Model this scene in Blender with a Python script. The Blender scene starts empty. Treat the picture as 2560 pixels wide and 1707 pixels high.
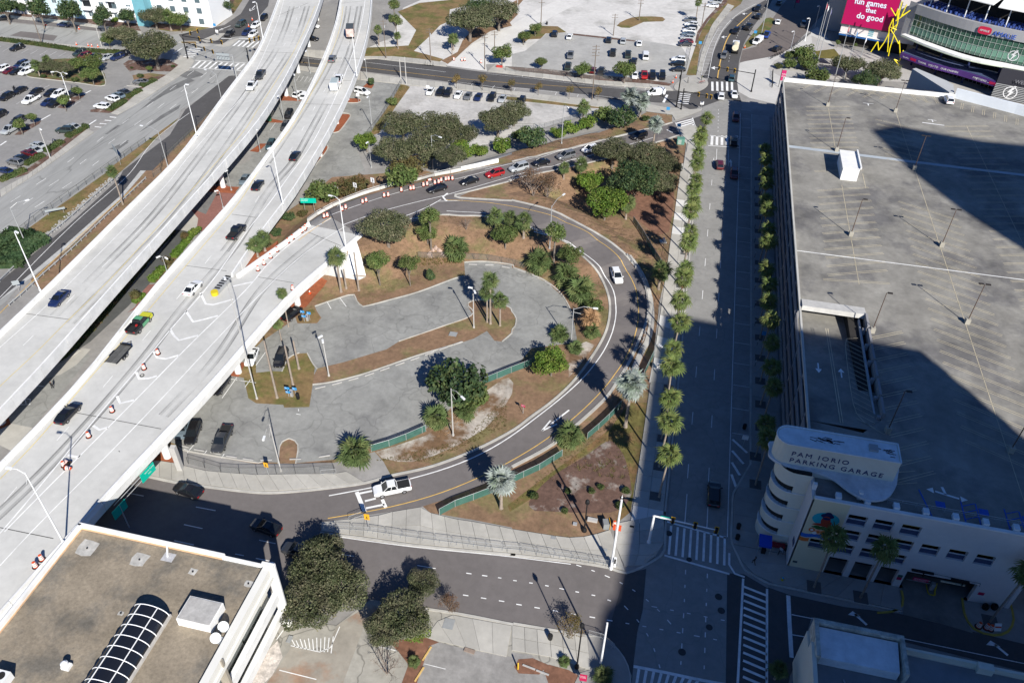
import bpy,bmesh,math,random
import numpy as np
from mathutils import Vector,Matrix
random.seed(7)
RAD=math.radians
SC=bpy.context.scene
COL=SC.collection

# ------------------------------------------------------------------ camera
F_PX,PITCH,ROLL,YAW,CAM_H=2015.57,RAD(39.594),RAD(-1.0605),RAD(-12.337),97.3
def cam_axes():
    cp,sp,cy,sy=math.cos(PITCH),math.sin(PITCH),math.cos(YAW),math.sin(YAW)
    f=np.array([sy*cp,cy*cp,-sp]);r=np.array([cy,-sy,0.0]);d=np.cross(f,r)
    cr,sr=math.cos(ROLL),math.sin(ROLL)
    return cr*r+sr*d,-sr*r+cr*d,f
AX_R,AX_D,AX_F=cam_axes()
cam=bpy.data.cameras.new('camera');cam.sensor_width=36.0;cam.lens=F_PX/2560*36
cam.clip_start=1.0;cam.clip_end=5000.0
camo=bpy.data.objects.new('camera',cam);COL.objects.link(camo);SC.camera=camo
camo.matrix_world=Matrix([[AX_R[i],-AX_D[i],-AX_F[i],(0,0,CAM_H)[i]]for i in range(3)]+[[0,0,0,1]])

# ------------------------------------------------------------------ light
SUN_EL,SUN_DIR=RAD(34.5),(0.556,-0.831)  # the sun stands to the south-east of the street
W=bpy.data.worlds.new('World');SC.world=W;W.use_nodes=True
nt=W.node_tree;bg=nt.nodes['Background'];sky=nt.nodes.new('ShaderNodeTexSky')
sky.sky_type='NISHITA';sky.sun_disc=False;sky.sun_elevation=SUN_EL
sky.sun_rotation=math.atan2(SUN_DIR[0],SUN_DIR[1]);sky.air_density=1.0;sky.dust_density=0.6;sky.ozone_density=5.0
tint=nt.nodes.new('ShaderNodeMix');tint.data_type='RGBA';tint.blend_type='MULTIPLY';tint.inputs[0].default_value=1.0;tint.inputs[7].default_value=(0.50,0.80,1.22,1)  # clear deep blue winter sky
nt.links.new(sky.outputs[0],tint.inputs[6]);nt.links.new(tint.outputs[2],bg.inputs[0]);bg.inputs[1].default_value=0.05
sl=bpy.data.lights.new('sun','SUN');sl.energy=5.0;sl.angle=RAD(0.53);sl.color=(1.0,0.955,0.885)
so=bpy.data.objects.new('sun',sl);COL.objects.link(so)
so.rotation_euler=Vector((-SUN_DIR[0]*math.cos(SUN_EL),-SUN_DIR[1]*math.cos(SUN_EL),-math.sin(SUN_EL))).to_track_quat('-Z','Y').to_euler()
so.location=(60,-90,160)
SC.view_settings.view_transform='Standard';SC.view_settings.look='None'
SC.view_settings.exposure=0.55;SC.view_settings.gamma=1.0
try:SC.view_settings.use_curve_mapping=False
except Exception:pass
SC.cycles.max_bounces=6;SC.cycles.transparent_max_bounces=12

# ------------------------------------------------------------------ photo tiles -> points in the place
TY=[0,427,854,1280]
def nat(k,x,y):return(640*(k%4)+x/3.672,TY[k//4]+y/3.672)
def S(spec):
    out=[]
    for part in spec.split('|'):
        n=[float(a)for a in part.split()]
        out+=[nat(int(n[0]),n[i],n[i+1])for i in range(1,len(n),2)]
    return out
def crom(p,n=5,closed=False):
    m=len(p)
    if m<3:return list(p)
    out=[]
    for i in range(m if closed else m-1):
        g=(lambda j:p[j%m])if closed else(lambda j:p[max(0,min(m-1,j))])
        a,b,c,d=(np.array(g(i+q),float)for q in(-1,0,1,2))
        for s in range(n):
            t=s/n
            out.append(tuple(0.5*(2*b+(c-a)*t+(2*a-5*b+4*c-d)*t*t+(3*b-a-3*c+d)*t**3)))
    if not closed:out.append(tuple(p[-1]))
    return out
def CR(spec,n=5,closed=False):return crom(S(spec),n,closed)
def G(u,v,z=0.0):
    d=AX_F+AX_R*((u-1280)/F_PX)+AX_D*((v-853.5)/F_PX)
    t=(z-CAM_H)/d[2]
    return(d[0]*t,d[1]*t,z)
def on(uv,zf):
    z=zf(*G(*uv,3.0)[:2])if callable(zf)else zf
    if callable(zf):
        for _ in range(14):z=0.4*z+0.6*zf(*G(*uv,z)[:2])
    return G(*uv,z)

# terrain: the curved ramp stands on a bank that dies out towards the street
TX0,TX1,TY0,TY1,TS=-120.0,40.0,60.0,260.0,2.0
NXI,NYI=int((TX1-TX0)/TS),int((TY1-TY0)/TS)
def terrain_nodes():
    cl=[('5 835 545',4.6),('5 1000 430',4.6),('5 1300 300',4.6),('5 1650 230',4.4),('2 20 1560',3.9),('2 300 1470',3.2),('2 700 1370',2.2),('2 1100 1255',1.0),('2 1450 1180',0.0)]
    c2=[('5 1650 300',4.5),('5 1900 340',4.3),('6 100 370',4.0),('6 400 500',3.4),('6 700 700',2.6),('6 950 950',1.5),('6 1060 1250',0.7),('10 980 120',0.3),('10 760 450',0.0)]
    z=np.zeros((NXI+1,NYI+1))
    xs=TX0+TS*np.arange(NXI+1);ys=TY0+TS*np.arange(NYI+1)
    X,Y=np.meshgrid(xs,ys,indexing='ij')
    for c in(cl,c2):
        p=[G(*S(s)[0],h)for s,h in c]
        for(ax,ay,ah),(bx,by,bh)in zip(p,p[1:]):
            L=max((bx-ax)**2+(by-ay)**2,1e-6)
            t=np.clip(((X-ax)*(bx-ax)+(Y-ay)*(by-ay))/L,0,1)
            d=np.hypot(X-ax-t*(bx-ax),Y-ay-t*(by-ay));h=ah+t*(bh-ah)
            q=np.clip((d-7.0)/np.maximum(2.3*h,0.6),0,1)
            z=np.maximum(z,h*(1-q*q*(3-2*q)))
    return z
TZ=terrain_nodes()
def zt(x,y):
    i,j=(x-TX0)/TS,(y-TY0)/TS
    if i<0 or j<0 or i>=NXI or j>=NYI:return 0.0
    a,b=int(i),int(j);u,v=i-a,j-b
    z00,z10,z01,z11=TZ[a,b],TZ[a+1,b],TZ[a,b+1],TZ[a+1,b+1]
    return float(z00+u*(z10-z00)+v*(z11-z10))if u>=v else float(z00+v*(z01-z00)+u*(z11-z01))
def P(k,x,y,z=None):
    uv=nat(k,x,y)
    return Vector(on(uv,zt if z is None else z))
def PW(pts,z=None):return[on(p,zt if z is None else z)for p in pts]

# ------------------------------------------------------------------ materials
MAT={}
def lin(c):return tuple(c)+(1.0,)
def M(name,col,rough=0.85,var=0.0,big=6.0,fine=0.0,fs=1.2,col2=None,mixs=0.5,metal=0.0,spec=0.3,crack=0.0,rnd=0.0,bump=0.0,coat=0.0,stretch=None,alpha=1.0,ascale=0.35):
    """procedural surface: broad mottling, fine grain, a second colour in patches, cracks, a small random tint per piece"""
    if name in MAT:return MAT[name]
    m=bpy.data.materials.new(name);m.use_nodes=True;MAT[name]=m
    t=m.node_tree;N=t.nodes;L=t.links;b=N['Principled BSDF']
    b.inputs['Roughness'].default_value=rough;b.inputs['Metallic'].default_value=metal
    b.inputs['Specular IOR Level'].default_value=spec;b.inputs['Coat Weight'].default_value=coat
    m.diffuse_color=lin(col)
    cur=N.new('ShaderNodeRGB');cur.outputs[0].default_value=lin(col);cur=cur.outputs[0]
    geo=N.new('ShaderNodeNewGeometry').outputs['Position']
    if stretch:
        mp=N.new('ShaderNodeMapping');mp.inputs['Rotation'].default_value=(0,0,stretch[0]);mp.inputs['Scale'].default_value=(stretch[1],stretch[2],1)
        L.new(geo,mp.inputs[0]);geo=mp.outputs[0]
    def noise(sc,det=4.0,rg=0.55):
        n=N.new('ShaderNodeTexNoise');n.inputs['Scale'].default_value=sc;n.inputs['Detail'].default_value=det;n.inputs['Roughness'].default_value=rg
        L.new(geo,n.inputs['Vector']);return n.outputs['Fac']
    def ramp(v,a,c):
        r=N.new('ShaderNodeMapRange');r.inputs[1].default_value=a;r.inputs[2].default_value=c;L.new(v,r.inputs[0]);return r.outputs[0]
    def mul(v,lo,hi):
        nonlocal cur
        r=N.new('ShaderNodeMapRange');r.inputs[1].default_value=0.3;r.inputs[2].default_value=0.7;r.inputs[3].default_value=lo;r.inputs[4].default_value=hi;r.clamp=True
        L.new(v,r.inputs[0])
        x=N.new('ShaderNodeVectorMath');x.operation='SCALE';L.new(cur,x.inputs[0]);L.new(r.outputs[0],x.inputs['Scale']);cur=x.outputs[0]
    if col2 is not None:
        x=N.new('ShaderNodeMix');x.data_type='RGBA';x.inputs[7].default_value=lin(col2)
        L.new(cur,x.inputs[6]);L.new(ramp(noise(1.0/(big*1.7),6.0,0.65),0.62-mixs*0.3,0.75-mixs*0.3),x.inputs[0]);cur=x.outputs[2]
    if var:mul(noise(1.0/big,5.0,0.6),1-var,1+var)
    if fine:mul(noise(fs,3.0,0.7),1-fine,1+fine)
    if crack:
        v=N.new('ShaderNodeTexVoronoi');v.feature='DISTANCE_TO_EDGE';v.inputs['Scale'].default_value=0.13;v.inputs['Randomness'].default_value=1
        dn=N.new('ShaderNodeTexNoise');dn.inputs['Scale'].default_value=0.25;L.new(geo,dn.inputs['Vector'])
        a=N.new('ShaderNodeVectorMath');a.operation='MULTIPLY_ADD';a.inputs[1].default_value=(5,5,5);L.new(dn.outputs['Color'],a.inputs[0]);L.new(geo,a.inputs[2])
        L.new(a.outputs[0],v.inputs['Vector'])
        r=N.new('ShaderNodeMapRange');r.inputs[1].default_value=0.0;r.inputs[2].default_value=0.02;r.inputs[3].default_value=1-crack;r.inputs[4].default_value=1.0
        L.new(v.outputs['Distance'],r.inputs[0])
        x=N.new('ShaderNodeVectorMath');x.operation='SCALE';L.new(cur,x.inputs[0]);L.new(r.outputs[0],x.inputs['Scale']);cur=x.outputs[0]
    if rnd:
        oi=N.new('ShaderNodeObjectInfo');r=N.new('ShaderNodeMapRange');r.inputs[3].default_value=1-rnd;r.inputs[4].default_value=1+rnd
        L.new(oi.outputs['Random'],r.inputs[0]);x=N.new('ShaderNodeVectorMath');x.operation='SCALE'
        L.new(cur,x.inputs[0]);L.new(r.outputs[0],x.inputs['Scale']);cur=x.outputs[0]
    L.new(cur,b.inputs['Base Color'])
    if bump:
        bp=N.new('ShaderNodeBump');bp.inputs['Strength'].default_value=bump;bp.inputs['Distance'].default_value=0.1
        L.new(noise(fs*1.5,4.0),bp.inputs['Height']);L.new(bp.outputs[0],b.inputs['Normal'])
    if alpha<1:
        r=N.new('ShaderNodeMapRange');r.inputs[1].default_value=0.35;r.inputs[2].default_value=0.7;r.inputs[3].default_value=0;r.inputs[4].default_value=alpha
        L.new(noise(ascale,5.0),r.inputs[0]);L.new(r.outputs[0],b.inputs['Alpha'])
    return m
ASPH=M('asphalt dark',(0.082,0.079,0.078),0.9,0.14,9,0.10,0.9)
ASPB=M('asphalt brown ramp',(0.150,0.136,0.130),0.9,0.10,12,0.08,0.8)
ASPG=M('asphalt grey lot',(0.17,0.168,0.162),0.9,0.20,7,0.10,0.7,crack=0.15)
ASPO=M('asphalt worn loop lot',(0.26,0.26,0.243),0.9,0.16,6,0.12,0.9,crack=0.22,col2=(0.20,0.20,0.19),mixs=0.35)
CONC=M('street concrete',(0.26,0.255,0.24),0.9,0.12,8,0.08,0.9,crack=0.12)
AVEN=M('avenue old concrete',(0.30,0.30,0.285),0.9,0.14,7,0.10,0.8,stretch=(RAD(-38),1.0,0.16),crack=0.3)
DECK=M('bridge deck concrete',(0.51,0.505,0.475),0.88,0.10,9,0.06,0.7)
WHITEC=M('white painted concrete',(0.74,0.74,0.72),0.8,0.08,4,0.06,0.5)
SLAB=M('sidewalk concrete',(0.40,0.385,0.345),0.9,0.10,4,0.06,0.9,rnd=0.09)
WHITESLAB=M('new white slab',(0.62,0.61,0.58),0.9,0.05,3,rnd=0.06)
KERB=M('kerb concrete',(0.43,0.415,0.375),0.9,0.18,3,0.08,0.9)
PAINT=M('white road paint',(0.74,0.74,0.72),0.8,0.14,2.5,0.1,1.5)
YEL=M('yellow road paint',(0.62,0.40,0.12),0.8,0.14,2.5,0.1,1.5)
GRAVEL=M('pale crushed shell',(0.46,0.445,0.42),0.95,0.16,7,0.14,0.9,col2=(0.33,0.315,0.29),mixs=0.35)
DRYG=M('dry winter grass',(0.20,0.135,0.062),0.95,0.22,4,0.20,1.2,col2=(0.12,0.115,0.035),mixs=0.55)
BANK=M('brown bank grass',(0.215,0.135,0.082),0.95,0.22,4,0.22,1.3,col2=(0.165,0.14,0.062),mixs=0.42)
GREENG=M('green lawn',(0.085,0.11,0.03),0.95,0.25,3,0.2,1.3,col2=(0.15,0.115,0.045),mixs=0.6)
MULCH=M('red mulch',(0.26,0.082,0.038),0.95,0.2,2.0,0.2,1.6)
BROWN=M('dark brown mulch',(0.12,0.072,0.055),0.95,0.25,2.0,0.25,1.5,col2=(0.30,0.27,0.24),mixs=0.25)
BRICKP=M('red brick paving',(0.24,0.115,0.095),0.9,0.12,3,0.12,1.5)
METAL=M('galvanised steel',(0.42,0.43,0.43),0.5,0.08,2,metal=0.3)
BLACKM=M('black painted steel',(0.012,0.012,0.013),0.5)
WHITEP=M('white painted metal',(0.72,0.73,0.73),0.45)
DARK=M('dark rubber',(0.018,0.018,0.018),0.8)
CPOLE=M('grey concrete pole',(0.42,0.41,0.39),0.85,0.1,1.0)
WOODP=M('weathered wood pole',(0.16,0.13,0.105),0.9,0.15,1.0)

# ------------------------------------------------------------------ mesh building
class B:
    def __init__(s):s.v=[];s.f=[];s.m=[];s.cur=0
    def add(s,vs,fs):
        o=len(s.v);s.v+=[tuple(map(float,q))for q in vs]
        for f in fs:s.f.append(tuple(i+o for i in f));s.m.append(s.cur)
        return s
    def box(s,c,d,rot=0.0,tilt=None):
        x,y,z=d[0]/2,d[1]/2,d[2]/2
        m=Matrix.Rotation(rot,3,'Z')
        if tilt is not None:m=m@tilt
        vs=[Vector(c)+m@Vector((a*x,b*y,e*z))for e in(-1,1)for a,b in((-1,-1),(1,-1),(1,1),(-1,1))]
        return s.add(vs,[(3,2,1,0),(4,5,6,7),(0,1,5,4),(1,2,6,5),(2,3,7,6),(3,0,4,7)])
    def prism(s,pts,z0,z1,bottom=False):
        n=len(pts)
        a=sum(pts[i][0]*pts[(i+1)%n][1]-pts[(i+1)%n][0]*pts[i][1]for i in range(n))
        if a<0:pts=pts[::-1]
        g=lambda z,p:z(p[0],p[1])if callable(z)else z
        vs=[(p[0],p[1],g(z0,p))for p in pts]+[(p[0],p[1],g(z1,p))for p in pts]
        fs=[tuple(range(n,2*n))]+[(i,(i+1)%n,(i+1)%n+n,i+n)for i in range(n)]
        if bottom:fs.append(tuple(range(n-1,-1,-1)))
        return s.add(vs,fs)
    def tube(s,p,q,r0,r1=None,n=8,cap=True):
        p,q=Vector(p),Vector(q);r1=r0 if r1 is None else r1
        d=(q-p)
        if d.length<1e-6:return s
        d.normalize()
        u=d.cross(Vector((0,0,1))if abs(d.z)<0.9 else Vector((1,0,0))).normalized();w=d.cross(u)
        a=[2*math.pi*i/n for i in range(n)]
        vs=[p+(u*math.cos(t)+w*math.sin(t))*r0 for t in a]+[q+(u*math.cos(t)+w*math.sin(t))*r1 for t in a]
        fs=[((i+1)%n,i,i+n,(i+1)%n+n)for i in range(n)]
        if cap:fs+=[tuple(range(n)),tuple(range(2*n-1,n-1,-1))]
        return s.add(vs,fs)
    def path(s,pts,r,n=6):
        for a,b in zip(pts,pts[1:]):s.tube(a,b,r,r,n)
        return s
    def lathe(s,c,prof,n=12):
        vs=[];fs=[];k=len(prof)
        for r,z in prof:vs+=[(c[0]+r*math.cos(2*math.pi*i/n),c[1]+r*math.sin(2*math.pi*i/n),c[2]+z)for i in range(n)]
        for j in range(k-1):fs+=[(j*n+i,j*n+(i+1)%n,(j+1)*n+(i+1)%n,(j+1)*n+i)for i in range(n)]
        fs+=[tuple(range(n-1,-1,-1)),tuple(range((k-1)*n,k*n))]
        return s.add(vs,fs)
    def quad(s,a,b,c,d):return s.add([a,b,c,d],[(0,1,2,3)])
    def mesh(s,name,mats,smooth=False):
        me=bpy.data.meshes.new(name);me.from_pydata(s.v,[],s.f)
        for m in(mats if isinstance(mats,(list,tuple))else[mats]):me.materials.append(m)
        if any(s.m):me.polygons.foreach_set('material_index',s.m)
        if smooth:me.polygons.foreach_set('use_smooth',[True]*len(me.polygons))
        me.update();return me
    def build(s,name,mats,parent=None,smooth=False,**kw):
        return link(name,s.mesh(name,mats,smooth),parent,**kw)
    def each(s,name,mats,parent=None,**kw):
        """every piece that was added becomes an object of its own"""
        par=list(range(len(s.v)))
        def root(i):
            while par[i]!=i:par[i]=par[par[i]];i=par[i]
            return i
        for f in s.f:
            for i in f[1:]:par[root(i)]=root(f[0])
        grp={}
        for f in s.f:grp.setdefault(root(f[0]),[]).append(f)
        for fs in grp.values():
            vs={i for f in fs for i in f};ix={v:n for n,v in enumerate(sorted(vs))};b=B();b.add([s.v[v]for v in sorted(vs)],[tuple(ix[i]for i in f)for f in fs]);b.build(name,mats,parent,**kw)
def tag(o,label=None,category=None,group=None,kind=None):
    for k,v in(('label',label),('category',category),('group',group),('kind',kind)):
        if v:o[k]=v
    return o
def link(name,data,parent=None,loc=None,rz=None,**kw):
    o=bpy.data.objects.new(name,data);COL.objects.link(o)
    if parent is not None:o.parent=parent
    if loc is not None:o.location=loc
    if rz is not None:o.rotation_euler=(0,0,rz)
    return tag(o,**kw)
def E(name,loc,label=None,category=None,group=None,rz=0.0):return link(name,None,None,loc,rz,label=label,category=category,group=group)
def kids(o):return[c for c in o.children]
def dup(root,loc,rz=0.0,label=None,group=None,sc=1.0):
    def cp(o,par):
        c=o.copy();COL.objects.link(c)
        if par is not None:c.parent=par
        for ch in kids(o):cp(ch,c)
        return c
    r=cp(root,None);r.location=loc;r.rotation_euler=(0,0,rz);r.scale=(sc,sc,sc)if not isinstance(sc,tuple)else sc
    if label:r['label']=label
    if group:r['group']=group
    return r
ORD='first second third fourth fifth sixth seventh eighth ninth tenth eleventh twelfth thirteenth fourteenth fifteenth sixteenth seventeenth eighteenth nineteenth twentieth twenty-first twenty-second twenty-third twenty-fourth twenty-fifth twenty-sixth twenty-seventh twenty-eighth twenty-ninth thirtieth thirty-first thirty-second thirty-third thirty-fourth thirty-fifth thirty-sixth thirty-seventh thirty-eighth thirty-ninth fortieth'.split()

from mathutils.geometry import delaunay_2d_cdt
def inside(p,w):
    r=False;x,y=p[0],p[1]
    for i in range(len(w)):
        x1,y1,x2,y2=w[i-1][0],w[i-1][1],w[i][0],w[i][1]
        if(y1>y)!=(y2>y)and x<(x2-x1)*(y-y1)/(y2-y1)+x1:r=not r
    return r
def fill(bm,w,z=0.0,flip=False):
    """triangulate any outline, also a badly folded one"""
    n=len(w);q=[Vector((p[0],p[1]))for p in w]
    vs,es,fs,_,_,_=delaunay_2d_cdt(q,[(i,(i+1)%n)for i in range(n)],[],0,1e-5)
    bv=[bm.verts.new((v.x,v.y,z))for v in vs]
    for f in fs:
        a,b,c=(vs[i]for i in f[:3])
        if not inside(((a.x+b.x+c.x)/3,(a.y+b.y+c.y)/3),q):continue
        ccw=(b.x-a.x)*(c.y-a.y)-(b.y-a.y)*(c.x-a.x)>0
        t=[bv[i]for i in f]
        bm.faces.new(t if ccw!=flip else t[::-1])
    for v in[v for v in bm.verts if not v.link_faces]:bm.verts.remove(v)
def drape(bm,zf,dz):
    """cut along the terrain lattice so the sheet follows the ground exactly, then lift it"""
    xs=[v.co.x for v in bm.verts];ys=[v.co.y for v in bm.verts]
    x0,x1,y0,y1=max(min(xs),TX0),min(max(xs),TX1),max(min(ys),TY0),min(max(ys),TY1)
    if zf is zt and x0<x1 and y0<y1 and max(zt(a,b)for a in np.linspace(x0,x1,40)for b in np.linspace(y0,y1,40))>0.001:
        def cut(co,no):bmesh.ops.bisect_plane(bm,geom=bm.verts[:]+bm.edges[:]+bm.faces[:],plane_co=co,plane_no=no,dist=1e-5)
        for i in range(math.ceil((x0-TX0)/TS),math.floor((x1-TX0)/TS)+1):cut((TX0+TS*i,0,0),(1,0,0))
        for j in range(math.ceil((y0-TY0)/TS),math.floor((y1-TY0)/TS)+1):cut((0,TY0+TS*j,0),(0,1,0))
        c0,c1=(x0-TX0)-(y1-TY0),(x1-TX0)-(y0-TY0)
        for q in range(math.ceil(c0/TS),math.floor(c1/TS)+1):cut((TX0+TS*q,TY0,0),(1,-1,0))
    for v in bm.verts:v.co.z=(zf(v.co.x,v.co.y)if callable(zf)else zf)+dz
def bm_obj(bm,name,mat,parent=None,**kw):
    me=bpy.data.meshes.new(name);bm.normal_update();bm.to_mesh(me);bm.free();me.materials.append(mat)
    return link(name,me,parent,**kw)
def sheet(name,pts,mat,dz,zf=zt,parent=None,world=False,**kw):
    w=pts if world else PW(pts,zf)
    bm=bmesh.new();fill(bm,w)
    drape(bm,zf,dz)
    kw.setdefault('kind','structure')
    return bm_obj(bm,name,mat,parent,**kw)
def resample(w,step):
    w=[Vector(q)for q in w];out=[w[0].copy()];acc=0.0
    for a,b in zip(w,w[1:]):
        L=(b-a).length
        while L>1e-9 and acc+L>=step:
            a=a+(b-a)*((step-acc)/L);out.append(a.copy());L=(b-a).length;acc=0.0
        acc+=L
    if(out[-1]-w[-1]).length>0.05*step:out.append(w[-1])
    return out
def normals2(w):
    n=[]
    for i in range(len(w)):
        d=(w[min(i+1,len(w)-1)]-w[max(i-1,0)]);d.z=0
        d=d.normalized()if d.length>1e-9 else Vector((1,0,0));n.append(Vector((-d.y,d.x,0)))
    return n
class Lines:
    """painted strips gathered into one sheet"""
    def __init__(s,zf=zt):s.bm=bmesh.new();s.zf=zf
    def strip(s,w,width,step=2.0):
        w=resample([(q[0],q[1],0)for q in w],step);n=normals2(w)
        a=[s.bm.verts.new(p+q*width/2)for p,q in zip(w,n)];b=[s.bm.verts.new(p-q*width/2)for p,q in zip(w,n)]
        for i in range(len(w)-1):s.bm.faces.new((a[i],b[i],b[i+1],a[i+1]))
        return s
    def px(s,pts,width,dash=None,phase=0.0):
        w=PW(pts,s.zf)
        if len(pts)>10:w=smoothline(w,1.5,16)
        if dash is None:return s.strip(w,width)
        fine=resample([(q[0],q[1],0)for q in w],0.25);per=dash[0]+dash[1];cur=[]
        for i,p in enumerate(fine):
            if((i*0.25+phase)%per)<dash[0]:cur.append(p)
            else:
                if len(cur)>2:s.strip(cur,width)
                cur=[]
        if len(cur)>2:s.strip(cur,width)
        return s
    def poly(s,w):s.bm.faces.new([s.bm.verts.new((q[0],q[1],0))for q in w]);return s
    def polypx(s,pts):return s.poly(PW(pts,s.zf))
    def build(s,name,mat,dz,parent=None,**kw):
        for f in s.bm.faces:
            f.normal_update()
            if f.normal.z<0:f.normal_flip()
        drape(s.bm,s.zf,dz);kw.setdefault('kind','structure')
        return bm_obj(s.bm,name,mat,parent,**kw)
def kerb(w,width=0.3,h=0.14,name='kerb',mat=None,parent=None,zf=zt,base=0.3,**kw):
    w=resample([(q[0],q[1],0)for q in w],1.2);n=normals2(w);b=B();vs=[]
    for p,q in zip(w,n):
        z=zf(p.x,p.y)if callable(zf)else zf
        for s,zz in((-1,z-base),(-1,z+h),(1,z+h),(1,z-base)):vs.append((p.x+q.x*s*width/2,p.y+q.y*s*width/2,zz))
    fs=[(4*i+j,4*i+j+1,4*i+j+5,4*i+j+4)for i in range(len(w)-1)for j in range(3)]
    m=len(w)-1;fs+=[(0,3,2,1),(4*m,4*m+1,4*m+2,4*m+3)]
    b.add(vs,fs);kw.setdefault('kind','structure')
    return b.build(name,mat or KERB,parent,**kw)
_sl=[0]
def smoothline(w,step=2.5,it=30):
    w=resample(w,step);w=[Vector((p.x,p.y,0))for p in w]
    for _ in range(it):w=[w[0]]+[(w[i-1]+w[i]*2+w[i+1])/4 for i in range(1,len(w)-1)]+[w[-1]]
    return w
def slabs(name,L,R,n,mat=None,accent=0,cross=1,h=0.14,gap=0.035,zf=zt,world=False,**kw):
    """a sidewalk of separate concrete slabs between two edges"""
    root=link(name,None,None,**{**dict(kind='structure'),**kw});_sl[0]+=1;h+=0.0025*(_sl[0]%12)
    L=L if world else PW(L,zf);R=R if world else PW(R,zf)
    def at(w,t):
        w=[Vector((q[0],q[1],0))for q in w];ds=[0.0]
        for a,b in zip(w,w[1:]):ds.append(ds[-1]+(b-a).length)
        d=t*ds[-1]
        for i in range(len(w)-1):
            if d<=ds[i+1]+1e-9:return w[i]+(w[i+1]-w[i])*((d-ds[i])/max(ds[i+1]-ds[i],1e-9))
        return w[-1]
    for i in range(n):
        for c in range(cross):
            q=[]
            for t,u in((i,c),(i+1,c),(i+1,c+1),(i,c+1)):
                a,b=at(L,t/n),at(R,t/n);q.append(a+(b-a)*(u/cross))
            m=sum(q,Vector())/4;s=[p+(m-p).normalized()*gap for p in q]
            b=B();b.prism([(p.x,p.y)for p in s],(lambda x,y:zf(x,y)-0.2)if callable(zf)else zf-0.2,(lambda x,y:zf(x,y)+h)if callable(zf)else zf+h)
            b.build('slab',WHITESLAB if accent and(i*7+i//3)%accent==0 else mat or SLAB,root)
    return root
# extra close-up frames used to read positions
ZF={20:(380,0,7.328),21:(0,0,5.88),22:(440,1380,5.873),23:(1060,440,7.328),24:(1180,960,7.328),25:(1240,1140,6.533),26:(2080,0,4.9),27:(1720,0,5.873),28:(1960,740,7.328),29:(1960,1250,5.6),30:(2240,1300,7.328),31:(1880,1020,5.6),32:(1560,1200,7.328),33:(1640,840,7.328),34:(1900,180,7.328),35:(460,960,7.328)}
def nat(k,x,y):
    if k>=20:a,b,s=ZF[int(k)];return(a+x/s,b+y/s)
    k=int(k);return(640*(k%4)+x/3.672,TY[k//4]+y/3.672)

# ================================================================== SETTING
def make_ground():
    b=B();nx,ny=NXI+1,NYI+1
    vs=[(TX0+TS*i,TY0+TS*j,TZ[i,j])for i in range(nx)for j in range(ny)]
    fs=[]
    for i in range(NXI):
        for j in range(NYI):
            a,c,d,e=i*ny+j,(i+1)*ny+j,(i+1)*ny+j+1,i*ny+j+1
            fs+=[(a,c,d),(a,d,e)]
    b.add(vs,fs)
    X0,X1,Y0,Y1=-900,900,-300,1600
    for x0,x1,y0,y1 in((X0,TX0,Y0,Y1),(TX1,X1,Y0,Y1),(TX0,TX1,Y0,TY0),(TX0,TX1,TY1,Y1)):
        b.quad((x0,y0,0),(x1,y0,0),(x1,y1,0),(x0,y1,0))
    b.build('ground',M('pale worn ground',(0.27,0.26,0.245),0.95,0.18,9,0.1,0.8),kind='structure',label='pale worn ground between the roads and lots')
make_ground()
_laid=[]
def layer(w):
    """how many sheets already lie under this one: each lies 8 mm above the highest of them"""
    pts=[(w[i-1][0]+(w[i][0]-w[i-1][0])*t/6,w[i-1][1]+(w[i][1]-w[i-1][1])*t/6)for i in range(len(w))for t in range(6)]
    bb=(min(q[0]for q in w),max(q[0]for q in w),min(q[1]for q in w),max(q[1]for q in w));n=0
    for ow,ob,op,k in _laid:
        if k<n or ob[0]>bb[1]or ob[1]<bb[0]or ob[2]>bb[3]or ob[3]<bb[2]:continue
        if any(inside(q,ow)for q in pts)or any(inside(q,w)for q in op):n=max(n,k)
    _laid.append((w,bb,pts,n+1));return n+1
def lay(name,spec,mat,smooth=0,**kw):
    w=PW(crom(S(spec),smooth,True)if smooth else S(spec))
    return sheet(name,w,mat,0.008*layer(w),world=True,**kw)
MARK=0.085

LOT=M('smooth car park asphalt',(0.25,0.243,0.232),0.9,0.10,7,0.08,0.8)
SANDP=M('pale sandy grass',(0.165,0.10,0.055),0.95,0.2,4,0.2,1.2,col2=(0.42,0.38,0.33),mixs=0.62)
GARD=M('planting bed soil',(0.10,0.11,0.045),0.95,0.3,2,0.25,1.4,col2=(0.17,0.09,0.05),mixs=0.5)
RUST=M('rusty brown mulch',(0.19,0.095,0.06),0.95,0.25,2,0.25)
WALK=M('dark walkway asphalt',(0.085,0.088,0.085),0.9,0.15,4,0.1,0.9)

# --- far middle and right
lay('gravel_yard','1 1350 75 1700 -80|2 -100 -80 1900 -80 2000 -10 1800 180 1720 320 1640 560 1600 680 1430 690|2 1300 770 0 640|1 2200 590 1750 600 1500 560 1000 530 1000 440 1250 350',M('white construction yard',(0.55,0.535,0.505),0.95,0.10,9,0.10,0.6,col2=(0.40,0.39,0.36),mixs=0.3))
lay('dry_grass','1 1000 440 1250 430 1400 420 1470 280 1300 110 1500 30 1800 0 1970 -20 1960 50 1780 90 1770 200 1690 235 1600 330 1450 470 1720 545 1680 575 1500 545 1250 520 1000 525',DRYG)
lay('dry_grass','1 1700 560 1850 480 1900 370 2000 270 2350 120|2 160 -60 -60 60|2 60 130 -20 210|1 2350 240 2150 290 1980 400 1840 530 1760 590',M('mulched grass verge',(0.21,0.13,0.075),0.95,0.25,4,0.2))
lay('yard_path','1 1750 605 1830 545 1990 405 2350 250|2 0 232 230 90 420 0 560 60 440 120 240 230 60 340 0 380|1 2350 360 2180 480 2110 600 2120 655',M('white shell path',(0.60,0.585,0.55),0.95,0.07,5,0.06))
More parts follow.
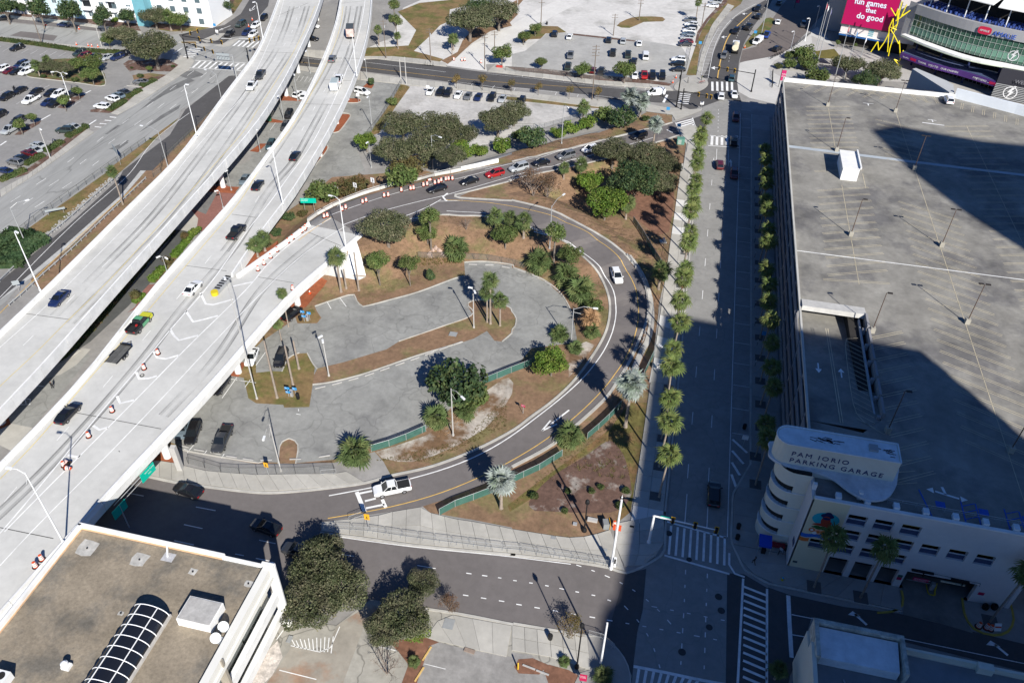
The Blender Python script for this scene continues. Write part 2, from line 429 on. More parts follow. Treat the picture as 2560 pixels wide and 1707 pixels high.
lay('dry_grass','2 60 330 250 240 420 245 500 300 420 305 310 310 260 360 150 365 100 400',DRYG)
lay('car_park','2 320 310 480 305 640 325 920 345 1200 375 1480 420 1560 440 1640 560 1620 680 1430 700 1400 725 1000 690 0 620 0 500 120 470',M('grey gravel lot',(0.36,0.355,0.335),0.95,0.13,6,0.08,0.8))
lay('dry_grass','2 960 240 1050 180 1170 155 1380 160 1385 200 1210 205 1080 260',DRYG,2)
lay('dry_grass','2 560 310 920 350 1130 375 1130 385 920 365 560 325',BROWN)
lay('grass_verge','2 1990 -20 2150 -60 2100 40 1900 180 1780 330 1720 480 1690 700 1600 690 1640 560 1700 380 1750 270 1830 160',DRYG)
lay('mulch_bed','2 -60 610 400 645 700 690 1090 715 1480 770 1440 790 800 742 0 660 -60 655',BROWN)
lay('brick_strip','2 2010 -40 1960 40 1800 190 1720 320 1700 400 1680 395 1700 300 1780 180 1980 -40',BROWN)
# --- street beside the arena
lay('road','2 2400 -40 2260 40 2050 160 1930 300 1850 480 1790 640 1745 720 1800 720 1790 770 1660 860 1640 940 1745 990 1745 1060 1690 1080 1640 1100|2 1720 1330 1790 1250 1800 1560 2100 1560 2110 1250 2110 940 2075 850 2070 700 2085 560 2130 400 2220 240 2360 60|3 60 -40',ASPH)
lay('brick_road','27 800 740 760 920 830 905 1320 815 1500 720 1720 500 1900 300 2300 -100 1500 -60 1350 120 1250 270 1240 380 1000 690',M('brown paver road',(0.145,0.125,0.115),0.9,0.1,6,0.1))
lay('plaza','27 760 930 840 905 1320 820 1500 720 1740 500 1900 400 2349 900 2349 1170 1400 1130 1330 1370 1280 1530 900 1440 740 1350 720 1180',M('pale plaza concrete',(0.50,0.49,0.46),0.9,0.08,6,0.05))
lay('plaza','3 200 480 420 560 400 330 620 430 1250 560 2080 760 2350 860 2350 1000 1300 760 600 720 140 720 0 640 60 560',M('arena plaza paving',(0.40,0.385,0.36),0.9,0.10,5,0.06))
lay('lawn','27 1150 270 1260 280 1240 380 1170 480 1000 640 830 720 815 690 900 560 1060 380',GREENG,2)
# --- cross road
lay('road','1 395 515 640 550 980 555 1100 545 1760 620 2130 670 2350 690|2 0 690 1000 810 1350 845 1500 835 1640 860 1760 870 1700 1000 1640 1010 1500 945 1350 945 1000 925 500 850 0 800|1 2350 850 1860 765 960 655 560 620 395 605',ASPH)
# --- lots between and under the viaducts
lay('car_park','1 1070 55 1150 120 1250 340 1020 445 1030 300',LOT)
lay('car_park','1 590 60 745 -20 745 100 680 330 620 470 420 445 520 220',LOT)
lay('car_park','1 360 640 560 675 960 740 1330 775 1040 1225 930 1380 1000 1568|5 860 40 640 80 440 110 60 520|4 2350 600 2000 400 1760 400 1700 300|4 1900 60|1 -60 1480 60 1100 200 850',ASPO)
lay('gravel_lot','1 1400 790 1550 800 2330 880|2 0 900 600 975 850 1000 300 1170 120 1210 0 1200|1 2350 1290 2100 1330 1700 1400 1150 1270 1100 1240 1250 1000 1390 830',GRAVEL)
lay('dry_grass','1 1330 770 1415 800 1280 985 1130 1225 1040 1250 1090 1150 1240 940',DRYG)
lay('dry_grass','2 -60 885 600 960 860 985 850 1000 600 985 -60 915',DRYG)
lay('walkway','4 1780 330 1900 150 2080 130 2180 210 2050 400 1850 560 1800 500 1820 440 1740 340',BRICKP)
lay('car_park','4 2000 190 1850 180 1740 340 1890 400',ASPG)
lay('walkway','4 1240 1250 1340 1045 1430 1040 1300 1250 1170 1300',BRICKP)
lay('walkway','4 1625 535 1735 560 1580 780 1380 1030 1170 1250 830 1568|8 740 60 700 150 640 110|4 760 1568 1200 1080 1480 740',WALK)
lay('plaza','4 1640 420 1740 345 1820 440 1805 530 1720 555 1620 540',SLAB)
lay('planting_bed','4 1600 545 1440 740 1180 1080 740 1568|8 620 120 400 250|4 500 1568 900 1200 1300 780 1560 480',GARD)
lay('planting_bed','4 1735 560 1850 530 1700 700 1450 1030 1370 1030 1590 760',GARD)
lay('car_park','8 440 220 700 60 830 130 600 430 240 860 60 800 -100 1000 -100 500 250 380',ASPO)
lay('plaza','8 250 385 400 235 560 190 650 110 760 60 835 70 700 215 560 300',SLAB)
lay('sidewalk','8 -60 790 100 750 300 790 100 1000 0 950 -60 980',SLAB)
# --- top left block
lay('road','0 -150 195 930 290 1560 330 1700 300 2110 240 2200 140 2290 0 2340 -100|1 160 -100 100 80 20 160|0 2350 300 2300 560 2240 660 1745 640 1790 560 1740 520 1590 500 1560 430 1000 460 0 335 -150 315',AVEN)
lay('road','0 1640 320 2060 232 2210 130 2290 0 2340 -100|1 140 -100 110 60 30 150 0 210|0 2240 330 2130 345 2040 410 1900 400 1700 400',ASPH)
lay('road_patch','0 90 330 190 290 300 300 530 332 490 378',ASPB)
lay('parking_lane','0 -150 168 0 195 930 292 935 265 550 215 100 165 -150 132',ASPB)
lay('mulch_bed','0 -150 60 700 120 1250 200 1300 300 1230 292 930 240 560 190 140 150 -150 130',BROWN)
lay('grass_verge','0 1300 250 1560 292 1800 290 2010 235 2150 120 2270 -60 2050 -80 2100 60 1900 130 1700 200 1450 270',DRYG)
lay('mulch_bed','0 1300 230 1560 285 1850 225 2130 60 2180 -60 2000 -80 1700 100',BROWN)
lay('car_park','0 -150 380 600 455 1100 510 1190 545 1240 640 1215 720 1130 930 850 1010 1075 1055 830 1150 790 1190 400 1440 150 1620|4 -150 120',LOT)
lay('mulch_bed','0 1130 590 1180 555 1300 560 1500 540 1640 570 1640 600 1580 660 1400 655 1250 645 1190 660',BROWN)
lay('grass_verge','0 1215 692 1380 674 1525 690 1420 745 1300 800 1230 740',BANK)
lay('grass_verge','0 250 700 300 645 400 560 700 545 930 640 972 760 920 790 700 760 420 730',GARD,3)
lay('mulch_bed','0 1300 730 1530 690 1150 1000 1000 1040 830 1030 830 1010 1000 985 1150 890 1290 800',BROWN)
lay('mulch_bed','0 620 1255 790 1165 810 1195 480 1440 250 1600 130 1640 430 1420',BROWN)
lay('mulch_bed','0 525 990 640 900 780 870 770 890 600 1000',BROWN)
lay('mulch_bed','0 130 1240 250 1150 380 1110 360 1140 190 1240',BROWN)
lay('road','0 1760 590 2190 660 2130 740 1660 1010 1640 1085 1300 1330 980 1568|4 600 280 200 575 -300 950 -300 500 0 245|0 380 1568 860 1222 1080 1065 1500 800 1745 645',AVEN)
lay('road','0 2100 700 2250 690 2190 740 1900 1060 1400 1568|4 1330 0 1100 240 600 690 0 1185 -300 1420 -300 1250 0 1015 600 525 1090 80|0 1130 1568 1560 1240 1700 1010',ASPH)
for i,s in enumerate(('0 1700 660 1790 650 1880 690 1740 730 1650 700','0 1570 790 1730 720 1790 740 1500 880 1290 1010 1380 930','0 960 1235 1080 1150 1105 1155 985 1235','0 1100 1340 1170 1290 1185 1292 1105 1350','0 1000 1370 1160 1300 1180 1310 1080 1380','0 1480 1060 1660 960 1640 1000 1260 1230')):lay('road_patch',s,M('dark asphalt patch',(0.15,0.15,0.145),0.9,0.2,3,0.1))
lay('grass_median','0 1640 1085 1300 1330 1000 1550|4 1000 0 600 285 190 580 190 690 400 590 640 430 1000 120 1060 50|0 1130 1560 1480 1240 1620 1110',DRYG)
lay('grass_verge','0 2240 700 1960 1050 1560 1520|4 1440 60 1080 420 700 790 380 1110 280 1000 640 700 1120 250 1340 0|0 1400 1568 1900 1060',BANK)
lay('gravel_strip','4 1290 0 1340 0 1120 250 640 700 0 1210 0 1180 600 680 1100 235',M('pale gutter concrete',(0.42,0.42,0.40),0.9,0.15,2,0.15))
lay('road','4 -300 1400 180 1060 60 1200 -300 1480',AVEN)
lay('concrete_island','20 470 790 520 755 800 755 1100 840 1300 800 1560 700 1600 720 1440 840 1330 870 1100 835 960 860 700 820',SLAB)
lay('concrete_island','20 900 740 1190 620 1350 610 1210 740 1000 790',SLAB)
lay('grass_island','20 520 770 800 765 820 800 560 800',DRYG)
lay('corner_pavement','0 1560 560 1590 505 1740 525 1785 560 1740 640 1640 680 1530 690 1640 600',SLAB)
# --- the ramp loop
lay('grass_bank','1 2230 1480 1900 1540 1560 1568|5 1230 20 700 60 440 270 130 480 60 560|5 -60 640|4 2100 950|5 0 880 480 475 640 380 840 300 1230 190 1500 110 1900 10',BANK)
lay('grass_bank','1 2000 1540 2350 1420|2 0 1400 400 1290 800 1220 1240 1030 1470 1060 1470 1120 1250 1185 600 1345 0 1490|1 2330 1500',BANK)
lay('grass_bank','5 560 960 780 760 930 590 1000 550 1700 410 2100 420|6 60 480 280 570 480 650 620 760 780 920 870 1100 900 1250 880 1420 820 1568|10 700 190 560 370 380 540 190 680 0 820|9 2000 1000 1600 1150 1240 1230 1170 1100 1090 1010 720 1110 360 1115 0 1120|8 1900 1040 1500 950 1600 830 2350 0|5 0 1500',BANK)
lay('grass_bank','14 840 180 700 222 500 235 0 152|13 2350 140 2000 70 1600 5|9 1530 1510 1780 1430 2080 1310|10 0 1160 350 970 600 770 850 540 960 390 1080 190 1160 50|6 1230 1400 1260 1250 1240 1100 1180 950 1040 770 850 620 600 480 350 360 0 270|5 1840 250 1960 195 2350 95|6 0 75|2 550 1535 1000 1430 1300 1325 1590 1235 1600 1330 1560 1568|6 1545 80 1500 520 1440 850 1390 1060 1350 1200 1330 1420|10 1290 200 1240 560 1200 900 1130 1300 1090 1560|14 960 80',BANK)
lay('green_lawn','10 1080 560 1240 560 1200 900 1130 1300 1090 1560|14 940 120|10 1040 1300 1040 1080 960 950 860 910 660 1040 380 1230 160 1450 -20 1560|10 -40 1500 250 1280 600 1030 900 800',M('patchy olive lawn',(0.125,0.11,0.035),0.95,0.25,3,0.22,1.3,col2=(0.18,0.105,0.05),mixs=0.45))
lay('mulch_bed','10 870 915 960 950 1040 1080 1090 1300 1080 1440 900 1568|14 300 -10 200 -20|10 160 1460 350 1250 660 1060',BROWN,3)
lay('mulch_bed','6 950 200 1500 100 1470 420 1440 560 1330 600 1150 450 1050 400',M('leaf litter',(0.19,0.10,0.065),0.95,0.25,2,0.25))
lay('sandy_grass','9 1560 860 2130 440 2320 330 2350 480 2100 800 1600 1060 1300 1100 1100 1010',SANDP,2)
lay('sandy_grass','10 540 60 680 0 760 30 620 220 520 330 520 200',SANDP)
lay('road','5 690 430 950 580 1000 545 1700 405 1840 240 1960 190 2350 95|6 0 75|2 550 1535 1000 1425 1300 1320 1610 1220 1690 1200 1650 1080 1470 1130 1250 1190 600 1350 0 1490|5 1900 20 1400 130 1100 205 830 290 620 390',ASPB)
lay('road','5 1700 405 1880 415 2100 422|6 60 482 280 570 480 652 620 762 780 922 870 1102 900 1252 880 1422 820 1568|10 700 192 560 372 380 542 190 682 0 822|9 2000 1002 1600 1152 1240 1232 1000 1302 700 1342 300 1382 0 1387|8 2350 1392 1880 1337 1600 1295 1240 1217 200 1440|12 900 130|13 0 690 700 850 1480 885 1900 945 2350 1035|14 0 1025 420 1095 850 1165 1100 700 1045 570 890 515 540 455 0 395|13 2350 392 1500 312 1000 243 590 193 600 90|9 1520 1515 1780 1432 2080 1312|10 0 1162 350 972 600 772 850 542 960 392 1080 192 1160 52|6 1230 1402 1255 1252 1240 1102 1180 952 1040 772 850 622 600 482 350 362 0 272|5 1840 242 1780 260',ASPB)
lay('car_park','5 540 1245 700 1190 890 1135 920 1190 960 1235 1000 1245 1250 1180 1500 1110 1820 990 1920 970 1912 840 2100 835 2350 865|6 0 890 120 930 330 1030 470 1160 560 1330 600 1568|10 180 60 120 130 0 280 -100 330|9 2080 370 1560 800 1300 890 1050 960 730 1080 380 1112 340 1112 200 1108 60 1102|8 2350 1110 1700 1000 1640 950 1500 900 1900 400 2300 100|5 60 1560 300 1400 360 1340 380 1400 560 1400 600 1350 560 1290',ASPO)
lay('grass_island','9 565 245 520 330 520 395 700 372 1000 295 1450 140 1700 65 1900 5|5 2000 1540 2120 1470 2190 1560 2260 1568 2350 1490|6 30 1420 38 1350 0 1300|5 2320 1250 2100 1190 1990 1195 1935 1230 1990 1320 1700 1430 1310 1568|9 1200 70 800 190',BANK)
lay('grass_island','9 -120 300 150 270 240 275 300 150 380 110 470 105 540 240 520 400 490 600 260 605 250 580 0 565 -70 520',DRYG)
lay('grass_island','8 2200 240 2350 180 2350 360 2180 322',DRYG)
lay('mulch_bed','8 2080 310 2150 190 2260 190 2190 325',MULCH)
lay('grass_verge','9 205 1115 222 950 280 895 340 900 388 960 365 1120',BANK)
lay('mulch_bed','5 560 960 655 1010 560 1130 460 1250 300 1310 240 1300 420 1090',MULCH)
lay('grass_island','5 370 1360 420 1290 520 1270 590 1340 570 1390 480 1400 390 1395',DRYG)
lay('mulch_bed','8 1370 1085 1440 990 1590 980 1660 1100 1560 1110',MULCH)
for s in('1 980 800 1020 765 1085 780 1060 815','1 820 940 840 905 940 905 965 925 930 945','1 690 1215 760 1050 850 1050 868 1070 780 1190 740 1215','1 500 1530 600 1340 660 1345 640 1400 560 1500 540 1528','1 180 925 230 840 290 880 420 930','1 40 1125 120 1085 260 1115 255 1130','1 -60 1390 40 1320 100 1320 20 1400','5 300 250 430 100 443 115 400 190 330 250','4 1860 190 1940 140 2200 150 2150 210'):lay('mulch_bed',s,MULCH)
lay('mulch_bed','4 2200 910 2330 770|5 0 760|5 60 800 0 840|4 2210 915',MULCH)
lay('mulch_bed','8 -40 700 80 700 100 760 0 805 -40 810',MULCH)
# --- bottom and the street
lay('street','2 1745 985 1745 1060 1800 1250 1690 1568|6 1690 100 1620 700 1540 1200 1510 1568|10 1495 860 1430 1568|14 1410 80 1400 370 1330 430 1040 570 1230 520 1200 900 1150 1100 1110 1420 1090 1700 1960 1700 1975 560 2130 570|10 2005 1568 2040 950 2160 560 2200 430|6 2200 1568 2210 430|2 2100 1560 2110 940 1950 910',CONC)
lay('road','14 1040 565 1232 520 1200 900 1150 1100 1112 1420 1090 1700 700 1900 400 1200 700 1160 860 1170',ASPH)
lay('road','14 1975 560 2130 570 2350 700|15 0 690 200 760 700 870 1200 930 1900 1100 2350 1210 2500 1260 2500 1500 1250 1190 400 960 300 1300 200 1500 150 1800|14 1960 1700',ASPH)
lay('car_park','13 330 1000 740 1040 1050 800 1500 880 1900 945 2350 1035|14 0 1025 420 1095 850 1165 1000 1300 1100 1500 1060 1700|13 -60 1700 0 1400 200 1050',M('old court concrete',(0.33,0.315,0.275),0.9,0.15,5,0.1,0.8,crack=0.5))
lay('car_park','13 1580 1160 1700 1200 1900 1250 2350 1330|14 0 1290 180 1310 260 1400 340 1568 340 1700|13 1300 1700 1480 1568',M('grey gravel court',(0.27,0.26,0.245),0.95,0.14,4,0.12,1.0))
lay('mulch_bed','13 1210 1180 1560 1150 1680 1195 1590 1230 1540 1380 1480 1560 1470 1700 1290 1700 1400 1400 1300 1270',RUST)
lay('mulch_bed','14 20 1420 60 1350 190 1340 330 1400 250 1490 60 1480',RUST)
lay('mulch_bed','14 280 1420 340 1400 520 1450 610 1500 600 1700 380 1700 330 1560',RUST)
lay('drive_apron','13 740 1040 1060 840 1180 920 980 1080 800 1568 100 1568 220 1400 330 1230 640 1290',M('rust stained concrete',(0.31,0.285,0.24),0.9,0.16,4,0.1,0.8,col2=(0.30,0.20,0.14),mixs=0.35))
lay('gravel_bed','13 -40 1420 90 1290 200 1180 245 1330 150 1500 40 1600 -60 1600',M('white pebbles',(0.55,0.50,0.45),0.95,0.3,1.0,0.3,2.5))
lay('drive_apron','15 1230 660 1290 540 1900 650 1780 810 1800 960 1880 1110 1500 1000 1240 940 1250 850',M('dark worn drive concrete',(0.17,0.165,0.15),0.9,0.2,3,0.1))
# ------------------------------------------------------------------ pavements of separate slabs
def wl(x0,y0,x1,y1):return[(x0,y0,0),(x1,y1,0)]
slabs('sidewalk',wl(1.6,78,1.3,196),wl(6.25,78,5.15,196),37,cross=2,world=True,accent=5,label='wide sidewalk of pale slabs under the palms on the street')
slabs('sidewalk',wl(19.2,94,19.2,232),wl(24.0,94,24.0,232),42,world=True,mat=M('shade toned walk concrete',(0.30,0.29,0.27),0.9,0.1,4,0.06,0.9,rnd=0.07),label='sidewalk along the garage')  # darker copy of the sidewalk concrete, with the shade put into its colour
slabs('sidewalk',[(16.5,77.5,0),(16.5,87,0),(19.1,94,0)],[(24.0,77.5,0),(24.0,87,0),(24.0,94,0)],6,world=True,mat=MAT['shade toned walk concrete'])
slabs('sidewalk',[(16.5,77.4,0),(18.5,73.5,0),(21.5,72.1,0),(39.2,71.8,0)],[(24.0,77.4,0),(24.1,75.6,0),(26,75.6,0),(39.2,75.6,0)],9,world=True,mat=MAT['shade toned walk concrete'])
slabs('sidewalk',S('13 600 95 1100 40 1250 0|9 1520 1520|13 1610 12 1820 66 2000 92 2350 154|14 0 158 500 238 700 226 900 165'),S('13 600 175 1000 225 1500 296 2350 376|14 0 378 540 438 890 496 1035 540'),21,cross=2,label='triangular corner sidewalk with crowd barriers')
slabs('sidewalk',S('14 940 110 945 300 1030 500'),S('14 1400 20 1390 340 1210 490'),4,cross=2)
slabs('sidewalk',S('8 1230 1130 1380 1085 1560 1110 1900 1190 2350 1225|9 350 1218 740 1215 830 1195'),S('8 1240 1195 1600 1275 1880 1315 2350 1375|9 300 1365 700 1330 990 1290'),17,label='curved sidewalk above the bottom road')
slabs('sidewalk',S('1 960 665 1400 730 1860 775 2350 842|2 0 838 450 893 860 918 1010 970'),S('1 960 735 1400 785 1600 805 2350 868|2 0 884 560 960 840 990 990 1010'),34)
slabs('sidewalk',S('1 1000 522 1250 522 1500 545 1740 580'),S('1 985 545 1100 543 1500 588 1750 615'),12)
slabs('sidewalk',S('1 2200 592 2350 640|2 0 650 800 742 1300 778 1450 800'),S('1 2130 658 2350 684|2 0 687 800 777 1340 818 1480 835'),26)
slabs('sidewalk',S('1 395 458 640 472'),S('1 400 508 640 545'),5)
slabs('sidewalk',S('1 395 608 560 624 960 660'),S('1 370 640 560 670 950 735'),9)
slabs('sidewalk',S('0 -100 135 130 150 560 190 930 240 1300 292'),S('0 -100 152 130 176 560 216 930 264 1300 315'),30)
slabs('sidewalk',S('0 -100 332 0 338 500 402 940 442 1060 458'),S('0 -100 352 0 362 500 428 940 474 1060 482'),24)
slabs('sidewalk',S('0 1640 602 1530 692 1290 830 1150 960 1020 1042'),S('0 1740 640 1500 795 1250 960 1080 1055'),22)
slabs('sidewalk',S('0 800 1190 480 1440 250 1610|4 0 180'),S('0 862 1215 600 1405 380 1560|4 10 238'),20)
slabs('sidewalk',S('2 1980 40 1830 240 1740 480 1690 700'),S('2 2040 60 1870 260 1775 500 1730 710'),18,label='narrow sidewalk along the arena street')
slabs('sidewalk',S('13 1560 1150 1720 930 1900 965 2350 1045'),S('13 1690 1190 1800 1215 1900 1240 2300 1330'),5,cross=1)
slabs('sidewalk',S('14 0 1040 420 1108 690 1150'),S('14 0 1270 350 1330 720 1450'),6,cross=2)
sheet('corner_pavement',CR('2 1500 775 1640 700 1740 712 1800 760 1780 810 1700 850 1600 850 1500 832',3,True),SLAB,0.16,label='rounded street corner with signal pole')
sheet('corner_pavement',S('2 1000 965 1250 960 1400 990 1640 1010 1745 1000 1740 1020 1640 1060 1500 1110 1470 1060 1240 1030'),SLAB,0.16)
sheet('corner_pavement',S('2 1500 1180 1640 1150 1730 1180 1720 1250 1690 1568 1565 1568 1600 1330'),SLAB,0.16)
sheet('corner_pavement',CR('14 690 1150 840 1165 980 1280 1060 1420 1080 1560 1060 1720',3)+S('14 500 1720 620 1480 720 1450'),MAT['shade toned walk concrete'],0.15)
def kpx(spec,**kw):return kerb(PW(CR(spec,4)),**kw)
for s in('5 1000 548 1350 460 1700 405 1880 415 2100 420|6 60 480 280 570 480 650 620 760 780 920 870 1100 900 1250 880 1420 820 1568|10 700 190 560 370 380 540 190 680 0 820|9 2000 1000 1600 1150 1240 1230 1000 1298 700 1340 300 1380 0 1385|8 1880 1330 1600 1290 1240 1210',):
    kpx(s,width=0.45,label='curved inner kerb of the ramp loop')
kpx('5 1835 215 1830 240 1900 252 2350 277|6 0 272 350 360 600 480 850 620 1040 770 1180 950 1240 1100 1255 1250 1230 1400 1160 1568|10 1080 180 960 380 850 530 600 760 350 960 0 1150',width=0.55,label='curved outer kerb of the ramp loop')
kpx('5 1835 220 1960 190 2350 92|6 0 78|2 550 1530 1000 1425 1300 1320 1600 1220',width=0.4)
kpx('2 0 1485 600 1345 1000 1245 1250 1185 1470 1128',width=0.5)
kpx('9 60 1102|8 2350 1110 1700 1000|8 1640 960',width=0.2,label='low kerb along the parked cars')
kpx('5 540 1245 700 1190 890 1135 920 1190 960 1235 1000 1245 1250 1180 1500 1110 1820 990 1920 970',width=0.22)
kpx('5 1912 840 2100 833 2350 862|6 0 885 120 925 330 1025 470 1155 560 1325',width=0.22)
kpx('5 1310 1566 1700 1432 1990 1322 1938 1230 1990 1193 2100 1188 2320 1250|6 0 1300 38 1350 30 1425 0 1460|5 2350 1490 2260 1568',width=0.22)
kpx('9 240 275 300 150 380 110 400 105',width=0.2);kpx('9 470 105 520 200 560 250',width=0.2)
kpx('9 520 395 700 370 1000 293 1450 138 1700 63 1900 3',width=0.2)
kpx('9 205 1115 220 950 280 893 340 898 388 960 365 1118',width=0.2,label='thin kerb round the grass finger')
kpx('13 590 193 1000 243 1500 312 2350 392|14 0 395 540 455 890 512 1040 562 1200 500 1340 420 1400 340 1405 0',width=0.35)
kpx('13 1480 878 1900 940 2350 1030|14 0 1022 420 1092 690 1140 860 1170 980 1280 1060 1420 1085 1600',width=0.35)
kerb([(6.4,110,0),(6.45,76,0)],width=0.3);kerb([(5.3,198,0),(6.3,120,0),(6.4,110,0)],width=0.3)
kerb([(19.05,232,0),(19.05,94,0),(16.35,87,0),(16.3,78,0),(18.2,73.4,0),(21.5,71.9,0),(39,71.6,0)],width=0.3,label='kerb along the garage side of the street')
for s in('1 685 1218 755 1052 850 1048 868 1070 780 1192 740 1218 690 1220','1 495 1530 598 1342 662 1345 640 1402 560 1502 542 1530 500 1532','1 820 945 930 947 968 925 940 905','8 390 245 560 215 640 150 740 80','0 1165 790 1300 800'):kpx(s,width=0.25)
kpx('0 250 702 300 715 700 762 920 793 972 762 930 645',width=0.25)

# ------------------------------------------------------------------ painted markings
mk=Lines()
mk.px(CR('5 800 500 1000 420 1300 330 1500 285 1720 235 2100 125 2350 55|6 0 45|2 300 1545 800 1405 1300 1265'),0.16)  # ramp centre/right line
mk.px(CR('5 950 545 1200 470 1480 390 1650 300 1700 265'),0.2)
mk.px(CR('5 1660 285 1740 275 1900 275'),0.16)
mk.px(CR('5 690 408 900 330 1250 215 1600 130 2000 40 2200 -15'),0.14)
mk.px(CR('1 2100 1560 2350 1500|2 0 1510 420 1400 760 1310 1240 1190'),0.14)
mk.px(S('5 1760 210 1700 255 1755 278'),0.45)
mk.px(CR('5 1750 372 2000 380 2110 392'),0.16)
mk.px(CR('6 200 560 480 620 640 730 790 860 900 1000 955 1130 970 1260 955 1400 900 1568|10 830 120 740 255 600 390 400 570 200 710 0 880|9 2350 870 2000 1080 1700 1185 1400 1270 900 1375 670 1415'),0.2)
yl=Lines()
yl.px(CR('5 1740 270 1900 275 2100 290 2350 322|6 0 325 300 390 600 515 850 665 1000 810 1100 980 1160 1140 1175 1290 1155 1440 1120 1568|10 1090 80 1000 240 850 430 700 590 480 780 250 950 0 1095|9 2100 1230 1800 1360 1500 1460 1200 1530|13 860 30 660 58'),0.16)
yl.build('yellow_edge_line',YEL,MARK+0.004,label='yellow edge line round the ramp loop')
mk.px(S('9 925 1380 1000 1568'),0.6);mk.px(S('9 1160 1450 1195 1530'),0.5);mk.px(S('9 950 1395 1070 1370'),0.35);mk.px(S('9 1000 1465 1100 1440'),0.35);mk.px(S('9 1010 1530 1180 1495'),0.35)
mk.px(S('24 1780 480 1440 740'),0.3);mk.px(S('24 1440 670 1280 860'),0.3);mk.px(S('24 1555 735 1280 860'),0.3)
mk.px(CR('13 590 203 1000 262 1500 330 2350 405|14 0 412 540 478'),0.14)
mk.px(S('13 780 388 900 406'),0.12);mk.px(S('13 1480 490 1650 518'),0.12);mk.px(S('13 30 258 180 290'),0.12)
mk.px(S('13 1930 560 2350 620|14 0 625 250 662 780 770 1030 860'),0.16,(0.8,1.4));mk.px(S('13 1900 760 2350 832|14 0 838 500 925 870 988'),0.16,(0.9,1.6))
mk.px(CR('14 870 990 1150 1035 1420 1085 1680 1135 2000 1195'),0.14,(0.8,1.5));mk.px(CR('14 590 485 700 510 880 570 1060 650 1230 760 1380 895 1460 1000 1510 1090'),0.14,(0.8,1.3))
mk.px(CR('14 1030 860 1130 910 1210 980 1290 1070 1335 1180 1355 1300 1358 1430'),0.14,(0.8,1.5));mk.px(CR('14 1280 865 1550 915 1830 970 2000 1005'),0.14,(0.8,1.5))
mk.px(S('14 1593 530 1580 850 1560 1190 1545 1470'),0.14,(0.9,1.4));mk.px(S('14 1793 565 1780 900 1770 1240 1760 1520'),0.14,(0.9,1.4))
mk.px(S('8 1150 1385 1320 1418'),0.14);mk.px(S('8 1800 1518 1980 1552'),0.14);mk.px(S('12 1690 115 1860 152'),0.14);mk.px(S('12 1600 262 1780 302'),0.14);mk.px(S('13 0 425 130 450'),0.14);mk.px(S('12 2160 385 2240 400'),0.12)
# street
for x0,ph in((9.35,0.0),(12.6,0.6)):
    y=80.5
    mk.strip([(x0+0.15,79.5),(x0+0.12,85.4)],0.13)
    y=88.6
    while y<203:mk.strip([(x0,y),(x0,y+3.05)],0.12);y+=12.19
mk.strip([(15.75,78.6),(15.9,232)],0.12);mk.strip([(15.6,78.4),(6.9,79.3)],0.3);mk.strip([(7.0,73.2),(16.2,72.2)],0.3);mk.strip([(16.1,75.8),(16.15,72.6),(18.3,72.2)],0.3)
for i in range(9):mk.strip([(7.55+i*0.98,78.7),(7.6+i*0.98,73.5)],0.34)
for i in range(23):mk.strip([(16.0,100.4+i*6.1),(18.8,100.4+i*6.1)],0.1)
for i in range(4):mk.strip([(16.1,98.9-i*2.6),(18.5-i*0.55,96.4-i*2.6)],0.42)
mk.strip([(18.1,71.9),(17.3,48)],0.32);mk.strip([(21.35,71.0),(21.0,48)],0.32)
for i in range(19):mk.strip([(18.2,70.6-i*1.12),(21.2,69.9-i*1.12)],0.36)
mk.px(S('15 185 765 195 1000 215 1335'),0.55);mk.px(S('15 215 940 420 980'),0.14);mk.px(S('15 220 1125 340 1145'),0.14);mk.px(S('15 1240 1160 2350 1390 2500 1420'),0.12)
mk.px(S('14 1115 1415 1400 1470 1750 1545 2000 1590'),0.4)
for i in range(9):mk.px(S('14 %d %d %d %d'%(1165+i*68,1440+i*13,1140+i*66,1600)),0.35)
# far street and intersection
for i in range(5):mk.px(S('2 %d 755 %d 838'%(1838+i*45,1840+i*45)),0.7)
for i in range(6):mk.px(S('2 %d %d %d %d'%(1540-i*4,862+i*17,1640-i*4,872+i*17)),0.55)
for i in range(5):mk.px(S('2 %d %d %d %d'%(1505+i*9,1138+i*17,1655+i*8,1097+i*16)),0.6)
mk.px(S('2 1500 1130 1545 1215'),0.3);mk.px(S('2 1655 1085 1685 1170'),0.3);mk.px(S('2 1420 1195 1475 1222'),0.4);mk.px(S('2 1425 875 1390 945'),0.7)
for i in range(6):mk.px(S('2 %d 1250 %d 1335'%(1838+i*45,1832+i*47)),0.7)
mk.px(S('2 1815 1247 2095 1275'),0.3);mk.px(S('2 1800 1340 2090 1360'),0.3)
mk.px(CR('2 1800 720 1825 580 1870 400 1960 240 2090 120 2240 40'),0.14);mk.px(CR('2 1735 715 1765 560 1830 380 1900 260'),0.12)
for i in range(14):mk.px(S('2 %d %d %d %d'%(1740+i*i*0.9,690-i*34,1808+i*i*0.95,688-i*33)),0.1)
mk.px(CR('2 1990 570 2000 500 2090 290 2200 160 2320 70'),0.12,(1.0,1.6));mk.px(S('2 1895 1010 1890 1230'),0.14,(0.9,1.5));mk.px(S('2 1990 930 1985 1240'),0.14,(0.9,1.5));mk.px(S('2 1880 1370 1875 1490'),0.12);mk.px(S('2 1985 1380 1985 1530'),0.12)
y2=Lines();y2.px(CR('2 1886 725 1905 600 1950 420 2020 290 2200 120'),0.35);y2.build('centre_line',YEL,MARK+0.004,label='yellow double centre line of the arena street')
mk.px(S('1 1000 575 1740 665'),0.12);mk.px(S('1 400 530 640 560'),0.12);mk.px(S('1 2110 680 2350 705|2 0 702 800 800 1340 850'),0.1)
for i in range(8):mk.px(S('2 %d %d %d %d'%(110+i*188,684+i*20,92+i*188,708+i*20)),0.12)
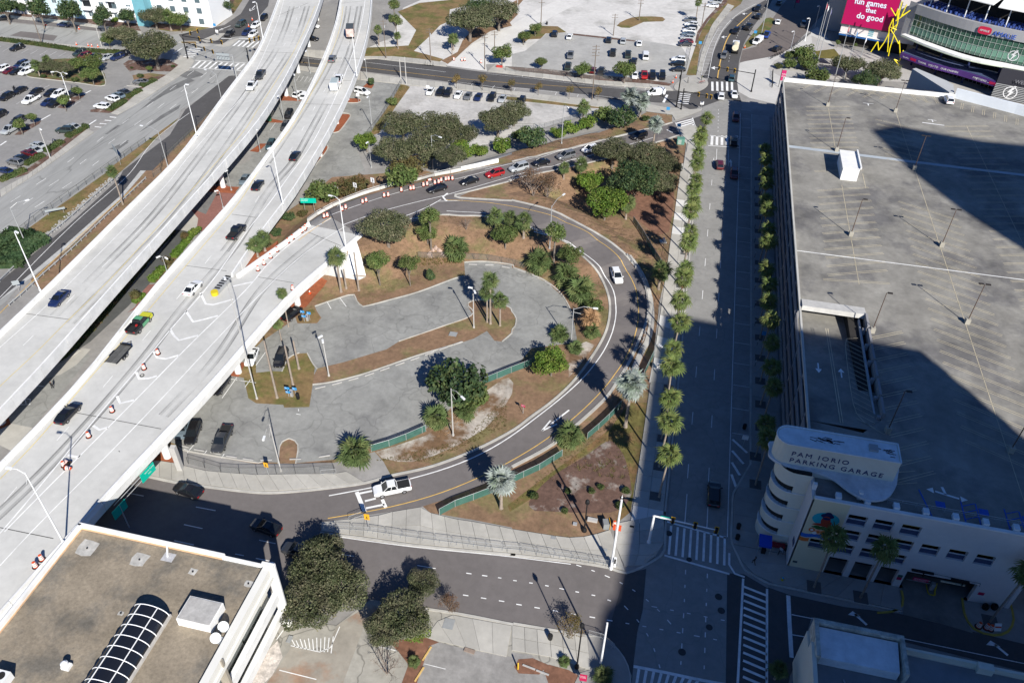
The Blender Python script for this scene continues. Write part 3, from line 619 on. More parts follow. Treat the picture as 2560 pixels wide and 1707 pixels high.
mk.px(S('1 1760 745 2350 825|2 0 808 450 855 860 890 1200 940'),0.12)
for x,y in((1990,770),(2190,790)):mk.px(S('1 %d %d %d %d'%(x,y,x-20,y+25)),0.12)
for x,y in((30,812),(410,850),(610,870)):mk.px(S('2 %d %d %d %d'%(x,y,x-14,y+26)),0.12)
y3=Lines();y3.px(S('1 400 575 640 600'),0.14);y3.px(S('1 960 620 1800 720 2350 768|2 0 765 500 800 800 815'),0.14);y3.build('centre_line',YEL,MARK+0.004,label='faded yellow centre line of the cross road')
# top-left crossing and avenue
for i in range(9):mk.px(S('20 %d %d %d %d'%(750+i*101,1248+i*5,885+i*101,1128+i*6)),0.7)
mk.px(S('20 790 1115 1720 1160'),0.3);mk.px(S('20 690 1252 1640 1305'),0.3)
for i in range(5):mk.px(S('20 %d %d %d %d'%(1490+i*85,852+i*8,1610+i*90,752+i*4)),0.7)
for i in range(6):mk.px(S('20 %d %d %d %d'%(700-i*24,895+i*30,910-i*30,905+i*30)),0.6)
mk.px(S('20 1590 712 1880 722'),0.5);mk.px(S('20 1270 712 1460 716'),0.5);mk.px(S('20 390 995 560 885'),0.4)
mk.px(S('20 1210 570 1440 480'),0.25);mk.px(S('20 1210 570 1290 530'),0.25);mk.px(S('20 1210 570 1310 555'),0.25)
mk.px(S('20 1890 110 1830 180'),0.3);mk.px(S('20 1795 215 1885 170'),0.3);mk.px(S('20 1795 215 1795 170'),0.3)
for x,y in((1720,700),(1560,830),(1350,985),(1125,1140),(890,1305),(620,1495)):mk.px(S('0 %d %d %d %d'%(x,y,x+60,y-45)),0.14)
for x,y in((1840,715),(1660,850),(1450,995),(1235,1155),(995,1325),(735,1510)):mk.px(S('0 %d %d %d %d'%(x,y,x+60,y-45)),0.14)
for x,y in((1920,735),(1760,860),(1560,1005),(1340,1150),(1100,1340),(850,1525)):mk.px(S('0 %d %d %d %d'%(x,y,x+60,y-45)),0.14)
for x,y in((100,290),(215,310),(320,340),(335,130),(450,145),(570,165),(10,565)):mk.px(S('4 %d %d %d %d'%(x,y,x+90,y-58)),0.14)
mk.px(CR('0 1740 1040 1400 1300 1230 1560|4 1090 130 640 520 0 1165'),0.14)
y4=Lines();y4.px(CR('4 1340 60 1000 360 560 760 0 1310'),0.16);y4.build('yellow_edge_line',YEL,MARK+0.004,label='yellow edge line of the dark frontage road')
# stalls in the left car park
for i in range(13):mk.px(S('0 %d %d %d %d'%(10+i*85,430+i*8,-60+i*85,470+i*8)),0.1)
for a in('0 770 870 835 835','0 380 1105 465 1058','0 800 1160 885 1105','0 0 1340 60 1300'):mk.px(S(a),0.45)
for i in range(4):mk.px(S('0 %d %d %d %d'%(870+i*46,1168-i*30,930+i*46,1173-i*30)),0.45)
for i in range(5):mk.px(S('0 %d %d %d %d'%(1140-i*40,800+i*40,1270-i*40,815+i*40)),0.1)
for i in range(9):mk.px(S('0 %d %d %d %d'%(430-i*52,1300+i*34,560-i*52,1310+i*34)),0.1)
for i in range(7):mk.px(S('0 %d %d %d %d'%(150+i*85,960+i*3,230+i*85,915+i*3)),0.1)
for i in range(6):mk.px(S('0 %d %d %d %d'%(-30+i*80,870-i*8,60+i*80,825-i*8)),0.1)
# loop lot stalls
for a in('8 1900 500 2000 380','8 2040 520 2175 330','8 2250 420 2300 350','5 650 1200 690 1270','5 770 1170 830 1250','9 370 665 410 672','9 390 620 392 640','8 2350 380|8 2120 345','8 2180 355 2260 370','8 1690 985 1730 1000','8 1720 1020 1780 950','8 1870 1040 1900 1000','8 2035 1070 2060 1030','9 0 220 105 75','1 30 1200 70 1130','1 130 1200 180 1130'):mk.px(S(a),0.12)
for a in('8 260 395 410 415','8 180 520 320 535 265 590 100 575','8 230 525 245 585','8 190 530 200 580'):mk.px(S(a),0.2)
# lot stalls under the viaducts and on the gravel
for i in range(4):mk.px(S('1 %d %d %d %d'%(400+i*38,700+i*4,370+i*38,745+i*4)),0.1)
# bottom court hatching
for i in range(11):mk.px(S('13 %d %d %d %d'%(330+i*38,1170-i*3+(10 if i%2 else 0),370+i*32,1245+i*5)),0.12)
mk.px(S('13 320 1225 660 1300 770 1050'),0.12);mk.px(S('13 215 1450 555 1535'),0.12);mk.px(S('13 1130 1235 1290 1272'),0.1);mk.px(S('13 1545 1392 1740 1440'),0.08);mk.px(S('13 190 1170 250 1085'),0.12)
# curved turn arrows on the lower road
def arrow(pts,head,w=0.35):
    mk.px(CR(pts,4),w);mk.polypx(S(head))
arrow('15 905 1035 850 1020 810 980 795 935','15 732 942 775 908 852 965')
arrow('15 2200 1315 2150 1300 2110 1260 2080 1215','15 2000 1218 2040 1178 2135 1238')
for a,h in(('2 1900 628 1860 625','2 1825 628 1862 612 1862 645'),('2 1975 340 1945 345','2 1920 345 1948 332 1948 358'),('2 2010 1535 2010 1490','2 1990 1495 2005 1465 2022 1495'),('2 2160 130 2135 130','2 2110 132 2136 122 2136 142')):arrow(a,h,0.3)
mk.build('road_marking',PAINT,MARK,label='white painted lane lines, crossings and arrows')
# ================================================================== VIADUCTS
def inset(w,d):
    w=[Vector((q[0],q[1],0))for q in w];n=normals2(w)
    return[p+q*d for p,q in zip(w,n)]
def ramp_z():
    n0=Vector(G(*S('4 2130 950')[0],6.5));a0=Vector(G(*S('5 830 520')[0],4.6));d=(a0-n0);d.z=0;L=d.length;d.normalize()
    def f(x,y):
        t=max(0.0,min(1.25,((x-n0.x)*d.x+(y-n0.y)*d.y)/L));t=min(t,1.0)
        return 6.5-1.84*t*t*(3-2*t)
    return f
RZ=ramp_z()
PARA=0.85
def edge(spec,zf,up=PARA):
    f=(lambda x,y:zf(x,y)+up)if callable(zf)else zf+up
    return smoothline([on(p,f)for p in CR(spec,5)])
def parapet(w,side,zf,root,seg=7.5,fascia=1.5,panel='parapet',mat=None):
    """a run of barrier pieces with open joints, each with its outer face carried down over the girder"""
    w=resample([(p.x,p.y,0)for p in w],seg)
    zz=zf if callable(zf)else(lambda x,y:zf)
    for a,b in zip(w,w[1:]):
        d=(b-a).normalized();n=Vector((-d.y,d.x,0))*side;a2,b2=a+d*0.035,b-d*0.035
        o=B();vs=[]
        for p in(a2,b2):
            z=zz(p.x,p.y)
            for off,h in((0.0,-fascia),(0.0,0.84),(0.26,0.85),(0.30,0.35),(0.48,0.03),(0.48,-0.1),(0.35,-fascia)):
                q=p+n*off;vs.append((q.x,q.y,z+h))
        m=7;o.add(vs,[(i,(i+1)%m,(i+1)%m+m,i+m)[::side]for i in range(m)]+[tuple(range(m))[::-side],tuple(range(m,2*m))[::side]])
        o.build(panel,mat or WHITEC,root)
def deck(root,w,zf):
    xs=[p.x for p in w];ys=[p.y for p in w]
    bm2=bmesh.new();fill(bm2,w,0.0);fill(bm2,w,-1.1,True)
    if callable(zf):
        for x in np.arange(min(xs),max(xs),3.0):bmesh.ops.bisect_plane(bm2,geom=bm2.verts[:]+bm2.edges[:]+bm2.faces[:],plane_co=(x,0,0),plane_no=(1,0,0))
        for y in np.arange(min(ys),max(ys),3.0):bmesh.ops.bisect_plane(bm2,geom=bm2.verts[:]+bm2.edges[:]+bm2.faces[:],plane_co=(0,y,0),plane_no=(0,1,0))
    for v in bm2.verts:v.co.z+=zf(v.co.x,v.co.y)if callable(zf)else zf
    return bm_obj(bm2,'deck',DECK,root)
def pier(root,base,top,zdeck,span=5.2,green=False):
    """round column under a tapered hammerhead cap"""
    x,y=base[0],base[1];z0=zt(x,y);b=B();b.lathe((x,y,0),[(0.62,z0-0.3),(0.62,zdeck-2.3)],14)
    c=b.build('column',M('green painted column',(0.03,0.13,0.07),0.7,0.1)if green else WHITEC,root)
    b=B();d=Vector((math.cos(top),math.sin(top),0));n=Vector((-d.y,d.x,0));vs=[]
    for s,h0 in((-span,zdeck-1.75),(-0.9,zdeck-2.7),(0.9,zdeck-2.7),(1.5,zdeck-2.0)):
        for t in(-0.62,0.62):
            for z in(h0,zdeck-1.12):q=Vector((x,y,0))+d*s+n*t;vs.append((q.x,q.y,z))
    fs=[]
    for i in range(3):
        o=4*i;fs+=[(o,o+4,o+5,o+1),(o+2,o+3,o+7,o+6),(o,o+2,o+6,o+4),(o+1,o+5,o+7,o+3)]
    fs+=[(0,1,3,2),(12,14,15,13)]
    b.add(vs,fs);b.build('pier_cap',WHITEC,root)
def joints(root,specs,zf,name='deck_joint'):
    for s in specs:
        w=PW(S(s),zf);b=B()
        l=Lines(zf);l.strip(w,0.12);l.build(name,M('dark joint seal',(0.08,0.08,0.075),0.9),0.012,root,kind=None)
STREAK=M('tyre darkened lane',(0.24,0.24,0.23),0.9,alpha=0.36,ascale=0.05)
def lane_stains(root,specs,zf):
    for s,w in specs:
        c=smoothline(PW(CR(s,5),zf),2.0,12);nq=normals2(c)
        for k in(-.85,-.65,.65,.85):
            l=Lines(zf);l.strip([p+q*k for p,q in zip(c,nq)],w*(.5 if abs(k)<.7 else .22));l.build('tyre_stain',STREAK,0.005+.002*abs(k),root,kind=None)

V1Z,V2Z=7.0,6.5
v1=link('viaduct',None,label='curved white concrete viaduct carrying the left carriageway',category='viaduct')
L1=edge('1 260 -160 220 -60 168 80 70 330|0 2330 520 2100 800 1800 1220 1530 1568|4 1490 10 1100 390 700 790 380 1100 180 1300 -60 1520 -400 1830',V1Z)
R1=edge('1 640 -160 600 -20 565 90 480 290 300 660 130 950 0 1145|4 1980 0 1620 400 1200 870 690 1430|8 590 30 480 120 0 620 -400 1030',V1Z)
deck(v1,[p for p in inset(L1,0.2)]+[p for p in inset(R1,-0.2)][::-1],V1Z)
parapet(L1,1,V1Z,v1);parapet(R1,-1,V1Z,v1)
v2=link('viaduct',None,label='white concrete viaduct of the right carriageway merging with the ramp',category='viaduct')
L2=edge('1 800 -160 772 -20 745 150 690 330 640 470 520 730 380 1010 200 1270 0 1530|4 2260 110 2060 340 1850 570 1640 790 1410 1040 1270 1220 1010 1540|8 1000 60 600 500 100 1000 0 1105 -400 1500',V2Z)
R2=edge('1 1070 -160 1062 0 1050 180 1000 420 920 660 840 860 700 1130 600 1330 430 1568|5 440 40 380 130 240 320 100 480 -30 600|4 2280 740 2130 945',V2Z)
RL=edge('4 2165 950 2340 820|5 120 775 330 590 480 465',RZ)
RR=edge('5 960 560 930 592 800 690 640 815 330 1100 0 1410|8 2240 40 2000 300 1580 740 1270 1060 860 1480|12 640 180 300 560 -100 1010 -400 1340',RZ)
deck(v2,inset(L2,0.2)+inset(R2,-0.2)[::-1],V2Z)
deck(v2,inset(RL,0.2)+inset(RR,-0.2)+[inset(L2,0.2)[-1],inset(R2,-0.2)[-1]],RZ)
parapet(L2,1,V2Z,v2);parapet(R2,-1,V2Z,v2);parapet(RL,-1,RZ,v2);parapet(RR,1,RZ,v2,seg=5.6)
PB=[('1 565 188',v1,7,0),('1 485 428',v1,7,0),('1 390 668',v1,7,0),('1 280 880',v1,7,0),('1 125 1112',v1,7,1),('4 2050 150',v1,7,0),('4 1612 512',v1,7,0),('4 1190 1005',v1,7,1),('4 680 1555',v1,7,0),('8 20 745',v1,7,0),('8 1540 1055',v2,6.5,0),('8 2190 282',v2,6.5,0),('5 385 1228',v2,6.1,0),('1 590 1432',v2,6.5,0),('1 742 1135',v2,6.5,0),('5 370 200',v2,6.5,0),('1 838 918',v2,6.5,0)]
for s,r,zd,g in PB:pier(r,PW(S(s))[0],RAD(8),zd,5.5,bool(g))
b=B();p=PW(S('8 1660 1172'))[0];b.box((p[0],p[1],2.6),(0.8,0.8,5.2),RAD(10));b.build('column',CPOLE,v2)
# small steel brackets along the fascias and drains in the deck
joints(v1,['4 235 1310 640 1365','1 190 150 480 30','1 40 478 380 490'],V1Z)
joints(v2,['4 1700 870 2080 920','8 690 650 1480 800','4 2130 400 2350 430','1 720 40 1000 10','1 630 735 900 745','1 460 955 780 965','12 0 140 490 240','1 700 535 960 540'],V2Z);joints(v2,['5 20 975 350 1030','5 470 560 780 690'],RZ)
d1=Lines(V1Z);d1.px(CR('1 270 -60 200 200 60 530 0 650|0 2250 860 1960 1180 1620 1568|4 1620 30 1200 470 780 890 440 1230 60 1568|8 0 40 -200 240',5),0.14)
for sp in('1 400 60 330 300 140 600|0 2190 1120 1960 1330 1800 1540|4 1640 160 1180 650 860 960 500 1330|8 120 120 -100 360',):d1.px(CR(sp,5),0.12,(3.05,9.14))
d1.build('lane_line',PAINT,0.02,v1,kind=None)
d2=Lines(V1Z);d2.px(CR('1 540 60 470 230 300 560 60 940|0 2310 1090 2280 1160|4 1900 20 1480 480 1040 970 700 1300 420 1568|8 440 10 0 400 -200 610',5),0.14);d2.build('lane_line',M('pale yellow paint',(0.62,0.50,0.20),0.8,0.15,2),0.02,v1,kind=None)
e1=Lines(V2Z)
e1.px(CR('1 1010 -60 960 250 840 620 700 960 500 1350 340 1568|5 330 10 100 330 -60 520|4 2290 520 1900 1080 1560 1450|8 1480 0 1050 500 640 990 170 1568|12 -50 250',5),0.2)
e1.build('lane_line',PAINT,0.02,v2,kind=None)
e1=Lines(RZ)
e1.px(CR('5 690 435 400 600 100 860 0 980|4 2350 970|8 2350 -560|8 1760 10 1280 500 720 1060 210 1568|12 40 180',5),0.2)
e1.px(CR('5 820 510 600 640 300 880 0 1180|8 2350 -400|8 1960 10 1450 560 900 1130 460 1568|12 230 230 0 490',5),0.16)
e9=Lines(V2Z)
for sp in('1 900 60 880 330 740 640 560 950 420 1200 250 1500|5 110 120 20 230|4 2300 370 2000 700 1800 960 1520 1300|8 1240 70 860 520 440 1000 30 1480',):e9.px(CR(sp,5),0.12,(3.05,9.14))
e9.build('lane_line',PAINT,0.024,v2,kind=None)
for a in('4 1840 1120 1900 1245 2140 1180','4 1705 1285 1775 1390 2000 1330','4 1565 1460 1625 1560 1820 1510','8 1410 90 1460 175 1640 125','8 1250 280 1285 360 1440 315','8 1075 500 1105 570 1230 535','8 855 770 875 820 990 785','8 625 1040 655 1080 740 1045','4 2140 1060 2320 1020'):e1.px(S(a),0.42)
e1.build('lane_line',PAINT,0.02,v2,kind=None)
e2=Lines(V2Z);e2.px(CR('1 800 60 770 260 680 520 540 800 330 1170 60 1500|4 2200 290 1700 880 1370 1270 1140 1540|8 920 230 620 560 450 800 0 1260',5),0.14);e2.build('lane_line',MAT['pale yellow paint'],0.02,v2,kind=None)
e3=Lines(RZ);e3.px(CR('5 690 425 500 545 390 640',5),0.14);e3.build('lane_line',YEL,0.02,v2,kind=None)
lane_stains(v2,[('5 600 600 300 850 0 1140|8 2000 150 1500 680',1.2)],RZ)
lane_stains(v2,[('1 950 60 860 480 700 830 430 1330 300 1568|5 240 20 60 260|4 2200 640 1900 1000 1640 1290|8 1400 60 900 650 380 1220 -50 1620',1.3),('1 850 60 800 300 640 660 400 1060 100 1500',1.0),('4 2150 620 2060 740',1.2)],V2Z)
lane_stains(v1,[('1 330 60 240 330 60 650|4 1500 300 1000 830 500 1330',1.2),('1 470 60 380 330 200 650|4 1700 300 1200 830 640 1400',1.2)],V1Z)
joints(v2,['8 1100 1010 1090 1000'],V2Z)
# abutment slope of white paving slabs under the ramp
ab=link('slope_paving',None,label='white slope paving of jointed blocks beside the ramp end',kind='structure')
A0,A1,A2,A3=(Vector(q)for q in PW(S('5 855 690 925 655 1010 965 830 960')))
for i in range(7):
    for j in range(4):
        f=lambda t,u:(A0+(A1-A0)*u)*(1-t)+(A3+(A2-A3)*u)*t
        o=(0.12 if i%2 else-0.12)/4
        q=[f((i+0.02)/7,(j+0.03)/4),f((i+0.98)/7,(j+0.03)/4),f((i+0.98)/7,(j+0.97)/4),f((i+0.02)/7,(j+0.97)/4)]
        b=B();b.prism([(p.x,p.y)for p in q],lambda x,y:zt(x,y)-0.1,lambda x,y:zt(x,y)+0.17);b.build('block',WHITEC,ab)
lay('slope_apron','5 620 955 830 690 850 960 1010 975 940 1005 740 975',M('pale apron concrete',(0.52,0.51,0.48),0.9,0.1,3))
# steel handrail on the curved roadside barrier beyond the bridge
def barrier_wall(name,spec,h=0.8,w=0.3,mat=None,label=None,rail=False):
    r=link(name,None,None,label=label,category='barrier')
    p=resample([(q[0],q[1],0)for q in PW(CR(spec,5))],4.0)
    for a,c in zip(p,p[1:]):
        d=(c-a).normalized();o=B();n=Vector((-d.y,d.x,0));vs=[]
        for q in(a+d*0.03,c-d*0.03):
            for s,z in((-w*0.8,-0.2),(-w/2.6,h),(w/2.6,h),(w*0.8,-0.2)):k=q+n*s;vs.append((k.x,k.y,zt(q.x,q.y)+z))
        o.add(vs,[(0,1,5,4),(1,2,6,5),(2,3,7,6),(0,3,2,1),(4,5,6,7)]);o.build('wall_segment',mat or WHITEC,r)
    if rail:
        o=B();q=[Vector((v.x,v.y,zt(v.x,v.y)+h+0.35))for v in p];o.path(q,0.045)
        for v in q:o.tube(v-Vector((0,0,0.36)),v,0.03)
        o.build('handrail',METAL,r)
    return r
barrier_wall('roadside_barrier','5 478 470 600 385 780 300 1000 215 1300 130 1600 60 1880 0',0.75,0.4,M('pale barrier concrete',(0.50,0.49,0.46),0.9,0.12,3),'low curved concrete barrier with rail behind the orange barrels',True)
barrier_wall('roadside_barrier','1 1880 1565 2050 1530 2225 1490',1.0,0.3,None,'short white wall segment on the bank beside the queue of cars')
barrier_wall('retaining_wall','8 860 1500 780 1568|12 800 0 760 60',1.0,0.6,WHITEC,'short white wall end beside the bottom road')
# ================================================================== BUILDINGS
def onY(k,x,y,Y):
    u,v=nat(k,x,y);d=AX_F+AX_R*((u-1280)/F_PX)+AX_D*((v-853.5)/F_PX);t=Y/d[1];return(d[0]*t,CAM_H+d[2]*t)
def font(s,name,loc,size,rz,mat,parent,depth=0.03,align='LEFT',lean=math.pi/2,sx=1.0,space=1.0,bold=0.0):
    c=bpy.data.curves.new(name,'FONT');c.body=s;c.size=size;c.extrude=depth;c.align_x=align;c.space_character=space;c.resolution_u=2
    c.materials.append(mat);c.offset=bold;tmp=bpy.data.objects.new(name,c);COL.objects.link(tmp);dg=bpy.context.evaluated_depsgraph_get();me=bpy.data.meshes.new_from_object(tmp.evaluated_get(dg));bpy.data.objects.remove(tmp);o=link(name,me,parent);o.location=loc;o.rotation_euler=(lean,0,rz);o.scale=(sx,1,1);return o
CREAM=M('cream stucco',(0.66,0.63,0.52),0.85,0.05,5,0.03)
GWHITE=M('grey white stucco',(0.60,0.59,0.58),0.85,0.05,6,0.03)
ROOFC=M('worn garage roof concrete',(0.235,0.225,0.20),0.9,0.26,7,0.12,0.7,col2=(0.14,0.135,0.13),mixs=0.45)
PALEROOF=M('stained white roof coating',(0.66,0.70,0.72),0.7,0.10,2,0.1,0.9)
GLASSD=M('dark tinted glass',(0.012,0.016,0.02),0.12,spec=0.6)
VOID=M('unlit garage interior',(0.03,0.028,0.026),0.95)  # near-black colour stands in for the shade deep behind openings
CONCB=M('grey facade beam',(0.26,0.255,0.26),0.85,0.08,4)
NAVY=M('navy lettering',(0.01,0.02,0.12),0.5)
SIGNBLUE=M('dark blue panel',(0.05,0.07,0.14),0.6)

gar=link('parking_garage',None,label='long five level parking garage with open roof deck and curved corner tower',category='parking garage')
RZG=14.3
roof=[(24.3,80.0),(24.3,222.3),(67.5,222.3),(80.5,215.8),(130,187),(130,76),(30,76)]
hole=[(24.75,91.0),(24.75,118.6),(34.9,118.6),(34.9,93.5),(32,90.2)]
def flat(name,w,z,mat,parent,hole=None):
    bm=bmesh.new()
    if hole:w=w[:1]+[(24.3,91.0)]+hole[:1]+hole[:0:-1]+[hole[0]]+[(24.3,91.0)]+w[1:]
    fill(bm,w,z);return bm_obj(bm,name,mat,parent)
flat('roof_deck',[(24.3,76),(24.3,91.0),(32,90.2),(34.9,93.5),(34.9,118.6),(24.3,118.6),(24.3,222.3),(67.5,222.3),(80.5,215.8),(130,187),(130,76)],RZG,ROOFC,gar)
b=B();b.quad((24.5,91.0,RZG-0.01),(34.9,91.0,RZG-0.01),(34.9,128,11.2),(24.5,128,11.2));b.quad((34.92,90,RZG-0.02),(34.92,130,RZG-0.02),(34.92,130,10.5),(34.92,90,12));b.build('ramp_floor',ROOFC,gar)
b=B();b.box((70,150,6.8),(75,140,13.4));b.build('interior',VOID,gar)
b=B()
for z in(2.7,5.6,8.5,11.4):b.box((29,150,z),(8.6,142,0.25))
b.build('floor_slab',CONCB,gar)
b=B();b.box((24.42,149.2,14.42),(0.34,146.2,0.5));b.box((46,222.35,14.75),(43.4,0.35,1.0));b.each('parapet',M('pale parapet concrete',(0.46,0.45,0.41),0.9,0.12,4),gar)
b=B();b.box((46,222.0,14.8),(42.6,0.3,1.05));b.each('parapet',WHITEC,gar)
b=B()
for i in range(9):b.box((27+i*4.9,223.0,15.0),(2.2,0.7,0.35))
b.each('parapet_planter',M('charcoal planter',(0.08,0.08,0.085),0.8),gar)
# north-east white wall
b=B()
for(x0,y0),(x1,y1)in(((67.5,222.3),(80.5,215.8)),((80.5,215.8),(96,206.8)),((97.0,206.2),(112,197.5))):
    d=Vector((x1-x0,y1-y0,0));b.box(((x0+x1)/2,(y0+y1)/2,15.5),(d.length,0.5,2.6),math.atan2(d.y,d.x))
b.each('boundary_wall',M('bluish white wall paint',(0.66,0.70,0.74),0.8,0.05,3),gar)
b=B();b.prism([(66,222.4),(67.2,222.4),(67.9,228),(66.7,230.5),(60,238),(59,237)],0,15.6);b.build('stair_wall',M('grey retaining panel',(0.42,0.43,0.43),0.85,0.06,4),gar)
# west face: stacked rails between dark levels
for k,z in enumerate((1.0,3.6,6.4,9.2,12.0)):
    for q in range(16):
        y0=84.5+q*8.65
        b=B()
        for j in range(3):b.box((24.18,y0+4.2,z+0.1+j*0.52),(0.16,8.3,0.34))
        b.build('facade_rail',CONCB,gar)
for q in range(17):b=B();b.box((24.42,84.2+q*8.65,7.0),(0.42,0.5,14.0));b.build('facade_column',CONCB,gar)
# ramp opening: end wall and side wall with openings
b=B();b.box((29.9,119.6,14.5),(10.4,2.3,0.9),0,Matrix.Rotation(RAD(-6),3,'X'));b.build('ramp_end_wall',M('sunlit wall concrete',(0.50,0.49,0.46),0.9,0.12,2,0.08),gar)
for y in range(6):
    y0=94+y*4.2;b=B();b.box((35.1,y0+1.9,14.75),(0.35,3.6,0.95));b.build('ramp_wall',CONCB,gar)
    b=B();b.box((34.55,y0,13.4),(0.5,0.5,2.4));b.build('ramp_post',CONCB,gar)
b=B();b.box((34.2,106,13.6),(0.25,25,0.7));b.build('ramp_rail',M('pale blue grey rail',(0.42,0.45,0.47),0.7),gar)
# south front with recessed openings
def openwall(X0,X1,Z0,Z1,Y,ops,th,mat,name,parent):
    xs=sorted({X0,X1}|{a for o in ops for a in o[:2]if X0<a<X1});zs=sorted({Z0,Z1}|{a for o in ops for a in o[2:]if Z0<a<Z1});b=B()
    for i in range(len(xs)-1):
        for j in range(len(zs)-1):
            mx,mz=(xs[i]+xs[i+1])/2,(zs[j]+zs[j+1])/2
            if any(o[0]<mx<o[1]and o[2]<mz<o[3]for o in ops):continue
            x0,x1,z0,z1=xs[i],xs[i+1],zs[j],zs[j+1]
            b.quad((x0,Y,z0),(x1,Y,z0),(x1,Y,z1),(x0,Y,z1))
    for o in ops:
        x0,x1,z0,z1=o
        b.quad((x0,Y,z1),(x1,Y,z1),(x1,Y+th,z1),(x0,Y+th,z1));b.quad((x0,Y,z0),(x0,Y+th,z0),(x1,Y+th,z0),(x1,Y,z0))
        b.quad((x0,Y,z0),(x0,Y,z1),(x0,Y+th,z1),(x0,Y+th,z0));b.quad((x1,Y,z0),(x1,Y+th,z0),(x1,Y+th,z1),(x1,Y,z1))
    b.quad((X0,Y,Z1),(X1,Y,Z1),(X1,Y+th,Z1),(X0,Y+th,Z1))
    return b.build(name,mat,parent)
win=[(25.8,28.2,4.85,6.85)]
for k,z in enumerate((4.85,7.9,11.0)):
    for x in((29.2,31.6),(32.55,34.9),(35.9,38.3)):win.append((x[0],x[1]+(0.0),z,z+2.05))
win+=[(39.3,41.6,7.9,9.95),(42.7,45.0,7.9,9.95),(46.1,48.4,7.9,9.95)]
gops=[(29.1,31.7,0.0,3.8),(32.5,35.0,0.0,3.8),(35.9,38.3,0.0,3.8),(39.3,48.3,0.0,3.8)]
YF=75.6
openwall(28.95,53.0,0.0,14.75,YF,[w for w in win if w[0]>28.9]+gops,0.6,GWHITE,'front_wall',gar)
openwall(24.2,28.95,0.0,14.75,YF,win[:1],0.6,M('pale yellow wall paint',(0.62,0.57,0.40),0.85,0.04,4),'front_wall',gar)
b=B();b.box((24.25,78.0,7.35),(0.3,4.8,14.7));b.box((53.2,78,7.35),(0.5,5.0,14.7));b.each('side_wall',GWHITE,gar)
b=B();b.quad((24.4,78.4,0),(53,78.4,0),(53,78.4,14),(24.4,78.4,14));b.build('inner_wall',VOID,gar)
for w in win:
    p=B();p.box(((w[0]+w[1])/2,YF+0.35,w[2]+0.5),(w[1]-w[0],0.1,0.95));o=p.build('window_screen',SIGNBLUE,gar)
    p=B();p.box(((w[0]+w[1])/2,YF+0.3,w[2]+1.0),(w[1]-w[0],0.16,0.07));p.build('rail',WHITEP,o)
    if w[0]>35.5:
        p=B();p.box(((w[0]+w[1])/2,YF+0.75,w[2]+1.3),(w[1]-w[0],0.1,0.3));p.build('beam',M('yellow interior beam',(0.35,0.24,0.03),0.8),o)
b=B();b.box((38.7,75.85,14.85),(28.6,0.5,0.2));b.build('coping',WHITEC,gar)
b=B()
for i in range(7):b.box((27.4+i*3.6,76.6,15.0),(0.7,0.9,0.6))
b.each('roof_post_block',PALEROOF,gar)
b=B()
for i in range(12):b.tube((32+i*1.75,77.6,14.3),(32+i*1.75,77.6,15.3),0.03)
b.path([(32,77.6,15.25),(52,77.6,15.25)],0.03);b.path([(32,77.6,14.9),(52,77.6,14.9)],0.02);b.build('roof_railing',METAL,gar)
# mural, painted flat on the pale yellow wall
mm=[M('mural turquoise',(0.02,0.38,0.46),0.8),M('mural dark blue',(0.012,0.02,0.09),0.8),M('mural red brown',(0.36,0.055,0.03),0.8),M('mural orange',(0.58,0.16,0.035),0.8),M('mural green',(0.035,0.12,0.03),0.8),M('mural blue',(0.03,0.14,0.5),0.8),M('mural pale pink',(0.70,0.35,0.24),0.8),M('mural white',(0.75,0.74,0.7),0.8)]
b=B();lv=[0]
def disc(x,z,rx,rz,m,a0=0,a1=360):
    b.cur=m;lv[0]+=1;y=YF-0.004-0.0012*lv[0];n=18
    b.add([(x+rx*math.cos(RAD(a0+(a1-a0)*i/n)),y,z+rz*math.sin(RAD(a0+(a1-a0)*i/n)))for i in range(n)],[tuple(range(n))])
disc(26.7,11.2,1.75,1.35,0);disc(26.75,11.9,0.85,0.5,1);disc(26.8,12.2,0.5,0.5,1);disc(26.75,10.9,0.6,0.95,2);disc(26.75,11.35,0.5,0.25,1);disc(26.55,9.7,1.35,0.6,2,0,180);disc(27.35,10.1,0.28,0.8,2)
for i in range(9):disc(25.7+i*0.27,9.35+0.25*math.sin(i*2.1),0.42,0.17,4)
for x,z,r,m in((25.5,8.7,0.42,3),(26.35,8.45,0.5,6),(26.35,8.45,0.25,3),(27.1,8.5,0.45,3),(27.7,8.75,0.4,7),(25.95,8.15,0.3,7),(27.3,7.6,0.25,3),(25.5,8.7,0.2,7)):disc(x,z,r,r,m)
for m,z0 in((5,7.5),(3,6.6)):
    b.cur=m;lv[0]+=1;y=YF-0.003;n=14;xs=[24.35+(1.4 if i<n/2 else 0)*0+i*4.4/n for i in range(n+1)]
    for i in range(n):
        if z0<7 and 25.7<xs[i]+0.15<28.25:continue
        f=lambda x,o:z0+o+0.18*math.sin(x*2.2)
        b.quad((xs[i],y,f(xs[i],-0.4)),(xs[i+1],y,f(xs[i+1],-0.4)),(xs[i+1],y,f(xs[i+1],0.35)),(xs[i],y,f(xs[i],0.35)))
b.build('mural',mm,gar)
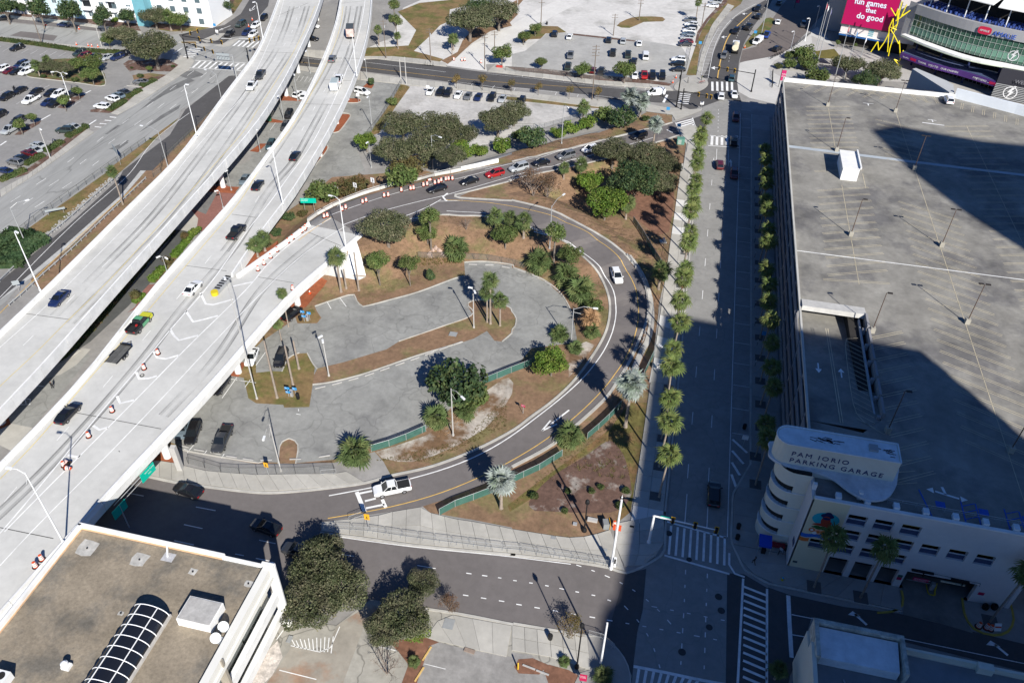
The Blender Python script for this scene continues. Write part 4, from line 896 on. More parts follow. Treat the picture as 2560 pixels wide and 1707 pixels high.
# corner tower with ribbon openings, canopy and sign block
def arcpts(cx_,cy_,r,a0,a1,n):return[(cx_+r*math.cos(RAD(a0+(a1-a0)*i/n)),cy_+r*math.sin(RAD(a0+(a1-a0)*i/n)))for i in range(n+1)]
tw=[(24.3,79.0)]+arcpts(22.3,81.6,2.6,-90,-270,14)+[(24.3,84.2)]
b=B()
zc=[0.0,2.4,3.6,5.4,6.6,8.4,9.6,11.5,12.7,15.3]
for i in range(len(tw)-1):
    for j in range(len(zc)-1):
        if j%2==1 and 0<i<9:continue
        a,c=tw[i],tw[i+1];b.quad((c[0],c[1],zc[j]),(a[0],a[1],zc[j]),(a[0],a[1],zc[j+1]),(c[0],c[1],zc[j+1]))
b.build('tower_wall',CREAM,gar)
b=B();b.prism(arcpts(22.5,81.6,2.25,-90,-270,12)+[(24.2,83.8),(24.2,79.4)],0.0,15.2);b.build('tower_core',VOID,gar)
for z in(2.4,5.4,8.4,11.5):
    b=B()
    for p,q in zip(tw[:11],tw[1:11]):
        d=Vector((q[0]-p[0],q[1]-p[1],0));n=Vector((d.y,-d.x,0)).normalized()*-0.15
        b.quad((p[0],p[1],z),(q[0],q[1],z),(q[0]-n.x*3,q[1]-n.y*3,z),(p[0]-n.x*3,p[1]-n.y*3,z))
        b.box(((p[0]+q[0])/2,(p[1]+q[1])/2,z-0.05),(d.length+0.06,0.24,0.12),math.atan2(d.y,d.x))
    b.build('sill_band',WHITEC,gar)
b=B();b.box((27.5,82.0,13.4),(6.5,4.2,3.8));b.build('lobby_wall',CREAM,gar)
b=B();b.box((27.2,79.85,13.3),(1.0,0.1,1.9));b.build('lobby_door',GLASSD,gar)
b=B();cp=crom([(19.4,84.4),(18.6,83.0),(18.7,81.2),(21.0,80.0),(23.8,79.9),(25.8,79.6),(27.2,78.9),(28.5,77.7),(30.2,76.7),(31.7,76.6),(33.4,77.4),(34.6,79.2),(35.2,81.2),(35.1,84.3),(28,84.6)],4,True);b.prism(cp,15.05,15.4,True);b.build('canopy',M('stained canopy slab',(0.60,0.62,0.64),0.8,0.14,2,0.1),gar)
so_=[(34.5,80.5),(34.5,84.0)]+arcpts(20.6,82.25,1.76,90,270,12)
b=B();b.prism(so_,15.4,19.0);b.build('sign_block',CREAM,gar)
ins=[((p[0]-26.6)*0.975+26.6,(p[1]-82.25)*0.88+82.25)for p in so_]
b=B();b.prism(ins,18.9,19.03);b.build('sign_roof',PALEROOF,gar)
b=B()
for p,q in zip(so_,so_[1:]+so_[:1]):d=Vector((q[0]-p[0],q[1]-p[1],0));b.box(((p[0]+q[0])/2,(p[1]+q[1])/2,19.07),(d.length+0.05,0.16,0.14),math.atan2(d.y,d.x))
b.build('sign_rim',PALEROOF,gar)
b=B();b.box((31.2,82.3,19.2),(1.1,1.1,0.35));b.build('roof_hatch',M('grey hatch',(0.34,0.34,0.34),0.7),gar)
b=B()
for i in range(26):b.box((25.3+random.gauss(0,0.9),82.3+random.gauss(0,0.42),19.036),(0.5+random.random()*0.5,0.06+0.1*random.random(),0.008),random.uniform(-.5,.1))
for i in range(18):b.box((33.0+random.gauss(0,0.5),82.3+random.gauss(0,0.35),19.036),(0.3+random.random()*0.4,0.05+0.1*random.random(),0.008),random.uniform(-.5,.1))
b.build('rust_stain',kind='stuff',mats=M('rust brown stain',(0.07,0.04,0.03),0.9),parent=gar)
font('PAM IORIO','sign_lettering',(21.0,80.48,17.1),1.12,0,NAVY,gar,0.04,sx=1.06,space=1.32)
font('PARKING GARAGE','sign_lettering',(21.0,80.48,15.85),1.12,0,NAVY,gar,0.04,sx=1.06,space=1.27)
for x in(24.4,30.2):b=B();b.box((x,77.5,14.9),(0.5,0.5,1.6));b.build('canopy_post',WHITEC,gar)
b=B();b.tube((26.5,84.3,19.0),(25.6,85.6,16),0.05);b.tube((27.6,84.3,19.0),(28.6,85.6,16),0.05);b.tube((25.9,85.2,17),(28.3,85.2,17),0.05);b.build('sign_brace',BLACKM,gar)
# entrance: clearance bar, plates and signs
b=B();b.box((41.0,75.4,4.55),(2.8,0.3,0.25));b.box((45.9,75.4,4.15),(2.3,0.3,0.28));b.path([(39.7,75.3,4.8),(48.3,75.3,4.5),(48.4,75.3,3.8)],0.025);b.tube((41.2,75.4,4.4),(41.2,75.2,3.9),0.1);b.tube((46.3,75.4,4.0),(46.3,75.2,3.5),0.1);b.build('entrance_light_bar',BLACKM,gar)
SIGNR=M('sign magenta red',(0.42,0.01,0.07),0.5);SIGNW=M('sign white',(0.72,0.72,0.72),0.5)
b=B();b.box((41.2,75.2,3.05),(2.0,0.08,0.65));o=b.build('entrance_sign',SIGNR,gar);font('GARAGE ENTRANCE','lettering',(40.3,75.14,3.1),0.22,0,SIGNW,o,0.005);font('PUBLIC PARKING','lettering',(40.3,75.14,2.85),0.2,0,SIGNW,o,0.005)
b=B();b.box((45.4,75.7,3.0),(3.1,0.16,0.2));b.build('clearance_bar',M('cream bar',(0.62,0.57,0.42),0.6),gar)
for x,z,w in((38.75,2.0,0.6),(49.3,2.1,0.75)):b=B();b.box((x,YF-0.04,z),(w,0.05,0.55));b.build('wall_sign',SIGNR,gar)
b=B();b.box((38.75,YF-0.04,2.55),(0.6,0.05,0.45));b.build('wall_sign',M('dull green plate',(0.03,0.10,0.08),0.6),gar)
b=B();b.box((24.05,76.4,4.6),(0.06,1.1,1.0));b.build('wall_sign',SIGNBLUE,gar);b=B();b.box((25.0,YF-0.04,1.3),(0.6,0.05,0.35));b.build('wall_sign',M('grey plate',(0.06,0.07,0.08),0.6),gar)
# roof markings
YLW=M('cream stall paint',(0.50,0.44,0.31),0.8,0.2,2,0.1)
ml=Lines(RZG);WL=Lines(RZG)
def hairpin(x0,y0,x1,y1):
    d=Vector((x1-x0,y1-y0,0)).normalized();n=Vector((-d.y,d.x,0))*0.22
    a,c=Vector((x0,y0,0)),Vector((x1,y1,0));ml.strip([a+n,c+n],0.09,20);ml.strip([a-n,c-n],0.09,20)
    for p in(a,c):ml.strip([p+n*1.2,p-n*1.2],0.09,20)
for i in range(13):hairpin(29.6,206.3-i*2.62,40.4,209.4-i*2.62)if i<10 else None
for i in range(17):hairpin(29.8,165-i*2.9,40.6,169.3-i*2.9)if 130<165-i*2.9<163 else None
hairpin(29.7,171,40.3,174.5);hairpin(28.9,128.6,40.5,130.2)
for i in range(12):hairpin(46.0,203-i*2.7,56.6,199-i*2.7)if i<9 else None
for i in range(25):hairpin(46.0,161.7-i*2.9,56.8,156.7-i*2.9)
for i in range(40):hairpin(62.0,203-i*2.9,72.5,206-i*2.9)
for i in range(12):hairpin(35.7,113.2-i*2.85,40.8,116.1-i*2.85)
for i in range(6):hairpin(28+i*4.1,216.3,31.5+i*4.1,221.6)
for i in range(5):hairpin(41.8+i*3.6,221.7,46.6+i*3.6,217.0)
for i in range(3):hairpin(57+i*2.6,221.6,57.6+i*2.6,217.2)
for i in range(12):hairpin(69+i*2.3,219-i*1.3,68+i*2.3,215-i*1.3)
for x,a,c in((35.1,207,182.5),(35.1,166,128.5),(51.5,208,181),(51.5,178,76.5),(67.3,205,80),(40.0,172.5,166)):ml.strip([(x,a,0),(x,c,0)],0.1,50)
for x in(28.4,28.75):ml.strip([(x,114,0),(x-0.2,97,0),(x+0.6,91.5,0)],0.1,30)
for i in range(17):ml.strip([(31.3,111.5-i*1.15,0),(33.9,109.9-i*1.15,0)],0.08,30)
ml.strip(crom([(33.4,112.6,0),(31.7,112,0),(31.2,110,0),(31.2,96,0),(32.5,92.4,0),(35,90.6,0)],4),0.08)
for i in range(3):ml.strip([(35.2,85.4-i*2.1,0),(38.2,86.4-i*2.1,0)],0.1,30)
ml.build('stall_lines',YLW,0.02,gar,kind=None)
WL.strip([(24.7,137.2,0),(100,137.6,0)],0.22,100);WL.strip([(44,212.6,0),(46.6,212.6,0)],0.18);WL.strip([(57,204,0),(62,203.6,0)],0.4);WL.strip([(58.6,206.2,0),(60.6,206.1,0)],0.2)
for x,y in((45.2,211.6),(59.6,205.3)):WL.strip([(x,y+1.2,0),(x,y-0.4,0)],0.3)
WL.strip([(41.3,82.2,0),(41.6,80.9,0)],0.35);WL.strip([(41.6,80.9,0),(40.3,81.2,0)],0.3);WL.strip([(41.6,80.9,0),(43.2,80.6,0)],0.3)
for x,y,s in((40.1,81.3,-1),(43.4,80.6,1)):WL.poly([(x,y-0.5),(x+0.9*s,y),(x,y+0.5)][::s])
WL.strip([(26.6,104.5,0),(26.6,103,0)],0.22);WL.poly([(26.1,103.1),(26.6,102.1),(27.1,103.1)]);WL.strip([(30.0,101.8,0),(30.0,103.2,0)],0.22);WL.poly([(29.5,103.1),(30.5,103.1),(30.0,104.0)])
WL.build('roof_marking',PAINT,0.026,gar,kind=None)
HB=Lines(RZG)
for i in range(3):
    x=44.2+i*5.3;HB.poly([(x-4.2,78.4),(x-3.0,78.4),(x-3.0,79.5),(x-4.2,79.5)])
    for s in(-0.9,0.9):HB.strip([(x+s,80.2,0),(x+s,76.6,0)],0.18)
    for q in range(3):HB.strip([(x-0.8,77.2+q*1.1,0),(x+0.8,78.0+q*1.1,0)],0.14)
HB.strip([(38.2,81.0,0),(39.2,76.6,0)],0.2);HB.build('accessible_stall_paint',M('blue stall paint',(0.03,0.10,0.42),0.8,0.2,2),0.026,gar,kind=None)
b=B();b.box((36.6,172.6,15.75),(3.4,8.2,2.9));b.build('stair_house',WHITEC,gar);b=B();b.box((36.6,172.6,17.24),(3.8,8.6,0.1));b.box((38.4,172.6,17.5),(0.3,8.6,0.5));b.build('stair_house_roof',WHITEC,gar)
flat('joint_strip',[(24.7,181.6),(60,180.6),(100,180),(100,181),(60,181.7),(24.7,182.9)],RZG+0.014,M('bluish expansion joint',(0.38,0.42,0.45),0.8,0.1,3),gar)
# lamps on the roof deck
def roof_lamp(x,y,two=True):
    h=8.0;t=E('roof_lamp',(x,y,RZG),None,'lamp post','lamps on the garage roof')
    b=B();b.box((0,0,0.5),(0.75,0.75,1.0));b.build('concrete_base',M('stained concrete base',(0.34,0.32,0.27),0.9,0.12,1),t)
    b=B();b.tube((0,0,1.0),(0,0,h),0.085,0.06);b.build('pole',M('brown bronze pole',(0.10,0.065,0.05),0.6),t)
    for s in((-1,1)if two else(1,)):b=B();b.box((0.55*s,0.1,h),(0.75,0.32,0.14));b.tube((0,0,h),(0.5*s,0.1,h),0.04);b.build('lamp_head',M('dark bronze',(0.03,0.025,0.022),0.5),t)
    return t
RL0=[(35.0,208.3,'beside the north parapet near the roof corner'),(51.3,208.9,'standing north on the roof among slanted stalls'),(35.2,182.5,'next to the white stair house'),(51.3,177.4,'standing inside the tower shadow'),(35.1,145.3,'just north of the white cross line near the facade'),(51.7,145.6,'north of the white cross line at the shadow edge'),(51.7,121.2,'south of the white cross line in open sun'),(35.8,114.8,'beside the ramp opening corner'),(35.4,91.2,'at the south end of the ramp wall'),(51.8,91.3,'in shade at the far right of the roof')]
for x,y,w in RL0:roof_lamp(x,y,x>40)['label']='bronze twin roof lamp '+w if x>40 else 'bronze single roof lamp '+w
# ------------------------------------------------------------------ towers standing south-east of the view; their shade falls over the street
def tower(name,w,h,label):
    t=link(name,None,kind='structure',label=label);b=B();b.prism(w,0,h);b.build('walls',GWHITE,t)
    b=B();cx_,cy_=sum(p[0]for p in w)/len(w),sum(p[1]for p in w)/len(w)
    for i in range(int(h//4)):b.prism([((p[0]-cx_)*1.004+cx_,(p[1]-cy_)*1.004+cy_)for p in w],1.5+4*i,3.4+4*i,True)
    b.build('window_band',GLASSD,t);b=B();b.prism([((p[0]-cx_)*0.97+cx_,(p[1]-cy_)*0.97+cy_)for p in w],h,h+0.2);b.build('roof',ROOFC,t)
cot=1/math.tan(SUN_EL);nn=math.hypot(*SUN_DIR)
def up_sun(x,y,h):return(x+SUN_DIR[0]/nn*h*cot,y+SUN_DIR[1]/nn*h*cot)
hB=90.0;x0,y0=up_sun(1.5,130.8,hB);x1,_=up_sun(31.3,129,hB)
tower('office_tower',[(x0,y0),(x0,y0-46),(x0-0.5,y0-66),(x0-2.0,y0-68.5),(x0-2.0,y0-120),(x1,y0-120),(x1,y0-1.5)],hB,'office tower beyond the lower corner shading the street')
hA=130.0;a0=[up_sun(p[0]-0.556/nn*14.3*cot,p[1]+0.831/nn*14.3*cot,hA)for p in((44.1,196.6),(49.9,200.6),(68.9,197.1),(92,197.5),(92,160),(58,161.5),(50.5,176.7))]
tower('office_tower',a0,hA,'taller office tower shading the garage roof')

# ------------------------------------------------------------------ office block bottom left
ob=link('office_building',None,label='low office block with brown gravel roof and white beams at the lower left corner',category='office building')
RB=13.1
b=B();b.prism([(-67,50.4),(-42.3,50.4),(-42.3,5),(-67,5)],0.0,RB-0.6);b.build('walls',M('office cream render',(0.60,0.59,0.53),0.85,0.05,4),ob)
flat('roof_deck',[(-66.6,50.1),(-41.2,50.1),(-41.2,5),(-66.6,5)],RB-0.42,M('brown gravel roof',(0.255,0.215,0.16),0.95,0.22,4,0.18,2.2,col2=(0.16,0.145,0.12),mixs=0.45,bump=0.3),ob)
b=B();b.box((-56.9,50.45,RB-0.35),(20.2,0.4,1.3));b.box((-44.2,50.45,RB-0.45),(5.2,0.3,0.75));b.box((-41.0,50.45,RB-0.3),(1.6,0.5,1.3));b.box((-66.8,28,RB-0.35),(0.4,45,1.3));b.each('parapet',WHITEC,ob)
b=B();b.box((-56.9,50.22,RB-0.5),(19.6,0.1,0.65));b.box((-66.56,28,RB-0.5),(0.1,44,0.55));b.each('parapet_flashing',M('peach flashing',(0.62,0.42,0.26),0.8,0.2,1.5),ob)
WB=M('cream white beam',(0.70,0.69,0.64),0.8,0.03,4)
for k,(x,z,h,d)in enumerate(((-41.0,12.5,1.4,0.9),(-40.6,11.5,0.7,0.5),(-41.9,10.7,1.2,0.5))):b=B();b.box((x,27.6,z),(d,46,h));b.each('fascia',WB,ob)
b=B();b.lathe((-40.75,50.55,0),[(0.62,0),(0.62,13.0)],16);b.build('corner_column',WHITEC,ob)
for z in(7.3,3.5):b=B();b.box((-40.75,27.8,z),(0.7,45,1.5));b.build('beam',WHITEC,ob)
for z in(8.9,5.1,1.6):b=B();b.box((-42.0,26.8,z),(0.5,44,1.6));b.build('spandrel',WB,ob)
for z in(6.7,3.0):
    for i in range(9):b=B();b.box((-42.2,46-i*4.8,z),(0.2,4.5,1.5));b.build('window',M('green tinted glass',(0.03,0.05,0.045),0.15,spec=0.6),ob)
for i in range(4):b=B();b.box((-40.9,38-i*9.5,6.6),(1.1,0.35,13));b.build('fin',M('tan fin',(0.30,0.27,0.22),0.8),ob)
sk=E('barrel_skylight',(-51.2,31,RB-0.4),'barrel vault skylight of dark panes in white bars on the gravel roof','skylight')
b=B();b.box((0,0,0.2),(4.7,21.6,0.4));b.build('kerb',M('grey skylight kerb',(0.45,0.43,0.40),0.9,0.15,1),sk)
R_=2.15;seg=[180-180*i/3 for i in range(4)]
PANE=M('dark skylight pane',(0.012,0.014,0.02),0.2,spec=0.5)
for j in range(16):
    y0=10.6-j*1.32
    for i in range(3):
        b=B();m=4
        for q in range(m):
            a,c=RAD(seg[i]-2+(seg[i+1]-seg[i]+4)*q/m),RAD(seg[i]-2+(seg[i+1]-seg[i]+4)*(q+1)/m)
            g=lambda t,y:(R_*math.cos(t),y,0.4+0.62*R_*math.sin(t));b.quad(g(a,y0),g(c,y0),g(c,y0-1.3),g(a,y0-1.3))
        b.build('pane',PANE,sk)
    b=B();n=12;r2=R_+0.04;pts=[(r2*math.cos(math.pi*q/n),y0,0.4+0.62*r2*math.sin(math.pi*q/n))for q in range(n+1)];b.path(pts,0.065,4);b.build('glazing_bar',WHITEP,sk)
b=B()
for a in(60,120):b.tube((2.2*math.cos(RAD(a)),10.6,0.42+1.36*math.sin(RAD(a))),(2.2*math.cos(RAD(a)),-10.5,0.42+1.36*math.sin(RAD(a))),0.065)
b.build('glazing_bar',WHITEP,sk)
b=B();n=12;b.add([(0,10.62,0.3)]+[(R_*math.cos(math.pi*q/n),10.62,0.4+0.62*R_*math.sin(math.pi*q/n))for q in range(n+1)],[(0,q+2,q+1)for q in range(n)]);b.build('end_wall',GLASSD,sk)
rb=E('roof_hatch_box',(-45.4,42.5,RB-0.42),'square white roof box with grey weathered lid','roof box')
b=B();b.box((0,0,0.65),(4.2,3.1,1.3));b.build('box_wall',WHITEC,rb);b=B();b.box((0,0,1.33),(3.95,2.85,0.06));b.build('lid',M('weathered lid',(0.40,0.39,0.37),0.9,0.15,1,0.1,3),rb)
for i,(k,x,y,lab)in enumerate(((12,2060,1065,'upper'),(12,1990,1170,'lower'))):
    p=P(k,x,y,RB);t=E('satellite_dish',(p.x,p.y,RB-0.42),'pale satellite dish on a roof frame, the %s of the pair by the roof edge'%lab,'satellite dish','dishes on the office roof')
    b=B();prof=[(0.05,0),(0.3,0.03),(0.55,0.12),(0.62,0.18)];b.lathe((0,0,0),prof,16);o=b.build('dish',M('pale dish',(0.62,0.66,0.66),0.6),t);o.location=(0,0,0.9);o.rotation_euler=(RAD(48),0,RAD(25))
    b=B();b.tube((0,0,0),(0,0,0.9),0.05);b.box((0.45,0.2,0.06),(1.3,0.9,0.06));b.tube((0,0,0.9),(0.4,-0.5,1.2),0.025);b.build('mount',METAL,t)
t=E('roof_vent',tuple(P(12,610,1420,RB-0.42)),'white mushroom vent fan on the gravel roof','roof vent');b=B();b.box((0.1,0,0.2),(0.9,0.8,0.4));b.build('vent_base',WHITEP,t);b=B();b.lathe((0,0,0.4),[(0.3,0),(0.32,0.25),(0.42,0.3),(0.4,0.45),(0.2,0.6)],14);b.build('vent_cap',WHITEP,t)
p=P(12,50,1510,RB);t=E('air_conditioner',(p.x-0.2,p.y-0.3,RB-0.42),'white rooftop air conditioner with round fan at the picture corner','air conditioner');b=B();b.box((0,0,0.6),(1.8,1.3,1.2));b.build('casing',WHITEP,t);b=B();b.lathe((0.2,0,1.2),[(0.45,0),(0.45,0.04)],16);b.build('fan_grille',DARK,t)
for i,(x,y,w,lab)in enumerate(((1280,435,1.9,'wide stained'),(800,330,2.4,'large peeling'),(1770,545,1.0,'small white'),(2280,655,0.95,'small grey'),(1110,925,0.6,'round pale'))):
    p=P(12,x,y,RB-0.4);t=E('roof_drain',(p.x,p.y,RB-0.418),'%s patch with drain pipe on the gravel roof'%lab,'roof drain','drain patches on the office roof')
    b=B();pts=[(w*random.uniform(.4,.55)*c,w*random.uniform(.35,.5)*s)for c,s in((-1,-1),(0,-1.1),(1,-.9),(1.1,0),(1,1),(0,1),(-1,1),(-1.1,.1))];b.prism(pts,0,0.02);b.build('patch',M('grey white sealant',(0.42,0.41,0.38),0.9,0.25,0.8,0.1),t);b=B();b.lathe((0,0,0.02),[(0.11,0),(0.11,0.1)],10);b.build('drain',DARK,t)
p=P(12,1540,410,RB-0.4);t=E('roof_pipe',(p.x,p.y,RB-0.418),'white overflow pipe on its grey patch by the peach parapet','roof pipe');b=B();b.box((0.1,0,0.01),(1.5,1.2,0.03));b.build('patch',M('pale pebble patch',(0.42,0.42,0.43),0.9,0.2,0.6),t);b=B();b.tube((0,0,0.1),(-0.9,1.5,0.5),0.13);b.build('pipe',WHITEP,t)
# ------------------------------------------------------------------ small building bottom right
sb=link('shop_building',None,label='cream building with a high walled roof well, in shade at the lower right corner',category='building')
OUT=[(24.7,61.0),(35.0,61.0),(35.0,55.6),(24.9,55.6)]
b=B();b.prism([(24.4,60.6),(60,60.2),(60,30),(24.4,30)],0,7.6);b.build('walls',CREAM,sb)
flat('roof_deck',[(24.8,60.2),(59.5,59.8),(59.5,31),(24.8,31)],7.64,M('grey blue roof felt',(0.20,0.215,0.225),0.9,0.15,3),sb)
for x0,x1,y0,y1 in((24.7,35.0,60.5,61.0),(24.7,25.2,56.0,60.5),(34.6,35.0,56.0,60.5)):b=B();b.box(((x0+x1)/2,(y0+y1)/2,5.0),(x1-x0,y1-y0,10.0));b.build('well_wall',M('stained cream wall',(0.44,0.43,0.37),0.9,0.35,0.8,0.2,1.5),sb)
b=B();b.add([(25.4,60.3,9.4),(34.4,60.3,9.4),(34.2,56.4,9.15),(25.3,56.4,9.15),(25.4,60.3,9.0),(34.4,60.3,9.0),(34.2,56.4,7.7),(25.3,56.4,7.7)],[(0,3,2,1),(3,7,6,2),(1,2,6,5),(0,4,7,3)]);b.build('well_roof',PALEROOF,sb)
b=B();b.box((39.3,60.4,8.0),(8.6,0.35,0.9));b.box((50,60.2,8.0),(9.5,0.35,0.9));b.box((24.55,48,8.5),(0.5,20,2.0));b.each('parapet',CREAM,sb)
b=B();b.box((44.4,60.0,8.15),(1.7,0.9,1.2));b.build('parapet_pier',CREAM,sb)
b=B();b.tube((28.6,53.8,7.75),(28.2,55.0,7.75),0.09);b.build('roof_pipe',METAL,sb)
# ------------------------------------------------------------------ apartments top left
ap=link('apartment_building',None,label='white and pale blue apartment block behind street trees at the top left',category='apartment building')
AW=M('white apartment render',(0.74,0.75,0.75),0.8,0.03,5);AB_=M('pale aqua render',(0.50,0.64,0.68),0.8,0.03,5);TEAL=M('teal cladding',(0.15,0.36,0.42),0.7,0.1,3)
pa,pb=Vector(PW(S('0 -60 120'))[0]),Vector(PW(S('0 1290 235'))[0]);ax=(pb-pa).normalized();ay=Vector((-ax.y,ax.x,0));rz=math.atan2(ax.y,ax.x);Ld=(pb-pa).length
apl=lambda s,d,z:pa+ax*s+ay*d+Vector((0,0,z))
def abox(name,s0,s1,d0,d1,z0,z1,mat,par=None):b=B();c=apl((s0+s1)/2,(d0+d1)/2,(z0+z1)/2);b.box(c,(s1-s0,d1-d0,z1-z0),rz);return b.build(name,mat,par or ap)
for i,(s0,s1,dd,mat)in enumerate(((-12,8,0.6,AB_),(8,18,0.0,AW),(18,30,0.7,AB_),(30,39,0.0,AB_),(39,50,0.5,AW),(50,62,0.0,AW))):
    s0,s1=s0*Ld/63,s1*Ld/63;w=abox('wall',s0,s1,dd+1.5,16,0,15.5,mat)
    n=max(2,int((s1-s0)/4.2))
    for fl in range(4):
        for j in range(n):
            c=s0+(j+0.5)*(s1-s0)/n
            f=abox('window',c-0.95,c+0.95,dd+1.35,dd+1.55,1.0+fl*3.6,2.8+fl*3.6,WHITEP,w)
            for q in(-0.46,0.46):abox('pane',c+q-0.4,c+q+0.4,dd+1.30,dd+1.34,1.1+fl*3.6,2.7+fl*3.6,M('bluish grey glass',(0.10,0.14,0.16),0.15,spec=0.6),w)
for s in(0.31,0.63,0.8):
    for fl in range(3):abox('balcony',s*Ld,s*Ld+3.2,0.2,1.6,3.6+fl*3.6,4.6+fl*3.6,AW);abox('balcony_recess',s*Ld+0.2,s*Ld+3,1.3,1.5,4.6+fl*3.6,6.6+fl*3.6,GLASSD)
abox('stair_tower',Ld-0.5,Ld+4.0,-0.6,8,0,17,TEAL);abox('entrance_canopy',Ld-4.5,Ld-0.8,-1.6,2,5.2,5.7,AW);abox('awning',Ld-4.2,Ld-1.6,-2.2,0,2.9,3.1,BLACKM)
abox('wall',Ld+4,Ld+26,3.5,18,0,16,AW)
for fl in range(4):
    for j in range(4):abox('window',Ld+6+j*5,Ld+7.8+j*5,3.35,3.6,1.0+fl*3.6,2.8+fl*3.6,M('bluish grey glass',(0,0,0)))
# ------------------------------------------------------------------ arena top right
ar=link('arena',None,label='large arena with curved green glass front, white canopy and big magenta screen',category='arena')
GREYP=M('grey arena panel',(0.33,0.33,0.335),0.7,0.04,5);PINKW=M('pinkish white arena panel',(0.66,0.61,0.59),0.8,0.04,4);PURP=M('violet sign band',(0.075,0.03,0.17),0.6);BLUEP=M('blue arena paint',(0.02,0.10,0.30),0.6)
GC=crom([(66.7,285.8),(74.3,277.9),(82.8,271.4),(96.0,265.3),(112,260)],5)
def wall(name,w,z0,z1,mat,par=None,off=0.0,th=None):
    w=[Vector((p[0],p[1],0))for p in w];n=normals2(w);w=[p+q*off for p,q in zip(w,n)];b=B()
    if th:b.prism([(p.x,p.y)for p in w]+[(p.x+q.x*th,p.y+q.y*th)for p,q in list(zip(w,n))[::-1]],z0,z1,True)
    else:
        for p,q in zip(w,w[1:]):b.quad((p.x,p.y,z0),(q.x,q.y,z0),(q.x,q.y,z1),(p.x,p.y,z1))
    return b.build(name,mat,par or ar)
wall('glass_wall',GC,9.8,16.2,M('green arena glass',(0.055,0.12,0.085),0.1,spec=0.7,var=0.1,big=6))
wall('glass_band',GC,10.6,12.6,M('pale green blind',(0.14,0.27,0.20),0.4,0.05,5),off=-0.05)
b=B();gr=resample([(p[0],p[1],0)for p in GC],1.5)
for p in gr:b.tube((p.x-0.1,p.y-0.1,9.8),(p.x-0.1,p.y-0.1,16.2),0.05,n=4)
b.build('mullion',M('pale mullion',(0.42,0.45,0.42),0.6),ar)
b=B()
for z in(12.6,14.4):b.path([(p.x-0.1,p.y-0.12,z)for p in gr],0.045,4)
b.build('transom',MAT['pale mullion'],ar)
wall('upper_band',GC,16.2,19.0,GREYP,off=-0.5,th=1.2);wall('end_panel',[(64.6,288.0),(66.7,285.8)],9,19.2,GREYP)
CE=crom([(64.3,285.8),(71.8,276.3),(82.1,267.7),(96.0,263.3),(112,258)],5)
wall('entrance_canopy',CE,9.1,9.5,WHITEC,th=2.8);wall('entrance_canopy',CE,8.85,9.1,M('pale canopy edge',(0.55,0.62,0.48),0.6),off=-0.06,th=0.4)
wall('upper_floor_wall',GC,5.2,8.9,VOID,off=4.0);b=B()
for i in range(6):p=gr[min(i*6+2,len(gr)-1)];b.lathe((p.x+1.5,p.y+2.0,0),[(0.35,0),(0.35,9)],10)
b.each('column',M('navy column',(0.02,0.03,0.10),0.6),ar)
PC=crom([(65.3,282.4),(73.0,275.6),(81.8,270.4),(89.9,264.2)],5)
wall('sponsor_band',PC,3.2,4.8,PURP,th=0.4);wall('terrace_floor',PC,4.8,5.0,M('blue terrace deck',(0.06,0.08,0.16),0.7),off=0.4,th=6)
pp=[Vector((p[0],p[1],0))for p in PC]
def along(s,txt,size,mat,z,name='lettering'):
    w=resample(pp,0.5);i=min(int(s/0.5),len(w)-2);d=(w[i+1]-w[i]).normalized();q=w[i]+Vector((d.y,-d.x,0))*0.06;return font(txt,name,(q.x,q.y,z),size,math.atan2(d.y,d.x),mat,ar,0.01)
x=6.5
for wd in('THANK','YOU','TO','OUR','CHAMPIONSHIP','PARTNERS!'):along(x,wd,0.85,SIGNW,3.72);x+=0.62*len(wd)+0.45
along(1.3,'Spectrum',0.55,SIGNW,3.7);along(25.2,'y',1.2,SIGNW,3.7);along(28.5,'partner',0.45,SIGNW,3.7)
for s in(4.0,31.0):
    w=resample(pp,0.5);i=min(int(s/0.5),len(w)-4);c=(w[i]+w[i+3])/2;d=(w[i+3]-w[i]).normalized();b=B();b.box((c.x+d.y*0.05,c.y-d.x*0.05,4.0),(2.0,0.05,0.75),math.atan2(d.y,d.x));b.build('logo_plate',SIGNR,ar)
DL=crom([(68.5,291.0),(76,283.5),(84,277.4),(92.6,270.0)],4)
wall('door_wall',DL,0,5,M('dark door glass',(0.015,0.017,0.022),0.2,spec=0.5));b=B()
for p in resample([(p[0],p[1],0)for p in DL],1.3):b.box((p.x-0.1,p.y-0.12,1.4),(0.12,0.12,2.8),RAD(-41))
b.build('door_frame',METAL,ar)
RW=[(89.6,264.6),(91.8,267.2)]
b=B();b.prism([(90.2,264.0),(91.8,267.4),(118,262),(118,256)],0,9);b.build('lounge_wall',M('charcoal cladding',(0.035,0.035,0.045),0.6),ar)
sl0=[(91.6,266.4),(118,261.2)];q0,q1=Vector((90.0,263.6,0)),Vector((118,255.4,0));dd=(q1-q0).normalized();na=math.atan2(dd.y,dd.x)
for i in range(9):b=B();c=(q0+q1)/2;b.box((c.x,c.y-0.12,0.5+i*0.5),((q1-q0).length,0.08,0.22),na);b.build('slat',METAL,ar)
